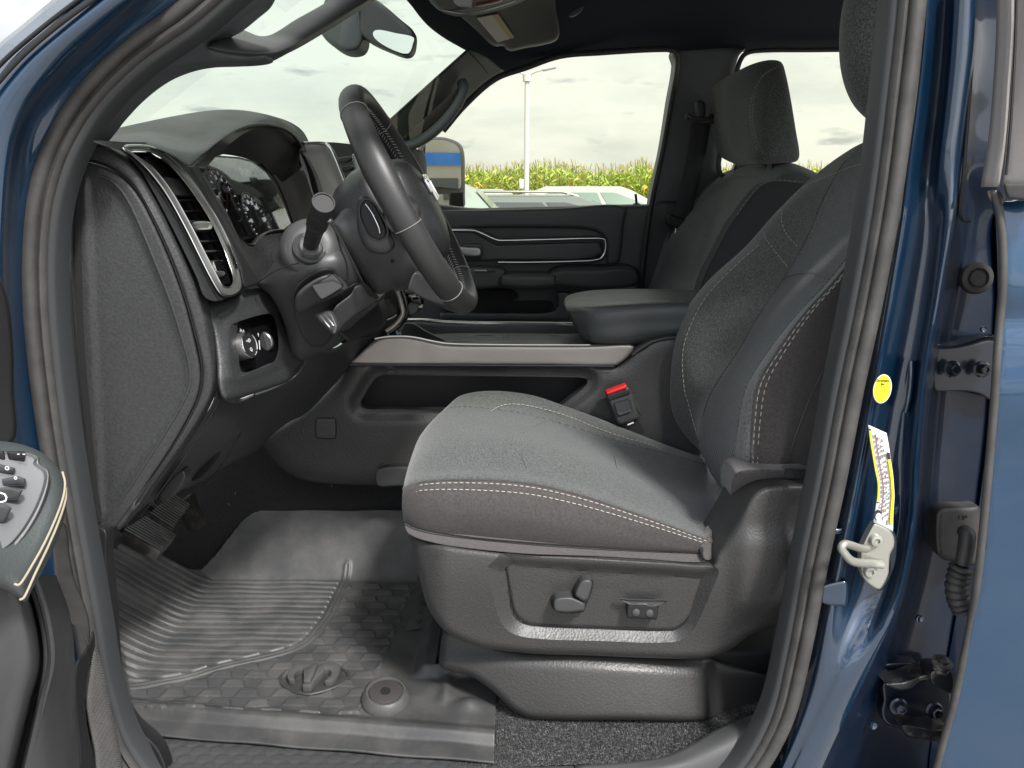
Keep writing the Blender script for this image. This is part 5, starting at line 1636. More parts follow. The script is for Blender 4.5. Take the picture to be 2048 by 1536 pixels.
# --- plastic shell of the seat base
PAN = [(1014,1120),(1220,1138),(1424,1156),(1424,1156),(1400,1200),(1376,1236),(1362,1250),(1345,1258),(1200,1254),(1070,1248),(1046,1240),(1030,1222),(1022,1190),(1016,1150)]
OUT = [(974,1134),(974,1134),(1010,1100),(1010,1100),(1220,1116),(1425,1128),(1425,1128),(1440,1142),(1440,1142),(1420,1190),(1398,1240),(1380,1268),(1350,1284),(1200,1282),(1060,1276),(1020,1264),(1000,1240),(985,1190)]
SH = [(818,1064),(835,1072),(870,1085),(960,1098),(1060,1108),(1200,1116),(1330,1124),(1424,1128),(1432,1110),(1452,1076),(1476,1036),(1500,996),(1516,980),(1540,970),(1600,966),(1625,966),(1625,1240),(1600,1246),(1540,1256),(1500,1272),(1466,1296),(1440,1308),(1400,1317),(1300,1316),(1180,1311),(1080,1308),(1010,1302),(960,1294),(920,1280),(890,1262),(868,1236),(850,1200),(838,1150),(826,1100)]
PANc, OUTc = crom(PAN, 5, True), crom(OUT, 5, True)
def shelldisp(x, y, d):
    do = segd(x, y, OUTc); io = inside(x, y, OUTc)
    z_ = np.where(io, .022 * np.clip(do / 30, 0, 1), 0)
    # upper rail: rolls outward at the top edge; the body leans in toward the floor
    lean = .030 * sstep((y - 1120) / 190.0) + .012 * sstep((1100 - y) / 60.)
    front = .05 * sstep((900 - x) / 110.0)
    back = -.018 * sstep((x - 1440) / 60.) * sstep((1260 - y) / 60.)
    return z_ + lean + front + back
relief('seat_base', SH, 1.080, M_grain2, DS, step=6, edge=16, rnd=.014, thick=.10, disp=shelldisp, lines=[OUTc], angle=22)
sp2 = relief('switch_panel', PAN, [(1014,1120,1.100),(1424,1156,1.104),(1200,1256,1.120),(1060,1250,1.118)], M_grain2, DS, step=6, edge=4, rnd=.0025, thick=.01)
tube('panel_gap', [(x_, y_, 1.0985 + .020 * max(0, (y_ - 1120)) / 130) for x_, y_ in crom(PAN, 4, True)], .0016, M_void, DS, 6, True, per=0)
# power seat switches
relief('switch_recess', [(1102,1196),(1110,1190),(1140,1188),(1152,1165),(1160,1156),(1180,1156),(1187,1162),(1184,1182),(1172,1212),(1166,1224),(1120,1226),(1106,1218),(1102,1208)], 1.104, M_void, DS, step=4, edge=3, rnd=.002, thick=.004)
relief('cushion_switch', [(1107,1204),(1114,1196),(1140,1194),(1152,1198),(1168,1206),(1170,1212),(1166,1222),(1112,1223)], 1.086, M_plast2, DS, step=3, edge=5, rnd=.005, thick=.022)
relief('recline_switch', [(1150,1190),(1158,1168),(1166,1160),(1180,1160),(1184,1168),(1180,1186),(1174,1200),(1166,1202),(1156,1196)], 1.084, M_plast2, DS, step=3, edge=5, rnd=.005, thick=.022)
relief('lumbar_scoop', [(1236,1198),(1260,1200),(1300,1201),(1334,1202),(1322,1210),(1300,1214),(1290,1210),(1262,1210),(1248,1204)], 1.100, M_plast2, DS, step=3, edge=4, rnd=-.003, thick=.004)
lbs = relief('lumbar_switch', [(1255,1209),(1258,1207),(1312,1211),(1316,1214),(1314,1238),(1310,1239),(1258,1236),(1254,1233)], 1.098, M_dark, DS, step=3, edge=4, rnd=.003, thick=.01)
for x_ in (1272, 1299):
    lathe('switch_button', P(x_, 1224 + (x_ - 1272) * .06, 1.0985), Vector((0, -1, .1)), [(.0062, 0), (.006, .002), (.003, .0032), (.0001, .0035)], M_plast2, lbs, 24)

# --- seat back
BK = [
 [(1680,1010,1.22),(1600,1010,1.17),(1500,1010,1.16),(1478,1014,1.19),(1462,1000,1.31),(1420,945,1.46),(1412,915,1.54),(1405,905,1.60),(1440,905,1.66)],
 [(1655,940,1.20),(1580,938,1.135),(1506,932,1.130),(1470,930,1.165),(1436,918,1.30),(1398,885,1.465),(1392,862,1.545),(1366,866,1.60),(1430,850,1.66)],
 [(1670,840,1.20),(1600,840,1.130),(1510,845,1.130),(1478,842,1.165),(1446,836,1.30),(1412,812,1.465),(1382,822,1.545),(1344,820,1.60),(1420,800,1.66)],
 [(1690,760,1.20),(1625,765,1.135),(1522,768,1.130),(1494,772,1.165),(1466,765,1.31),(1432,770,1.465),(1366,765,1.545),(1341,765,1.60),(1420,740,1.66)],
 [(1710,680,1.20),(1655,685,1.140),(1562,700,1.130),(1535,705,1.165),(1506,700,1.31),(1478,700,1.465),(1364,690,1.545),(1350,685,1.60),(1430,660,1.66)],
 [(1730,600,1.20),(1690,610,1.145),(1612,630,1.130),(1590,634,1.165),(1556,628,1.31),(1512,640,1.465),(1388,632,1.545),(1374,618,1.60),(1450,600,1.66)],
 [(1750,520,1.20),(1725,530,1.150),(1676,560,1.135),(1656,563,1.165),(1614,552,1.31),(1568,556,1.465),(1438,562,1.545),(1418,560,1.60),(1500,540,1.66)],
 [(1780,430,1.21),(1765,450,1.160),(1738,480,1.145),(1718,483,1.175),(1672,475,1.31),(1612,480,1.465),(1518,488,1.545),(1490,494,1.60),(1560,470,1.66)],
 [(1810,350,1.22),(1800,370,1.175),(1785,400,1.160),(1765,405,1.185),(1715,395,1.31),(1645,402,1.465),(1575,412,1.545),(1552,425,1.60),(1620,400,1.66)],
 [(1832,312,1.24),(1828,318,1.200),(1822,330,1.180),(1800,332,1.200),(1752,325,1.31),(1682,335,1.455),(1648,345,1.535),(1622,357,1.59),(1680,340,1.66)],
 [(1845,292,1.28),(1842,292,1.24),(1834,290,1.22),(1815,285,1.235),(1772,277,1.32),(1730,284,1.45),(1692,304,1.53),(1672,322,1.59),(1720,325,1.66)],
 [(1860,300,1.34),(1858,296,1.32),(1850,292,1.30),(1830,288,1.31),(1790,282,1.37),(1750,288,1.47),(1715,305,1.55),(1700,318,1.60),(1740,330,1.66)]]
surf('back', BK, parent=DS, n=9, m=9, flip=True, cuts=[('backrest_side', M_fabside, 0, 2), ('backrest_edge', M_edge, 2, 3), ('backrest', M_rib, 3, 5), ('backrest_bolster', M_fab2, 5, 8)])
stitches('side_stitching', oncol(BK, 18, 9, 1, 10), M_thread, DS, L=.0075, gap=.004, r=.0008, off=-.0014)
stitches('side_stitching', oncol(BK, 17, 9, 1, 10), M_thread, DS, L=.0075, gap=.004, r=.0008, off=-.0014)
tube('side_piping', [(x_ - 5, y_, q + .001) for x_, y_, q in oncol(BK, 18, 9, 1, 10)], .0020, M_fabside, DS, 8)
tube('bolster_seam', oncol(BK, 45, 9, 1, 11), .0016, M_rubber2, DS, 6)
tube('bolster_seam', oncol(BK, 27, 9, 1, 9), .0014, M_rib, DS, 6)
stitches('bolster_stitching', snap(BK, [(1394,870),(1380,820),(1368,773),(1366,701),(1382,649),(1413,592),(1470,532),(1524,484)]), M_thread, DS, L=.008, gap=.003, r=.00075, off=-.006)
for cv in ([(1527,456),(1530,474),(1548,500),(1579,538)], [(1675,345),(1640,358),(1613,370),(1580,398),(1565,422),(1563,440),(1572,466),(1598,496)], [(1677,343),(1705,333),(1745,322),(1790,318),(1812,320)]):
    stitches('curve_stitching', snap(BK, cv), M_thread, DS, L=.007, gap=.003, r=.00075, off=-.006)
tube('backrest_crease', snap(BK, [(1566,556),(1590,548),(1615,545),(1640,550),(1656,558)]), .0010, M_rib, DS, 6)
tube('side_seam', snap(BK, [(1576,936),(1584,895),(1596,858),(1622,790),(1650,735),(1680,690)]), .0014, M_rubber2, DS, 6)
relief('backrest_skirt', [(1462,996),(1462,968),(1468,950),(1484,940),(1520,938),(1575,940),(1610,944),(1625,950),(1625,972),(1580,972),(1540,970),(1512,980),(1492,1000),(1476,1008)], [(1462,980,1.14),(1625,960,1.11),(1540,950,1.105)], M_fabside, DS, step=5, edge=10, rnd=.008, thick=.06)
relief('velcro_strip', [(1570,936),(1600,936),(1625,938),(1625,960),(1595,958),(1568,954)], 1.098, M_carpet, DS, step=5, edge=4, rnd=.004, thick=.01)
# head restraint
relief('head_restraint', [(1700,-60),(1692,-20),(1682,30),(1678,80),(1680,130),(1690,175),(1708,212),(1736,240),(1768,258),(1800,264),(1840,262),(1880,250),(1910,200),(1920,100),(1910,-60),(1800,-80)], 1.26, M_fab, DS, step=8, edge=80, rnd=.075, thick=.01, both=True)
for s in (0, 1):
    tube('restraint_post', [(1760 + 30 * s, 250, 1.32 + .12 * s), (1764 + 30 * s, 300, 1.33 + .12 * s)], .007, M_silver2, DS, 10, per=2)

# seat foot / riser under the base
relief('seat_riser', [(884,1272),(890,1262),(960,1280),(1040,1300),(1180,1306),(1300,1312),(1420,1318),(1480,1330),(1560,1342),(1566,1344),(1556,1380),(1540,1410),(1500,1424),(1430,1442),(1250,1440),(1070,1438),(1030,1424),(1000,1396),(980,1378),(940,1352),(900,1342),(882,1334),(878,1320)],
       [(884,1300,1.19),(1000,1300,1.15),(1400,1330,1.15),(1070,1436,1.12),(1400,1440,1.12),(1560,1345,1.20),(1540,1410,1.18)], M_grain2, DS, step=6, edge=14, rnd=.016, thick=.25,
       disp=lambda x, y, d: .022 * sstep((x - 1408) / 26.0) + .012 * sstep((1330 - y + (x - 900) * .05) / 40.))
box('under_seat_frame', Vector((P(1500, 1300, 1.3).x, 1.36, P(1500, 1300, 1.25).z)), .30, .30, .05, M_dark, DS, None, .01)

# ================================================================== CARPETS
ZF = .735
def carpet_floor():
    xs = np.arange(-.12, .50, .004); ys = np.arange(1.03, 1.30, .004)
    GX, GY = np.meshgrid(xs, ys)
    rg = np.random.RandomState(4)
    GZ = ZF - .004 + rg.rand(*GX.shape) * .0035 + .006 * np.sin(GX * 9) + .05 * sstep((GX - .33) / .15) * sstep((1.16 - GY) / .10)
    vs = [(float(a), float(b_), float(c_)) for a, b_, c_ in zip(GX.ravel(), GY.ravel(), GZ.ravel())]
    nx, ny = len(xs), len(ys)
    fs = [(j*nx+i, j*nx+i+1, (j+1)*nx+i+1, (j+1)*nx+i) for j in range(ny-1) for i in range(nx-1)]
    # tufts: short fibres in rows
    rnd = random.Random(9)
    for _ in range(26000):
        x = rnd.uniform(-.10, .45); y = rnd.uniform(1.03, 1.17)
        z = ZF - .002 + .006 * math.sin(x * 9) + .05 * float(sstep((x - .33) / .15)) * float(sstep((1.16 - y) / .10))
        a = rnd.uniform(0, 6.28); w = rnd.uniform(.0006, .0012); h = rnd.uniform(.003, .0065)
        dx, dy = math.cos(a) * w, math.sin(a) * w
        lx, ly = rnd.uniform(-.002, .002), rnd.uniform(-.003, .001)
        o = len(vs)
        vs += [(x - dx, y - dy, z), (x + dx, y + dy, z), (x + lx, y + ly, z + h)]
        fs.append((o, o + 1, o + 2))
    o = link('floor_carpet', vs, fs, M_carpet2, None, False)
    return o
fc = carpet_floor()
tag(fc, 'grey cut pile carpet on the cab floor in front of the seat riser', 'carpet')
tc_ = surf('tunnel_carpet', [[(150,900,1.75),(300,880,1.76),(430,830,1.78),(560,800,1.78),(700,830,1.80),(900,850,1.80)],
     [(150,1060,1.70),(300,1030,1.72),(430,1000,1.70),(560,985,1.72),(700,1000,1.74),(900,1010,1.74)],
     [(150,1130,1.66),(300,1110,1.68),(430,1080,1.70),(560,1050,1.70),(700,1060,1.70),(900,1080,1.70)],
     [(190,1230,1.64),(300,1200,1.66),(430,1170,1.68),(560,1150,1.66),(700,1160,1.68),(900,1180,1.66)]], M_carpet, None, n=8, m=8, flip=True, thick=.01)
tag(tc_, 'black footwell carpet rising behind the pedals and the rubber mat', 'carpet')
fbk = random.Random(11)
lint = []
for _ in range(9):
    x_, y_ = fbk.uniform(440, 780), fbk.uniform(905, 1010)
    Yc = float(tps([(430,900,1.78),(700,920,1.80),(430,1000,1.70),(700,1000,1.74)])(np.array([x_]), np.array([y_]))[0]) - .012
    a = fbk.uniform(0, 6.28)
    v_, f_ = tube_geo([P(x_, y_, Yc), P(x_ + 4 * math.cos(a), y_ + 4 * math.sin(a), Yc - .002), P(x_ + 6 * math.cos(a + .8), y_ + 6 * math.sin(a + .8), Yc)], .00035, 4)
    lint.append(link('lint', v_, f_, M_greyprint, tc_))


# ================================================================== FLOOR MAT  (height field in metres)
ZM = .742
XF = -.672            # the fold where the mat climbs the toe board
ridge_px = [(696,1152),(682,1180),(662,1222),(640,1255),(612,1285),(570,1305),(500,1322),(420,1342),(360,1358),(310,1362),(262,1352),(215,1330)]
ridge_w = [PZ(x_, y_, ZM) for x_, y_ in ridge_px[:9]]
RX = [(p.x, p.y) for p in ridge_w] + [(-.72, 1.205), (-.80, 1.195), (-.90, 1.19)]
RXc = [tuple(q) for q in crom(RX, 6)]
inside_poly = RXc + [(-1.0, 1.19), (-1.0, 1.75), (RXc[0][0], 1.75)]
kn = PZ(772, 1402, ZM); kn2 = PZ(862, 1158, ZM)
tab = PZ(890, 1345, ZM)
Xr = PZ(850, 1200, ZM).x
em = PZ(628, 1358, ZM)
def yn_(X): return 1.035 + .11 * (-X - .05) + .12 * sstep((-X - .66) / .10)
def base_z(X, Y_):
    s = XF - X
    rise = np.where(s > 0, .66 * (np.sqrt(s * s + .03 ** 2) - .03), 0)
    yn = yn_(X)
    lipn = .012 * sstep((yn + .085 - Y_) / .03) - .014 * sstep((yn + .050 - Y_) / .016)
    right = .020 * sstep((X - Xr) / .03) * sstep((Y_ - 1.24) / .02)
    t = (Y_ - 1.600) / .105
    wall = .150 * np.where(t > 0, np.sqrt(t * t + .02) - .1414, 0)
    return ZM + np.maximum(rise, wall) + .25 * np.minimum(rise, wall) + lipn + right
def mat_relief(X, Y_):
    fx, fy = X.ravel(), Y_.ravel()
    ins = inside(fx, fy, inside_poly)
    dr = segd(fx, fy, RXc, False)
    out = np.zeros(len(fx))
    # ribs in the heel area, run along X
    ph = (fy / .0205) % 1
    rib = .0045 - .0105 * np.clip(1 - np.abs(ph - .5) / .20, 0, 1)
    endf = np.clip((dr - .012) / .004, 0, 1)
    wob = 1 + .06 * np.sin(fx * 31 + np.floor(fy / .0205) * 1.7)
    out += np.where(ins, rib * endf * wob * sstep((1.605 - fy) / .004), 0)
    # double ridge bordering it
    out += .0042 * np.exp(-((dr - .0045) / .0038) ** 2)
    # trapezoid scales outside
    p, q = .0660, .0270
    r_ = np.floor(fy / q)
    v = fy / q - r_
    u = ((fx + r_ * .47 * p + .003 * np.sin(r_ * 2.1)) / p) % 1 - .5
    half = .36 - .15 * v
    e = np.clip((half - np.abs(u)) / .035, 0, 1)
    sc = .0050 * e * (.35 + .65 * v) * sstep(v / .10) * sstep((.74 - v) / .08)
    rowline = .0012 * (v)
    smooth_zone = sstep((fx - (-.262 + .083 * (fy - 1.109))) / .004)         # plain rubber at the right
    region = (~ins) & (dr > .012) & (fy > 1.145) & (fy < 1.595)
    dem = np.sqrt(((fx - em.x) / .040) ** 2 + ((fy - em.y) / .036) ** 2)
    region2 = sstep((dem - 1.30) / .1)
    out += np.where(region, (sc + rowline) * (1 - smooth_zone) * region2, 0)
    # channel from the knob to the back, soft folds
    out += .010 * np.exp(-((fx - (-.118 - .03 * (fy - 1.2))) / .012) ** 2) * sstep((fy - 1.16) / .03) * sstep((1.40 - fy) / .05)
    out += .012 * np.exp(-(((fx + .075) / .022) ** 2 + ((fy - 1.165) / .016) ** 2))
    out += .0012 * np.sin(fx * 40 + fy * 23) * np.sin(fy * 31)
    return out.reshape(X.shape)
st_ = .0021
xs = np.arange(-.90, -.028, st_); ys = np.arange(1.035, 1.712, st_)
GX, GY = np.meshgrid(xs, ys)
GY = GY + (yn_(GX) - 1.035) * (1 - sstep((GY - 1.035) / .40))
GZ = base_z(GX, GY) + mat_relief(GX, GY)
keep = (GX < (Xr + .05)) | (GY < PZ(890, 1345, ZM).y)
keep &= ~((GX > tab.x) & (GY > tab.y))
topY = 1.705 - .10 * sstep((-.60 - GX) / .16)
keep &= GY < topY
keep &= GX > -.865
idx = -np.ones(GX.shape, int)
vs, fs = [], []
for j in range(GX.shape[0]):
    for i in range(GX.shape[1]):
        if keep[j, i]:
            idx[j, i] = len(vs)
            vs.append((float(GX[j, i]), float(GY[j, i]), float(GZ[j, i])))
for j in range(GX.shape[0] - 1):
    for i in range(GX.shape[1] - 1):
        q = (idx[j, i], idx[j, i+1], idx[j+1, i+1], idx[j+1, i])
        if min(q) >= 0: fs.append(tuple(int(a) for a in q))
FM = thing('floor_mat', 'dusty black rubber floor mat with ribs and a ram head emblem below the pedals', 'floor mat', (-.45, 1.3, ZM - .01))
mm_ = link('mat_body', vs, fs, M_mat, FM, True, 75)
md = mm_.modifiers.new('solid', 'SOLIDIFY'); md.thickness = .004; md.offset = -1
# ram head emblem moulded in the mat
ec = Vector((em.x, em.y, ZM + .001))
badge(FM, ec, Vector((1, -.03, 0)).normalized(), Vector((.03, 1, 0)).normalized(), Vector((0, 0, 1)), .047, M_mat, 'emblem', 1.9)
prism('emblem_recess', [ec + Vector((.054 * math.cos(a) * (1 + .10 * math.cos(2 * a)), .041 * math.sin(a) - .003 + .005 * abs(math.cos(a)), -.0005)) for a in np.linspace(0, 2*math.pi, 41)[:-1]], Vector((0, 0, .0008)), M_rubber2, FM)
vs, fs = tube_geo([ec + Vector((.056 * math.cos(a) * (1 + .12 * math.cos(2 * a)), .043 * math.sin(a) - .004 + .006 * abs(math.cos(a)), .001)) for a in np.linspace(0, 2*math.pi, 41)[:-1]], .0028, 8, True)
link('emblem_rim', vs, fs, M_rubber2, FM)
# anchors
def knob(c, s=1.0):
    a_ = Vector((.05, -.12, 1)).normalized()
    lathe('anchor_hole', c + Vector((0, -.0015, .0085)) + a_ * .0031, a_, [(.0085*s, 0), (.0085*s, .0004)], M_void, FM, 24)
    k_ = lathe('anchor_ring', c + Vector((0, 0, -.004)), Vector((.05, -.12, 1)), [(.040*s, 0), (.036*s, .012), (.0315*s, .016), (.0285*s, .016), (.0275*s, .012), (.002, .012)], M_mat, FM, 40)
    lathe('anchor_cap', c + Vector((0, -.0015, .0085)), Vector((.05, -.12, 1)), [(.0265*s, 0), (.0262*s, .002), (.024*s, .003), (.0005, .003)], material('grey_brown_cap', (.040,.036,.035), .5) if 'grey_brown_cap' not in bpy.data.materials else bpy.data.materials['grey_brown_cap'], k_, 36)
knob(Vector((kn.x, kn.y, ZM + .010)), 1.08)
knob(Vector((kn2.x, kn2.y, ZM)), .85)
# moulded info plate beside the seat
ip = [PZ(x_, y_, ZM + .004) for x_, y_ in ((834,1182),(868,1180),(858,1254),(812,1262))]
prism('info_plate', ip, Vector((0, 0, .002)), M_mat, FM, .0008)
iu = (ip[2] - ip[1]).normalized()
for k, s in enumerate(('O', 'O', 'III', 'V')):
    c_ = ip[0].lerp(ip[3], .14 + .24 * k).lerp(ip[1].lerp(ip[2], .14 + .24 * k), .5) + Vector((0, 0, .003))
    text('info_symbol', s, c_, Vector((1, 0, 0)), Vector((0, 1, 0)), .020, M_rubber2, FM, depth=.001)

# ================================================================== CENTRE CONSOLE
CC = thing('center_console', 'black centre console with pocket, silver edge and padded armrest lid', 'console', (.0, 1.8, .74))
pocket = [(722,804),(722,804),(748,762),(762,752),(780,751),(1160,755),(1174,760),(1172,770),(1130,803),(1110,818),(1100,819),(740,818),(724,814)]
pkc = crom(pocket, 5, True)
pkL = [(690,835),(735,740),(1215,745),(1120,840)]
def condisp(x, y, d):
    dp_ = segd(x, y, pkc)
    return .016 * sstep((30 - dp_) / 26) * (y > 735) + .010 * sstep((758 - y) / 12) * 0
CO = [(700,728),(705,722),(820,726),(1225,731),(1248,722),(1268,700),(1290,684),(1320,672),(1400,668),(1440,670),(1440,1000),(1000,1010),(800,972),(720,970),(640,966),(600,958),(565,942),(538,912),(520,884),(526,876),(560,856),(600,832),(640,800),(676,762)]
relief('console_side', CO, [(700,728,1.60),(1250,722,1.60),(1400,670,1.60),(520,884,1.62),(1400,990,1.60),(700,960,1.62)], M_grain2, CC, step=8, edge=34, rnd=.016, thick=.02, holes=[(pocket,)], disp=condisp)
# pocket interior
pin = relief('pocket_floor', [(700,740),(1200,740),(1200,840),(700,840)], 1.70, M_dark, CC, step=20, thick=.01, cr=False)
pk = resample(pkc, 12)
vs = [P(x_, y_, 1.612) for x_, y_ in pk] + [P(x_, y_, 1.70) for x_, y_ in pk]
fs = [(i, (i + 1) % len(pk), len(pk) + (i + 1) % len(pk), len(pk) + i) for i in range(len(pk))]
link('pocket_wall', vs, fs, M_plast, CC, True, 60)
relief('lower_trim', [(757,938),(870,938),(1000,950),(1000,1000),(800,972),(755,971)], 1.598, M_plast, CC, step=10, edge=4, rnd=.002, thick=.01)
relief('square_cap', [(632,840),(636,838),(668,838),(671,841),(671,874),(668,877),(635,876),(632,873)], 1.604, M_grain2, CC, step=5, edge=3, rnd=.002, thick=.006)
tube('cap_gap', [(632,840,1.606),(636,838,1.606),(668,838,1.606),(671,841,1.606),(671,874,1.606),(668,877,1.606),(635,876,1.606),(632,873,1.606)], .0010, M_void, CC, 6, True, per=2)
# silver/taupe side trim
relief('side_trim', [(700,727),(712,714),(734,694),(760,677),(800,674),(840,680),(890,690),(960,692),(1180,693),(1255,690),(1268,694),(1262,706),(1246,722),(1228,731),(1100,730),(900,729)], 1.592, M_taupe, CC, step=6, edge=5, rnd=.004, thick=.02)
tube('chrome_edge', [(750,678,1.592),(775,674,1.592),(820,674,1.592),(860,682,1.592),(895,688,1.592),(960,690,1.592),(1060,691,1.592),(1180,691,1.592)], (.0022,.0035), M_silver, CC, 8)
tube('trim_lip', [(700,730,1.590),(900,731,1.590),(1100,732,1.590),(1228,733,1.590)], (.002,.003), M_plast2, CC, 8)
# tray between the rails
zt_ = P(1000, 690, 1.60).z
xw = lambda px, Y_: (px - 1024) / F * Y_ * 1.0
def PT_(px, py, Y_): return P(px, py, Y_)
surf('tray_floor', [[(800,694,1.605),(900,692,1.605),(1000,692,1.605),(1100,692,1.605),(1200,694,1.605)],
                    [(815,688,1.66),(905,681,1.66),(1002,681,1.66),(1100,682,1.66),(1190,683,1.66)],
                    [(830,676,1.80),(905,670,1.80),(1000,670,1.80),(1100,671,1.80),(1185,672,1.80)],
                    [(860,668,1.90),(920,666,1.90),(1000,666,1.90),(1100,667,1.90),(1180,668,1.90)]], M_plast, CC, n=4, m=4, flip=True)
relief('tray_far_wall', [(820,648),(880,650),(1150,652),(1160,690),(1000,690),(880,688),(850,676),(826,660)], 1.925, M_plast2, CC, step=10, edge=3, rnd=.002, thick=.02)
relief('tray_front_slope', [(806,650),(826,648),(850,662),(905,690),(870,690),(830,682),(800,674)], [(806,650,1.80),(905,690,1.63)], M_plast2, CC, step=6, thick=.01)
tube('far_rail', [(815,640,1.94),(850,640,1.94),(890,644,1.94),(960,646,1.94),(1060,647,1.94),(1150,648,1.94)], (.0045,.004), M_silver, CC, 8)
cb = P(968, 681, 1.72)
for k, (px_, Yk, rk) in enumerate(((968, 1.74, .044), (1112, 1.75, .044))):
    c_ = P(px_, 677 if k == 0 else 678, Yk)
    q = lathe('cup_holder', c_ + Vector((0, 0, -.02)), Vector((0, 0, 1)), [(rk*.86, 0), (rk*.86, .018), (rk*.92, .021), (rk*1.12, .021), (rk*1.22, .016), (rk*1.22, 0)], M_trimgrey, CC, 36)
    lathe('cup_well', c_ + Vector((0, 0, .0)), Vector((0, 0, 1)), [(rk*.84, 0), (rk*.84, .0005)], M_void, q, 30)
box('tray_clip', P(925, 684, 1.65), .045, .02, .008, M_trimgrey, CC, None, .003)
box('tray_divider', P(1010, 684, 1.70), .012, .12, .012, M_plast2, CC, None, .003)
# armrest lid
AR = [
 [(1150,586,1.94),(1180,581,1.95),(1240,578,1.95),(1320,578,1.95),(1400,580,1.95),(1500,584,1.95)],
 [(1134,592,1.88),(1165,586,1.88),(1235,583,1.88),(1320,582,1.88),(1400,584,1.88),(1500,588,1.88)],
 [(1128,602,1.78),(1158,598,1.74),(1230,594,1.74),(1320,591,1.74),(1400,593,1.74),(1500,597,1.74)],
 [(1130,614,1.70),(1162,612,1.64),(1230,606,1.62),(1320,602,1.62),(1400,603,1.62),(1500,606,1.62)],
 [(1140,630,1.67),(1172,628,1.61),(1235,619,1.59),(1320,613,1.59),(1400,613,1.59),(1500,614,1.59)],
 [(1152,655,1.66),(1178,655,1.605),(1240,650,1.585),(1320,645,1.585),(1400,645,1.585),(1500,645,1.585)],
 [(1166,682,1.66),(1186,684,1.61),(1245,685,1.59),(1300,674,1.59),(1380,664,1.59),(1500,662,1.59)],
 [(1180,694,1.68),(1194,694,1.64),(1250,694,1.62),(1305,684,1.62),(1380,672,1.62),(1500,668,1.62)]]
surf('armrest_lid', AR, M_lid, CC, n=7, m=7, thick=-.004)
tube('lid_seam', [(1138,622,1.675),(1166,620,1.625),(1233,613,1.604),(1320,608,1.604),(1400,608,1.604),(1500,610,1.604)], .0014, M_void, CC, 6)
stitches('lid_stitching', [(1140,618,1.675),(1166,616,1.63),(1233,609,1.61),(1320,604,1.61),(1400,604,1.61),(1460,605,1.61)], M_thread2, CC, L=.005, gap=.003, r=.0006, off=-.004)
surf('armrest_front', [[(1140,595,1.90),(1128,602,1.78),(1130,614,1.70),(1140,630,1.67)],[(1148,620,1.90),(1140,625,1.80),(1140,635,1.72),(1146,645,1.68)],[(1175,690,1.90),(1172,692,1.80),(1172,692,1.74),(1176,692,1.70)]], M_plast, CC, n=4, m=4)
surf('hinge_housing', [[(1252,694,1.625),(1272,690,1.612),(1300,676,1.606),(1340,668,1.604),(1480,664,1.604)],[(1262,712,1.602),(1282,696,1.598),(1306,684,1.598),(1345,676,1.598),(1480,674,1.598)]], M_grain2, CC, n=3, m=5, flip=True, thick=.01)

# ================================================================== SEAT BELT BUCKLE (driver)
SB = thing('seat_belt_buckle', 'black seat belt buckle with red release button beside the driver cushion', 'seat belt buckle', P(1262, 850, 1.585))
bk = relief('buckle_body', [(1212,790),(1214,787),(1256,774),(1258,776),(1279,834),(1277,838),(1240,850),(1236,848)], [(1212,790,1.545),(1279,834,1.55)], M_plast2, SB, step=3, edge=5, rnd=.005, thick=.03, cr=False)
relief('red_release', [(1213,785),(1252,770),(1254,776),(1214,790)], 1.542, M_red, SB, step=3, edge=2, rnd=.0015, thick=.02, cr=False)
relief('buckle_band', [(1214,792),(1257,778),(1260,787),(1218,802)], 1.5435, M_dark, SB, step=3, edge=2, rnd=.001, thick=.01, cr=False)
relief('buckle_inset', [(1229,806),(1233,804),(1256,798),(1260,801),(1264,820),(1262,822),(1240,830),(1236,828)], 1.5435, M_plast, SB, step=3, edge=3, rnd=-.001, thick=.004, cr=False)
relief('buckle_strap', [(1242,846),(1276,838),(1290,868),(1256,868)], 1.565, M_dark, SB, step=4, thick=.004, cr=False)
relief('strap_slot', [(1255,849),(1267,844),(1268,846),(1256,851)], 1.553, M_white, SB, step=3, thick=.002, cr=False)
relief('strap_loop', [(1258,776),(1262,784),(1275,806),(1284,826),(1281,830),(1276,826),(1264,800)], 1.56, M_rubber2, SB, step=3, edge=3, rnd=.002, thick=.004)

# ================================================================== PASSENGER SEAT
PSt = thing('front_passenger_seat', 'dark grey cloth passenger seat standing beyond the centre armrest', 'car seat', (.55, 2.2, .74))
psY = [(1310,578,2.42),(1345,470,2.44),(1420,378,2.46),(1470,342,2.44),(1520,326,2.30),(1600,330,2.05),(1392,578,2.02),(1456,460,2.02),(1530,370,2.02),(1640,400,2.05),(1700,500,2.05),(1700,640,2.05),(1500,620,2.02),(1380,560,2.20),(1430,450,2.22),(1480,370,2.26)]
def psd(x, y, d):
    cr1 = segd(x, y, [(1374,590),(1399,535),(1412,500),(1420,478),(1436,430),(1452,374)], False)
    return .014 * np.exp(-(cr1 / 9) ** 2)
psf = tps(psY)
relief('passenger_backrest', [(1300,640),(1306,590),(1312,560),(1322,520),(1345,470),(1385,420),(1420,377),(1446,354),(1475,340),(1510,330),(1545,323),(1580,325),(1612,336),(1640,352),(1690,420),(1700,640)], (lambda x, y: np.maximum(psf(x, y), 2.02)), M_fab, PSt, step=6, edge=16, rnd=.03, thick=.10, disp=psd)
SDp = [(1396,590),(1408,550),(1426,512),(1446,474),(1462,446),(1474,430),(1496,400),(1522,372),(1545,362),(1575,362),(1613,366),(1650,372),(1690,430),(1700,640),(1390,640)]
relief('passenger_side_panel', SDp, 1.93, material('dark_side_cloth', (.022,.023,.025), .95, bumps=[('noise',500,.5,.0008)], sheen=.1), PSt, step=7, edge=6, rnd=.012, thick=.05)
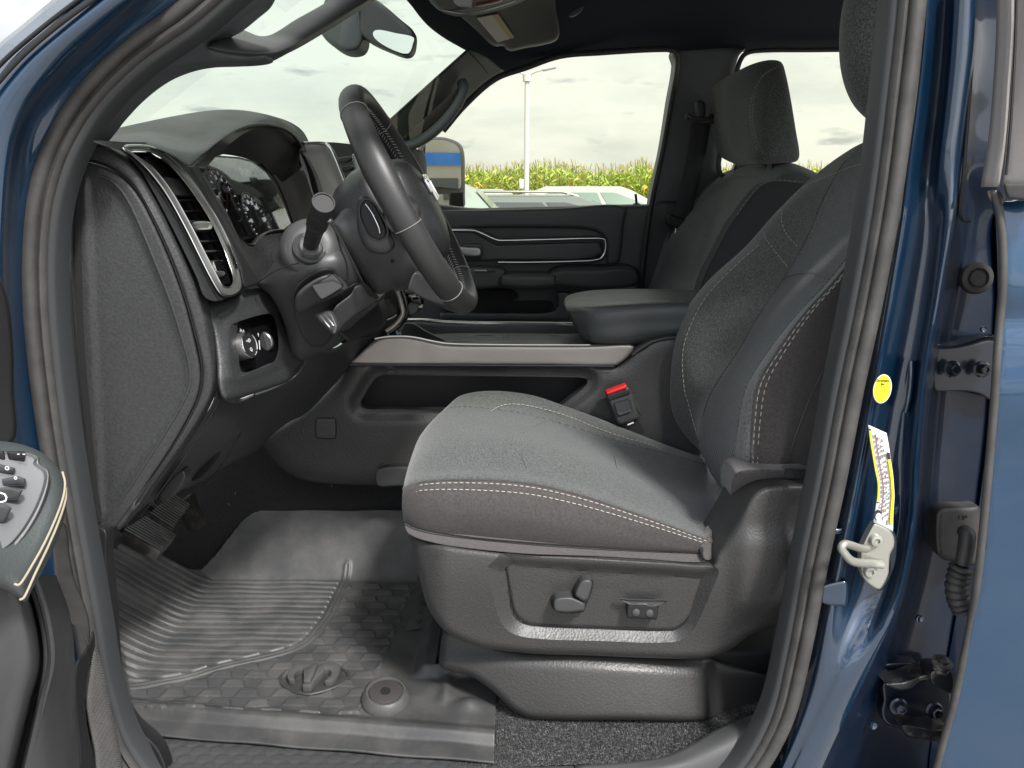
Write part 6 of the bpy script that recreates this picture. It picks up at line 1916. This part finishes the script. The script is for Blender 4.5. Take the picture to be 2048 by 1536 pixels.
for o_ in (0, 8):
    stitches('back_stitching', [(1394 - o_, 584, 1.99), (1405 - o_, 548, 1.99), (1424 - o_, 511, 1.99), (1444 - o_, 473, 1.99), (1462 - o_, 444, 1.99), (1470 - o_, 432, 1.99)], M_thread2, PSt, L=.008, gap=.004, r=.0011, off=-.004)
stitches('top_stitching', [(1474,430,1.925),(1494,400,1.925),(1518,372,1.925),(1540,362,1.925),(1575,361,1.925),(1612,366,1.925)], M_thread2, PSt, L=.008, gap=.004, r=.00075, off=-.004)
def psk(p):
    f_ = tps(psY)
    return [(x_, y_, float(f_(np.array([x_]), np.array([y_]))[0]) - .004) for x_, y_ in p]
stitches('curve_stitching', psk([(1390,447),(1402,462),(1420,478)]), M_thread2, PSt, L=.008, gap=.003, r=.001, off=-.004)
stitches('curve_stitching', psk([(1405,424),(1408,432),(1418,444),(1428,453)]), M_thread2, PSt, L=.008, gap=.003, r=.001, off=-.004)
stitches('curve_stitching', psk([(1448,360),(1480,354),(1522,353)]), M_thread2, PSt, L=.008, gap=.003, r=.001, off=-.006)
# head restraint: a front pad and a side panel
relief('head_restraint', [(1447,190),(1452,162),(1470,146),(1495,132),(1525,122),(1550,120),(1564,126),(1572,150),(1582,200),(1592,262),(1599,308),(1594,322),(1575,326),(1540,326),(1516,328),(1496,322),(1470,308),(1456,280),(1448,240)],
       [(1447,200,2.32),(1500,150,2.14),(1510,230,2.09),(1505,315,2.10),(1560,125,2.08),(1599,310,2.08),(1470,300,2.26)], M_fab, PSt, step=5, edge=16, rnd=.028, thick=.16)
stitches('restraint_stitching', [(1556,132,2.07),(1530,148,2.06),(1512,180,2.055),(1505,220,2.055),(1508,262,2.055),(1522,300,2.06),(1530,312,2.065)], M_thread2, PSt, L=.006, gap=.003, r=.0008, off=-.004)
stitches('restraint_stitching', [(1552,136,2.07),(1524,152,2.06),(1507,182,2.055),(1500,222,2.055),(1503,264,2.055),(1516,302,2.06)], M_thread2, PSt, L=.006, gap=.003, r=.0008, off=-.004)
stitches('restraint_stitching', [(1568,158,2.065),(1548,170,2.06),(1538,200,2.055),(1537,240,2.055),(1545,270,2.055),(1560,300,2.06)], M_thread2, PSt, L=.005, gap=.004, r=.0006, off=-.004)
for s in (0, 1):
    tube('restraint_post', [(1540 + 14 * s, 318, 2.14 + .12 * s), (1542 + 14 * s, 345, 2.15 + .12 * s)], .008, M_silver2, PSt, 10, per=2)
box('passenger_cushion', Vector((.30, 2.22, .98)), .52, .48, .16, M_fab, PSt, Matrix.Rotation(R(-6), 3, 'Y'), .05, 4)
box('passenger_seat_base', Vector((.34, 2.22, .82)), .46, .44, .17, M_grain2, PSt, None, .03)

# passenger belt
PB = thing('passenger_seat_belt', 'black webbing seat belt hanging on the far centre pillar', 'seat belt', P(1350, 480, 2.46))
surf('webbing', [[(1384,244,2.475),(1422,246,2.475)],[(1376,300,2.475),(1412,302,2.475)],[(1362,370,2.48),(1396,374,2.48)],[(1346,440,2.485),(1380,446,2.485)]], material('belt_webbing', (.035,.035,.036), .8, bumps=[('wave',260,.5,.0008)]), PB, n=4, m=3, flip=True, thick=.002)
tube('belt_guide', [(1374,238,2.465),(1376,230,2.46),(1384,236,2.455),(1400,238,2.455),(1416,237,2.455),(1424,231,2.46),(1427,238,2.465),(1422,246,2.465)], .006, M_plast2, PB, 8)
relief('guide_bolt_cover', [(1392,205),(1402,200),(1410,208),(1410,230),(1402,238),(1394,230)], 2.47, M_plast2, PB, step=4, edge=5, rnd=.008, thick=.02)
relief('latch_body', [(1336,432),(1344,430),(1376,442),(1382,448),(1378,458),(1340,452),(1334,446)], 2.46, M_dark, PB, step=4, edge=4, rnd=.005, thick=.015)
tube('latch_tongue', [(1352,457,2.45),(1350,470,2.45),(1347,480,2.45),(1352,482,2.45),(1361,476,2.45),(1364,460,2.45)], .0045, M_silver, PB, 8)
surf('webbing', [[(1340,455,2.49),(1374,458,2.49)],[(1330,520,2.49),(1352,522,2.49)],[(1322,580,2.49),(1340,582,2.49)]], M_dark, PB, n=3, m=2, flip=True, thick=.002)

# ================================================================== PASSENGER DOOR
PD_ = thing('passenger_door', 'closed far passenger door with silver trim line and armrest', 'car door', (.0, 2.6, .8))
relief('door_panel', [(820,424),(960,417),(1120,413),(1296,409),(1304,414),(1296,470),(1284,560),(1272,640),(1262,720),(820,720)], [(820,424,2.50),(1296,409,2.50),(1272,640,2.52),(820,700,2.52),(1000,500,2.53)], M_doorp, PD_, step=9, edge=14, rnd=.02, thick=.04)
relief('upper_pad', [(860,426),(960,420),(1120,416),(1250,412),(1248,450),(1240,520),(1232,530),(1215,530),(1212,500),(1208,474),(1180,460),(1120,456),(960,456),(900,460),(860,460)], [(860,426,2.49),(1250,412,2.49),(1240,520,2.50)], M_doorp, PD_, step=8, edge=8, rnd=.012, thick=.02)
relief('door_insert', [(905,464),(945,464),(992,490),(1202,484),(1206,490),(1204,508),(1196,516),(1150,520),(996,520),(900,524)], 2.50, M_plast, PD_, step=8, edge=3, rnd=.003, thick=.02, cr=False)
tube('silver_line', [(900,460,2.48),(945,460,2.48),(955,462,2.48),(994,479,2.48),(1010,480,2.48),(1100,478,2.48),(1200,476,2.48),(1210,480,2.48),(1212,492,2.48),(1209,508,2.48),(1198,519,2.48),(1150,523,2.48),(1060,525,2.48),(996,525,2.48)], (.0065,.005), M_silver, PD_, 8)
relief('handle_bowl', [(924,492),(928,488),(960,488),(964,492),(964,514),(960,518),(928,518),(924,514)], 2.485, M_plast2, PD_, step=4, edge=4, rnd=.004, thick=.02)
relief('door_handle', [(918,494),(940,494),(960,496),(961,512),(940,514),(924,510)], 2.465, M_silver2, PD_, step=4, edge=4, rnd=.005, thick=.015)
relief('armrest', [(1100,548),(1112,540),(1128,536),(1190,535),(1272,536),(1276,574),(1110,574)], 2.40, M_wheel, PD_, step=6, edge=8, rnd=.02, thick=.10)
relief('pull_grip', [(1000,550),(1006,548),(1108,548),(1112,552),(1110,574),(1002,574)], 2.39, M_plast2, PD_, step=5, edge=8, rnd=.018, thick=.08)
relief('window_switch', [(930,540),(1000,538),(1012,546),(1000,560),(998,574),(930,574)], 2.395, M_plast2, PD_, step=5, edge=6, rnd=.012, thick=.08)
box('switch_key', P(962, 541, 2.39), .04, .02, .006, M_silver2, PD_, None, .002)
box('switch_key', P(983, 541, 2.39), .02, .02, .006, M_plast2, PD_, None, .002)
relief('door_pocket', [(890,580),(1020,580),(1034,586),(1036,596),(1020,602),(1100,602),(1106,610),(1102,620),(1090,624),(1000,624),(890,622)], 2.47, M_void, PD_, step=8, edge=2, rnd=.002, thick=.01)
relief('pocket_edge', [(880,626),(1090,626),(1108,622),(1116,612),(1114,584),(1140,584),(1140,640),(880,640)], 2.455, M_plast2, PD_, step=7, edge=4, rnd=.006, thick=.02, cr=False)
link('door_skin', [P(700,432,2.68), P(1310,424,2.68), Vector((P(1310,424,2.68).x, 2.74, .5)), Vector((P(700,432,2.68).x, 2.74, .5))], [(0,1,2,3)], M_paint, PD_)
relief('window_glass', [(740,440),(790,285),(975,118),(1060,50),(1370,40),(1380,150),(1290,430)], 2.60, M_glass, PD_, step=40, thick=.004, cr=False)
tube('lock_pin', [(1273,408,2.54),(1272,395,2.54),(1271,388,2.54)], .0042, M_dark, PD_, 8, per=2)
lathe('lock_pin_base', P(1273, 410, 2.54), Vector((0, 0, 1)), [(.014, 0), (.012, .004), (.006, .006)], M_dark, PD_, 16)

# ================================================================== PASSENGER DOOR MIRROR
PM = thing('door_mirror', 'tall black tow mirror outside the passenger window, showing a blue band', 'mirror', P(890, 400, 2.92))
mc = P(888, 330, 2.90)
out = (Vector((31, 9, 2.6)) - mc).normalized()
mn = (out - (mc - CAM).normalized()).normalized()
relief('mirror_shell', [(838,284),(860,276),(884,274),(912,282),(924,292),(929,310),(930,350),(930,392),(929,413),(912,418),(838,418)], 0.0, M_plast, PM, step=6, edge=6, rnd=.012, thick=.10, project=lambda x, y, q: PN(x, y, mc - mn * (.012 + q), mn))
mp_ = [PN(x_, y_, mc, mn) for x_, y_ in resample(crom([(852,288),(858,282),(884,280),(908,287),(918,297),(921,312),(922,345),(922,372),(918,377),(880,374),(853,371)], 4, True), 8)]
prism('mirror_glass', mp_, -mn * .003, M_mirror, PM)
mc2 = PN(886, 394, mc, mn)
out2 = (Vector((30, 14, .5)) - mc2).normalized()
mn2 = (out2 - (mc2 - CAM).normalized()).normalized()
prism('small_mirror_glass', [PN(x_, y_, mc2, mn2) for x_, y_ in ((852,388),(896,388),(898,392),(898,414),(852,414))], -mn2 * .003, M_mirror, PM)
relief('mirror_frame', [(900,384),(926,384),(927,412),(900,414)], 2.80, M_dark, PM, step=5, edge=3, rnd=.003, thick=.02, cr=False)
vs, fs = tube_geo([P(840, 330, 2.96), P(800, 360, 2.90), P(770, 400, 2.80)], .03, 10)
link('mirror_arm', vs, fs, M_plast, PM)

# ================================================================== REAR VIEW MIRROR, VISOR, OVERHEAD CONSOLE
RM = thing('rearview_mirror', 'wedge shaped rear view mirror hanging before the windshield', 'mirror', P(770, 60, 1.8))
relief('sensor_cover', [(636,52),(640,30),(655,-10),(680,-40),(712,-30),(720,20),(725,60),(725,82),(716,98),(694,103),(672,96),(650,78)], [(640,50,1.86),(725,60,1.78)], M_trimgrey, RM, step=5, edge=12, rnd=.015, thick=.08)
relief('mirror_head', [(713,20),(717,6),(728,-2),(745,-4),(770,12),(800,38),(824,58),(829,68),(829,84),(826,100),(819,109),(806,111),(780,102),(744,86),(722,70),(714,56)], [(713,30,1.80),(829,80,1.70)], M_plast2, RM, step=4, edge=12, rnd=.014, thick=.04)
rmc = P(790, 82, 1.695)
outr = Vector((.75, -.45, .50)).normalized()
rmn = (outr - (rmc - CAM).normalized()).normalized()
relief('mirror_glass', [(746,66),(750,61),(762,60),(790,66),(827,75),(825,90),(820,103),(814,107),(800,105),(778,96),(758,84),(748,74)], [(746,70,1.752),(827,90,1.672)], M_mirror, RM, step=6, thick=.002)
SVz = thing('sun_visor', 'folded grey passenger sun visor with a cream warning label', 'sun visor', P(1020, 40, 2.2))
svY = [(920,28,2.10),(1110,-10,2.13),(1118,75,2.28),(1010,100,2.30)]
relief('visor_panel', [(922,30),(935,20),(1000,0),(1060,-20),(1104,-20),(1112,20),(1119,66),(1112,80),(1090,88),(1050,95),(1022,101),(1012,97),(1006,91),(990,91),(978,85),(955,62),(936,44)], svY, M_plast2, SVz, step=6, edge=6, rnd=.008, thick=.012)
lp = tps(svY)
lpq = [(953,36),(996,28),(1029,75),(995,85)]
def VL(u, v, off=-.004):
    x_ = lerp(lerp(lpq[0][0], lpq[1][0], u), lerp(lpq[3][0], lpq[2][0], u), v); y_ = lerp(lerp(lpq[0][1], lpq[1][1], u), lerp(lpq[3][1], lpq[2][1], u), v)
    return (x_, y_, float(lp(np.array([x_]), np.array([y_]))[0]) + off)
def vquad(nm, u0, u1, v0, v1, mat, off, par):
    vs = [P(*VL(u, v, off)) for u, v in ((u0, v0), (u1, v0), (u1, v1), (u0, v1))]
    return link(nm, vs, [(3, 2, 1, 0)], mat, par, False)
M_cream = material('cream_label', (.62,.60,.50), .6)
vl = vquad('warning_label', 0, 1, 0, 1, M_cream, -.004, SVz)
vquad('label_stripe', .72, 1, 0, 1, material('tan_stripe', (.50,.42,.22), .6), -.0046, vl)
q = []
for k in range(7):
    q.append(vquad('label_print', .10 + .085 * k, .135 + .085 * k, .05, .34 + .04 * (k % 3), M_black, -.0046, vl))
    q.append(vquad('label_print', .10 + .085 * k, .135 + .085 * k, .66 - .03 * (k % 2), .94, M_black, -.0046, vl))
for k in range(4):
    q.append(vquad('label_print', .25 + .09 * k, .31 + .09 * k, .42 + .02 * (k % 2), .58, M_black, -.0046, vl))
join('label_print', q)
OC = thing('overhead_console', 'overhead lamp console at the top of the windshield', 'console', P(940, 5, 1.95))
relief('console_shell', [(846,-20),(862,2),(874,14),(895,24),(920,28),(960,24),(1000,14),(1040,0),(1070,-20)], [(850,-10,1.95),(930,26,2.08),(1070,-20,1.98)], M_plast2, OC, step=5, edge=8, rnd=.012, thick=.03)
relief('lamp_lens', [(905,-20),(908,4),(920,12),(944,14),(946,-20)], 1.94, M_greyprint, OC, step=4, edge=3, rnd=.003, thick=.01, cr=False)
relief('lamp_lens', [(952,12),(968,10),(1000,2),(1020,-10),(1010,-14),(975,2),(952,6)], 1.94, material('red_brown_lens', (.12,.02,.02), .25), OC, step=4, edge=2, rnd=.002, thick=.01)
tube('console_line', [(862,4,2.02),(880,17,2.05),(905,24,2.06),(935,26,2.06),(975,19,2.04),(1030,2,1.925)], .0022, M_silver2, OC, 6)

# ================================================================== OPEN DRIVER DOOR (left, near)
DD = thing('driver_door', 'open driver door at the left edge with its armrest window switches', 'car door', P(20, 1300, .66))
relief('armrest', [(-60,880),(0,882),(40,888),(78,902),(106,924),(126,955),(134,990),(130,1030),(116,1075),(94,1125),(66,1176),(50,1204),(30,1190),(0,1176),(-60,1176)], [(-60,880,.68),(40,888,.70),(134,990,.66),(50,1200,.56),(-60,1176,.52)], M_lid, DD, step=5, edge=34, rnd=.030, thick=.05)
sw_ = relief('switch_plate', [(-60,902),(20,902),(60,904),(78,914),(80,926),(96,938),(100,952),(94,985),(76,1030),(48,1075),(20,1104),(0,1118),(-60,1140)], [(-60,900,.652),(80,915,.668),(100,960,.655),(20,1104,.585),(-60,1130,.56)], M_silver2, DD, step=5, edge=4, rnd=.003, thick=.004)
relief('switch_plate_inset', [(-60,908),(20,908),(54,910),(70,918),(68,928),(86,942),(90,956),(82,988),(64,1028),(38,1068),(12,1094),(-60,1124)], [(-60,900,.648),(80,915,.664),(100,960,.651),(20,1104,.581),(-60,1130,.556)], material('satin_grey_switch_plate', (.13,.135,.14), .4, .3), sw_, step=5, edge=3, rnd=.001, thick=.004)
for pts, Yk in (([(-30,902),(8,902),(12,922),(-30,924)], .650), ([(14,902),(50,903),(50,920),(16,922)], .652), ([(-30,930),(0,928),(30,936),(28,946),(0,946),(-30,946)], .638),
                ([(4,958),(36,952),(52,958),(50,972),(4,974)], .630), ([(-40,978),(20,974),(46,980),(36,1000),(-40,1004)], .615), ([(-40,1014),(6,1010),(24,1016),(10,1044),(-40,1052)], .598)):
    kx = relief('window_switch', pts, Yk, M_dark if Yk > .64 else M_plast2, DD, step=4, edge=5, rnd=.004, thick=.008, cr=False)
text('switch_mark', '- -', P(42, 907, .645), Vector((1, 0, 0)), Vector((0, 0, 1)), .008, M_white, DD)
text('switch_mark', 'o', P(14, 935, .628), Vector((1, 0, 0)), Vector((0, 0, 1)), .008, M_white, DD)
text('switch_mark', 'o', P(31, 955, .624), Vector((1, 0, 0)), Vector((0, 0, 1)), .006, M_white, DD)
text('switch_mark', 'D', P(4, 996, .606), Vector((1, 0, 0)), Vector((0, 0, 1)), .014, M_white, DD)
tube('armrest_stitch', [(125,944,.662),(130,966,.654),(126,996,.640),(111,1038,.618),(87,1090,.592),(61,1136,.570),(45,1162,.556),(37,1170,.552),(29,1168,.552)], .0010, M_threadY, DD, 8)
tube('armrest_stitch', [(132,976,.656),(131,1000,.644),(117,1044,.620),(95,1096,.596),(71,1146,.572),(53,1186,.556),(47,1196,.552),(39,1200,.550)], .0010, M_threadY, DD, 8)
DI = [(1150,(-60,10,36,48,60,96,112)),(1230,(-60,20,58,74,86,120,140)),(1320,(-60,30,70,87,98,126,150)),(1404,(-60,10,50,67,80,128,150)),(1533,(-60,-20,18,36,50,130,162)),(1610,(-60,-40,0,18,34,130,166))]
surf('door_inner', [[(x_, y_, q) for x_, q in zip(xs_, (.58,.60,.615,.665,.640,.70,.78))] for y_, xs_ in DI], M_plast, DD, n=7, m=8, flip=True, thick=.006)
relief('door_upper', [(-60,470),(0,556),(16,600),(26,680),(28,780),(26,884),(-60,884)], [(-60,600,.74),(26,700,.78)], M_dark, DD, step=8, edge=10, rnd=.01, thick=.03)
relief('door_edge', [(106,1060),(122,1040),(134,1060),(140,1110),(150,1160),(166,1200),(178,1240),(178,1290),(160,1260),(136,1240),(118,1210),(110,1150)], [(106,1060,.80),(178,1280,.86)], M_rubber2, DD, step=5, edge=6, rnd=.006, thick=.03)
# ribbed door wiring boot and its holder
dbt = relief('fabric_boot', [(186,1290),(194,1296),(204,1330),(216,1380),(226,1430),(236,1480),(244,1560),(200,1580),(188,1500),(176,1440),(172,1400),(178,1350)], [(186,1290,.90),(236,1480,.95),(190,1500,.90)], material('grey_ribbed_boot', (.13,.128,.125), .7, bumps=[('wave',150,.8,.0016)], col2=(.17,.165,.16), vscale=30), DD, step=5, edge=14, rnd=.012, thick=.03)
relief('boot_holder', [(150,1330),(170,1300),(186,1262),(190,1290),(178,1340),(170,1400),(174,1450),(188,1520),(198,1600),(160,1600),(156,1500),(148,1420)], [(150,1330,.86),(190,1290,.9),(180,1590,.88)], M_dark, DD, step=5, edge=8, rnd=.008, thick=.03)

# ================================================================== REAR DOOR (right, closed)
RD = thing('rear_door', 'closed blue rear door at the right edge with a black window frame', 'car door', P(2020, 1500, .95))
RDo = [(1984,398),(2000,402),(2120,402),(2120,1620),(1852,1620),(1868,1540),(1886,1470),(1906,1400),(1926,1310),(1944,1220),(1958,1130),(1968,1040),(1978,920),(1988,800),(1994,700),(2000,620),(2004,540),(1998,460),(1986,420)]
relief('door_skin', RDo, [(1990,410,.985),(2120,410,.97),(2000,700,.955),(2120,700,.93),(1900,1400,.955),(2120,1400,.92),(1860,1600,.97),(2120,1600,.93)], M_door, RD, step=12, edge=10, rnd=.010, thick=.03,
       disp=lambda x, y, d: .010 * np.exp(-((y - 640) / 40.) ** 2) - .008 * np.exp(-((y - 800) / 80.) ** 2))
tube('door_weatherstrip', [(1988,384,.975),(1998,420,.965),(2005,480,.958),(2006,560,.952),(2000,640,.950),(1994,720,.940),(1988,810,.940),(1978,930,.940),(1968,1040,.940),(1956,1150,.940),(1942,1240,.950),(1924,1330,.952),(1904,1420,.955),(1882,1500,.96),(1858,1600,.965)], (.0055,.005), M_rubber, RD, 10)
surf('frame_seal_fin', [[(1992,-40,.985),(1992,60,.985),(1986,170,.985),(1976,280,.985),(1961,374,.985)],[(2022,-40,.965),(2022,60,.965),(2014,180,.965),(2006,290,.965),(1994,374,.965)]], material('light_grey_rubber', (.24,.225,.215), .55, bumps=[('noise',300,.2,.0006)]), RD, n=3, m=6, thick=.004)
relief('window_frame', [(2018,-40),(2120,-40),(2120,374),(2004,374),(2010,300),(2020,180),(2024,60)], [(2018,0,.972),(2120,0,.93),(2004,370,.965),(2120,370,.93)], material('grey_satin_frame', (.21,.20,.19), .45, bumps=[('noise',300,.1,.0006)]), RD, step=12, edge=5, rnd=.004, thick=.03, cr=False)
tube('frame_groove', [(2034,-40,.955),(2030,100,.955),(2022,240,.955),(2012,350,.958)], .0016, M_dark, RD, 6)
relief('belt_molding', [(2008,368),(2024,366),(2120,368),(2120,400),(2020,398),(2012,390)], [(2008,368,.952),(2120,380,.92)], M_rubber, RD, step=6, edge=6, rnd=.005, thick=.02)
relief('seal_corner', [(1974,382),(1994,380),(2004,386),(2010,398),(2000,412),(1990,410),(1978,400)], .972, M_rubber, RD, step=4, edge=4, rnd=.004, thick=.02)
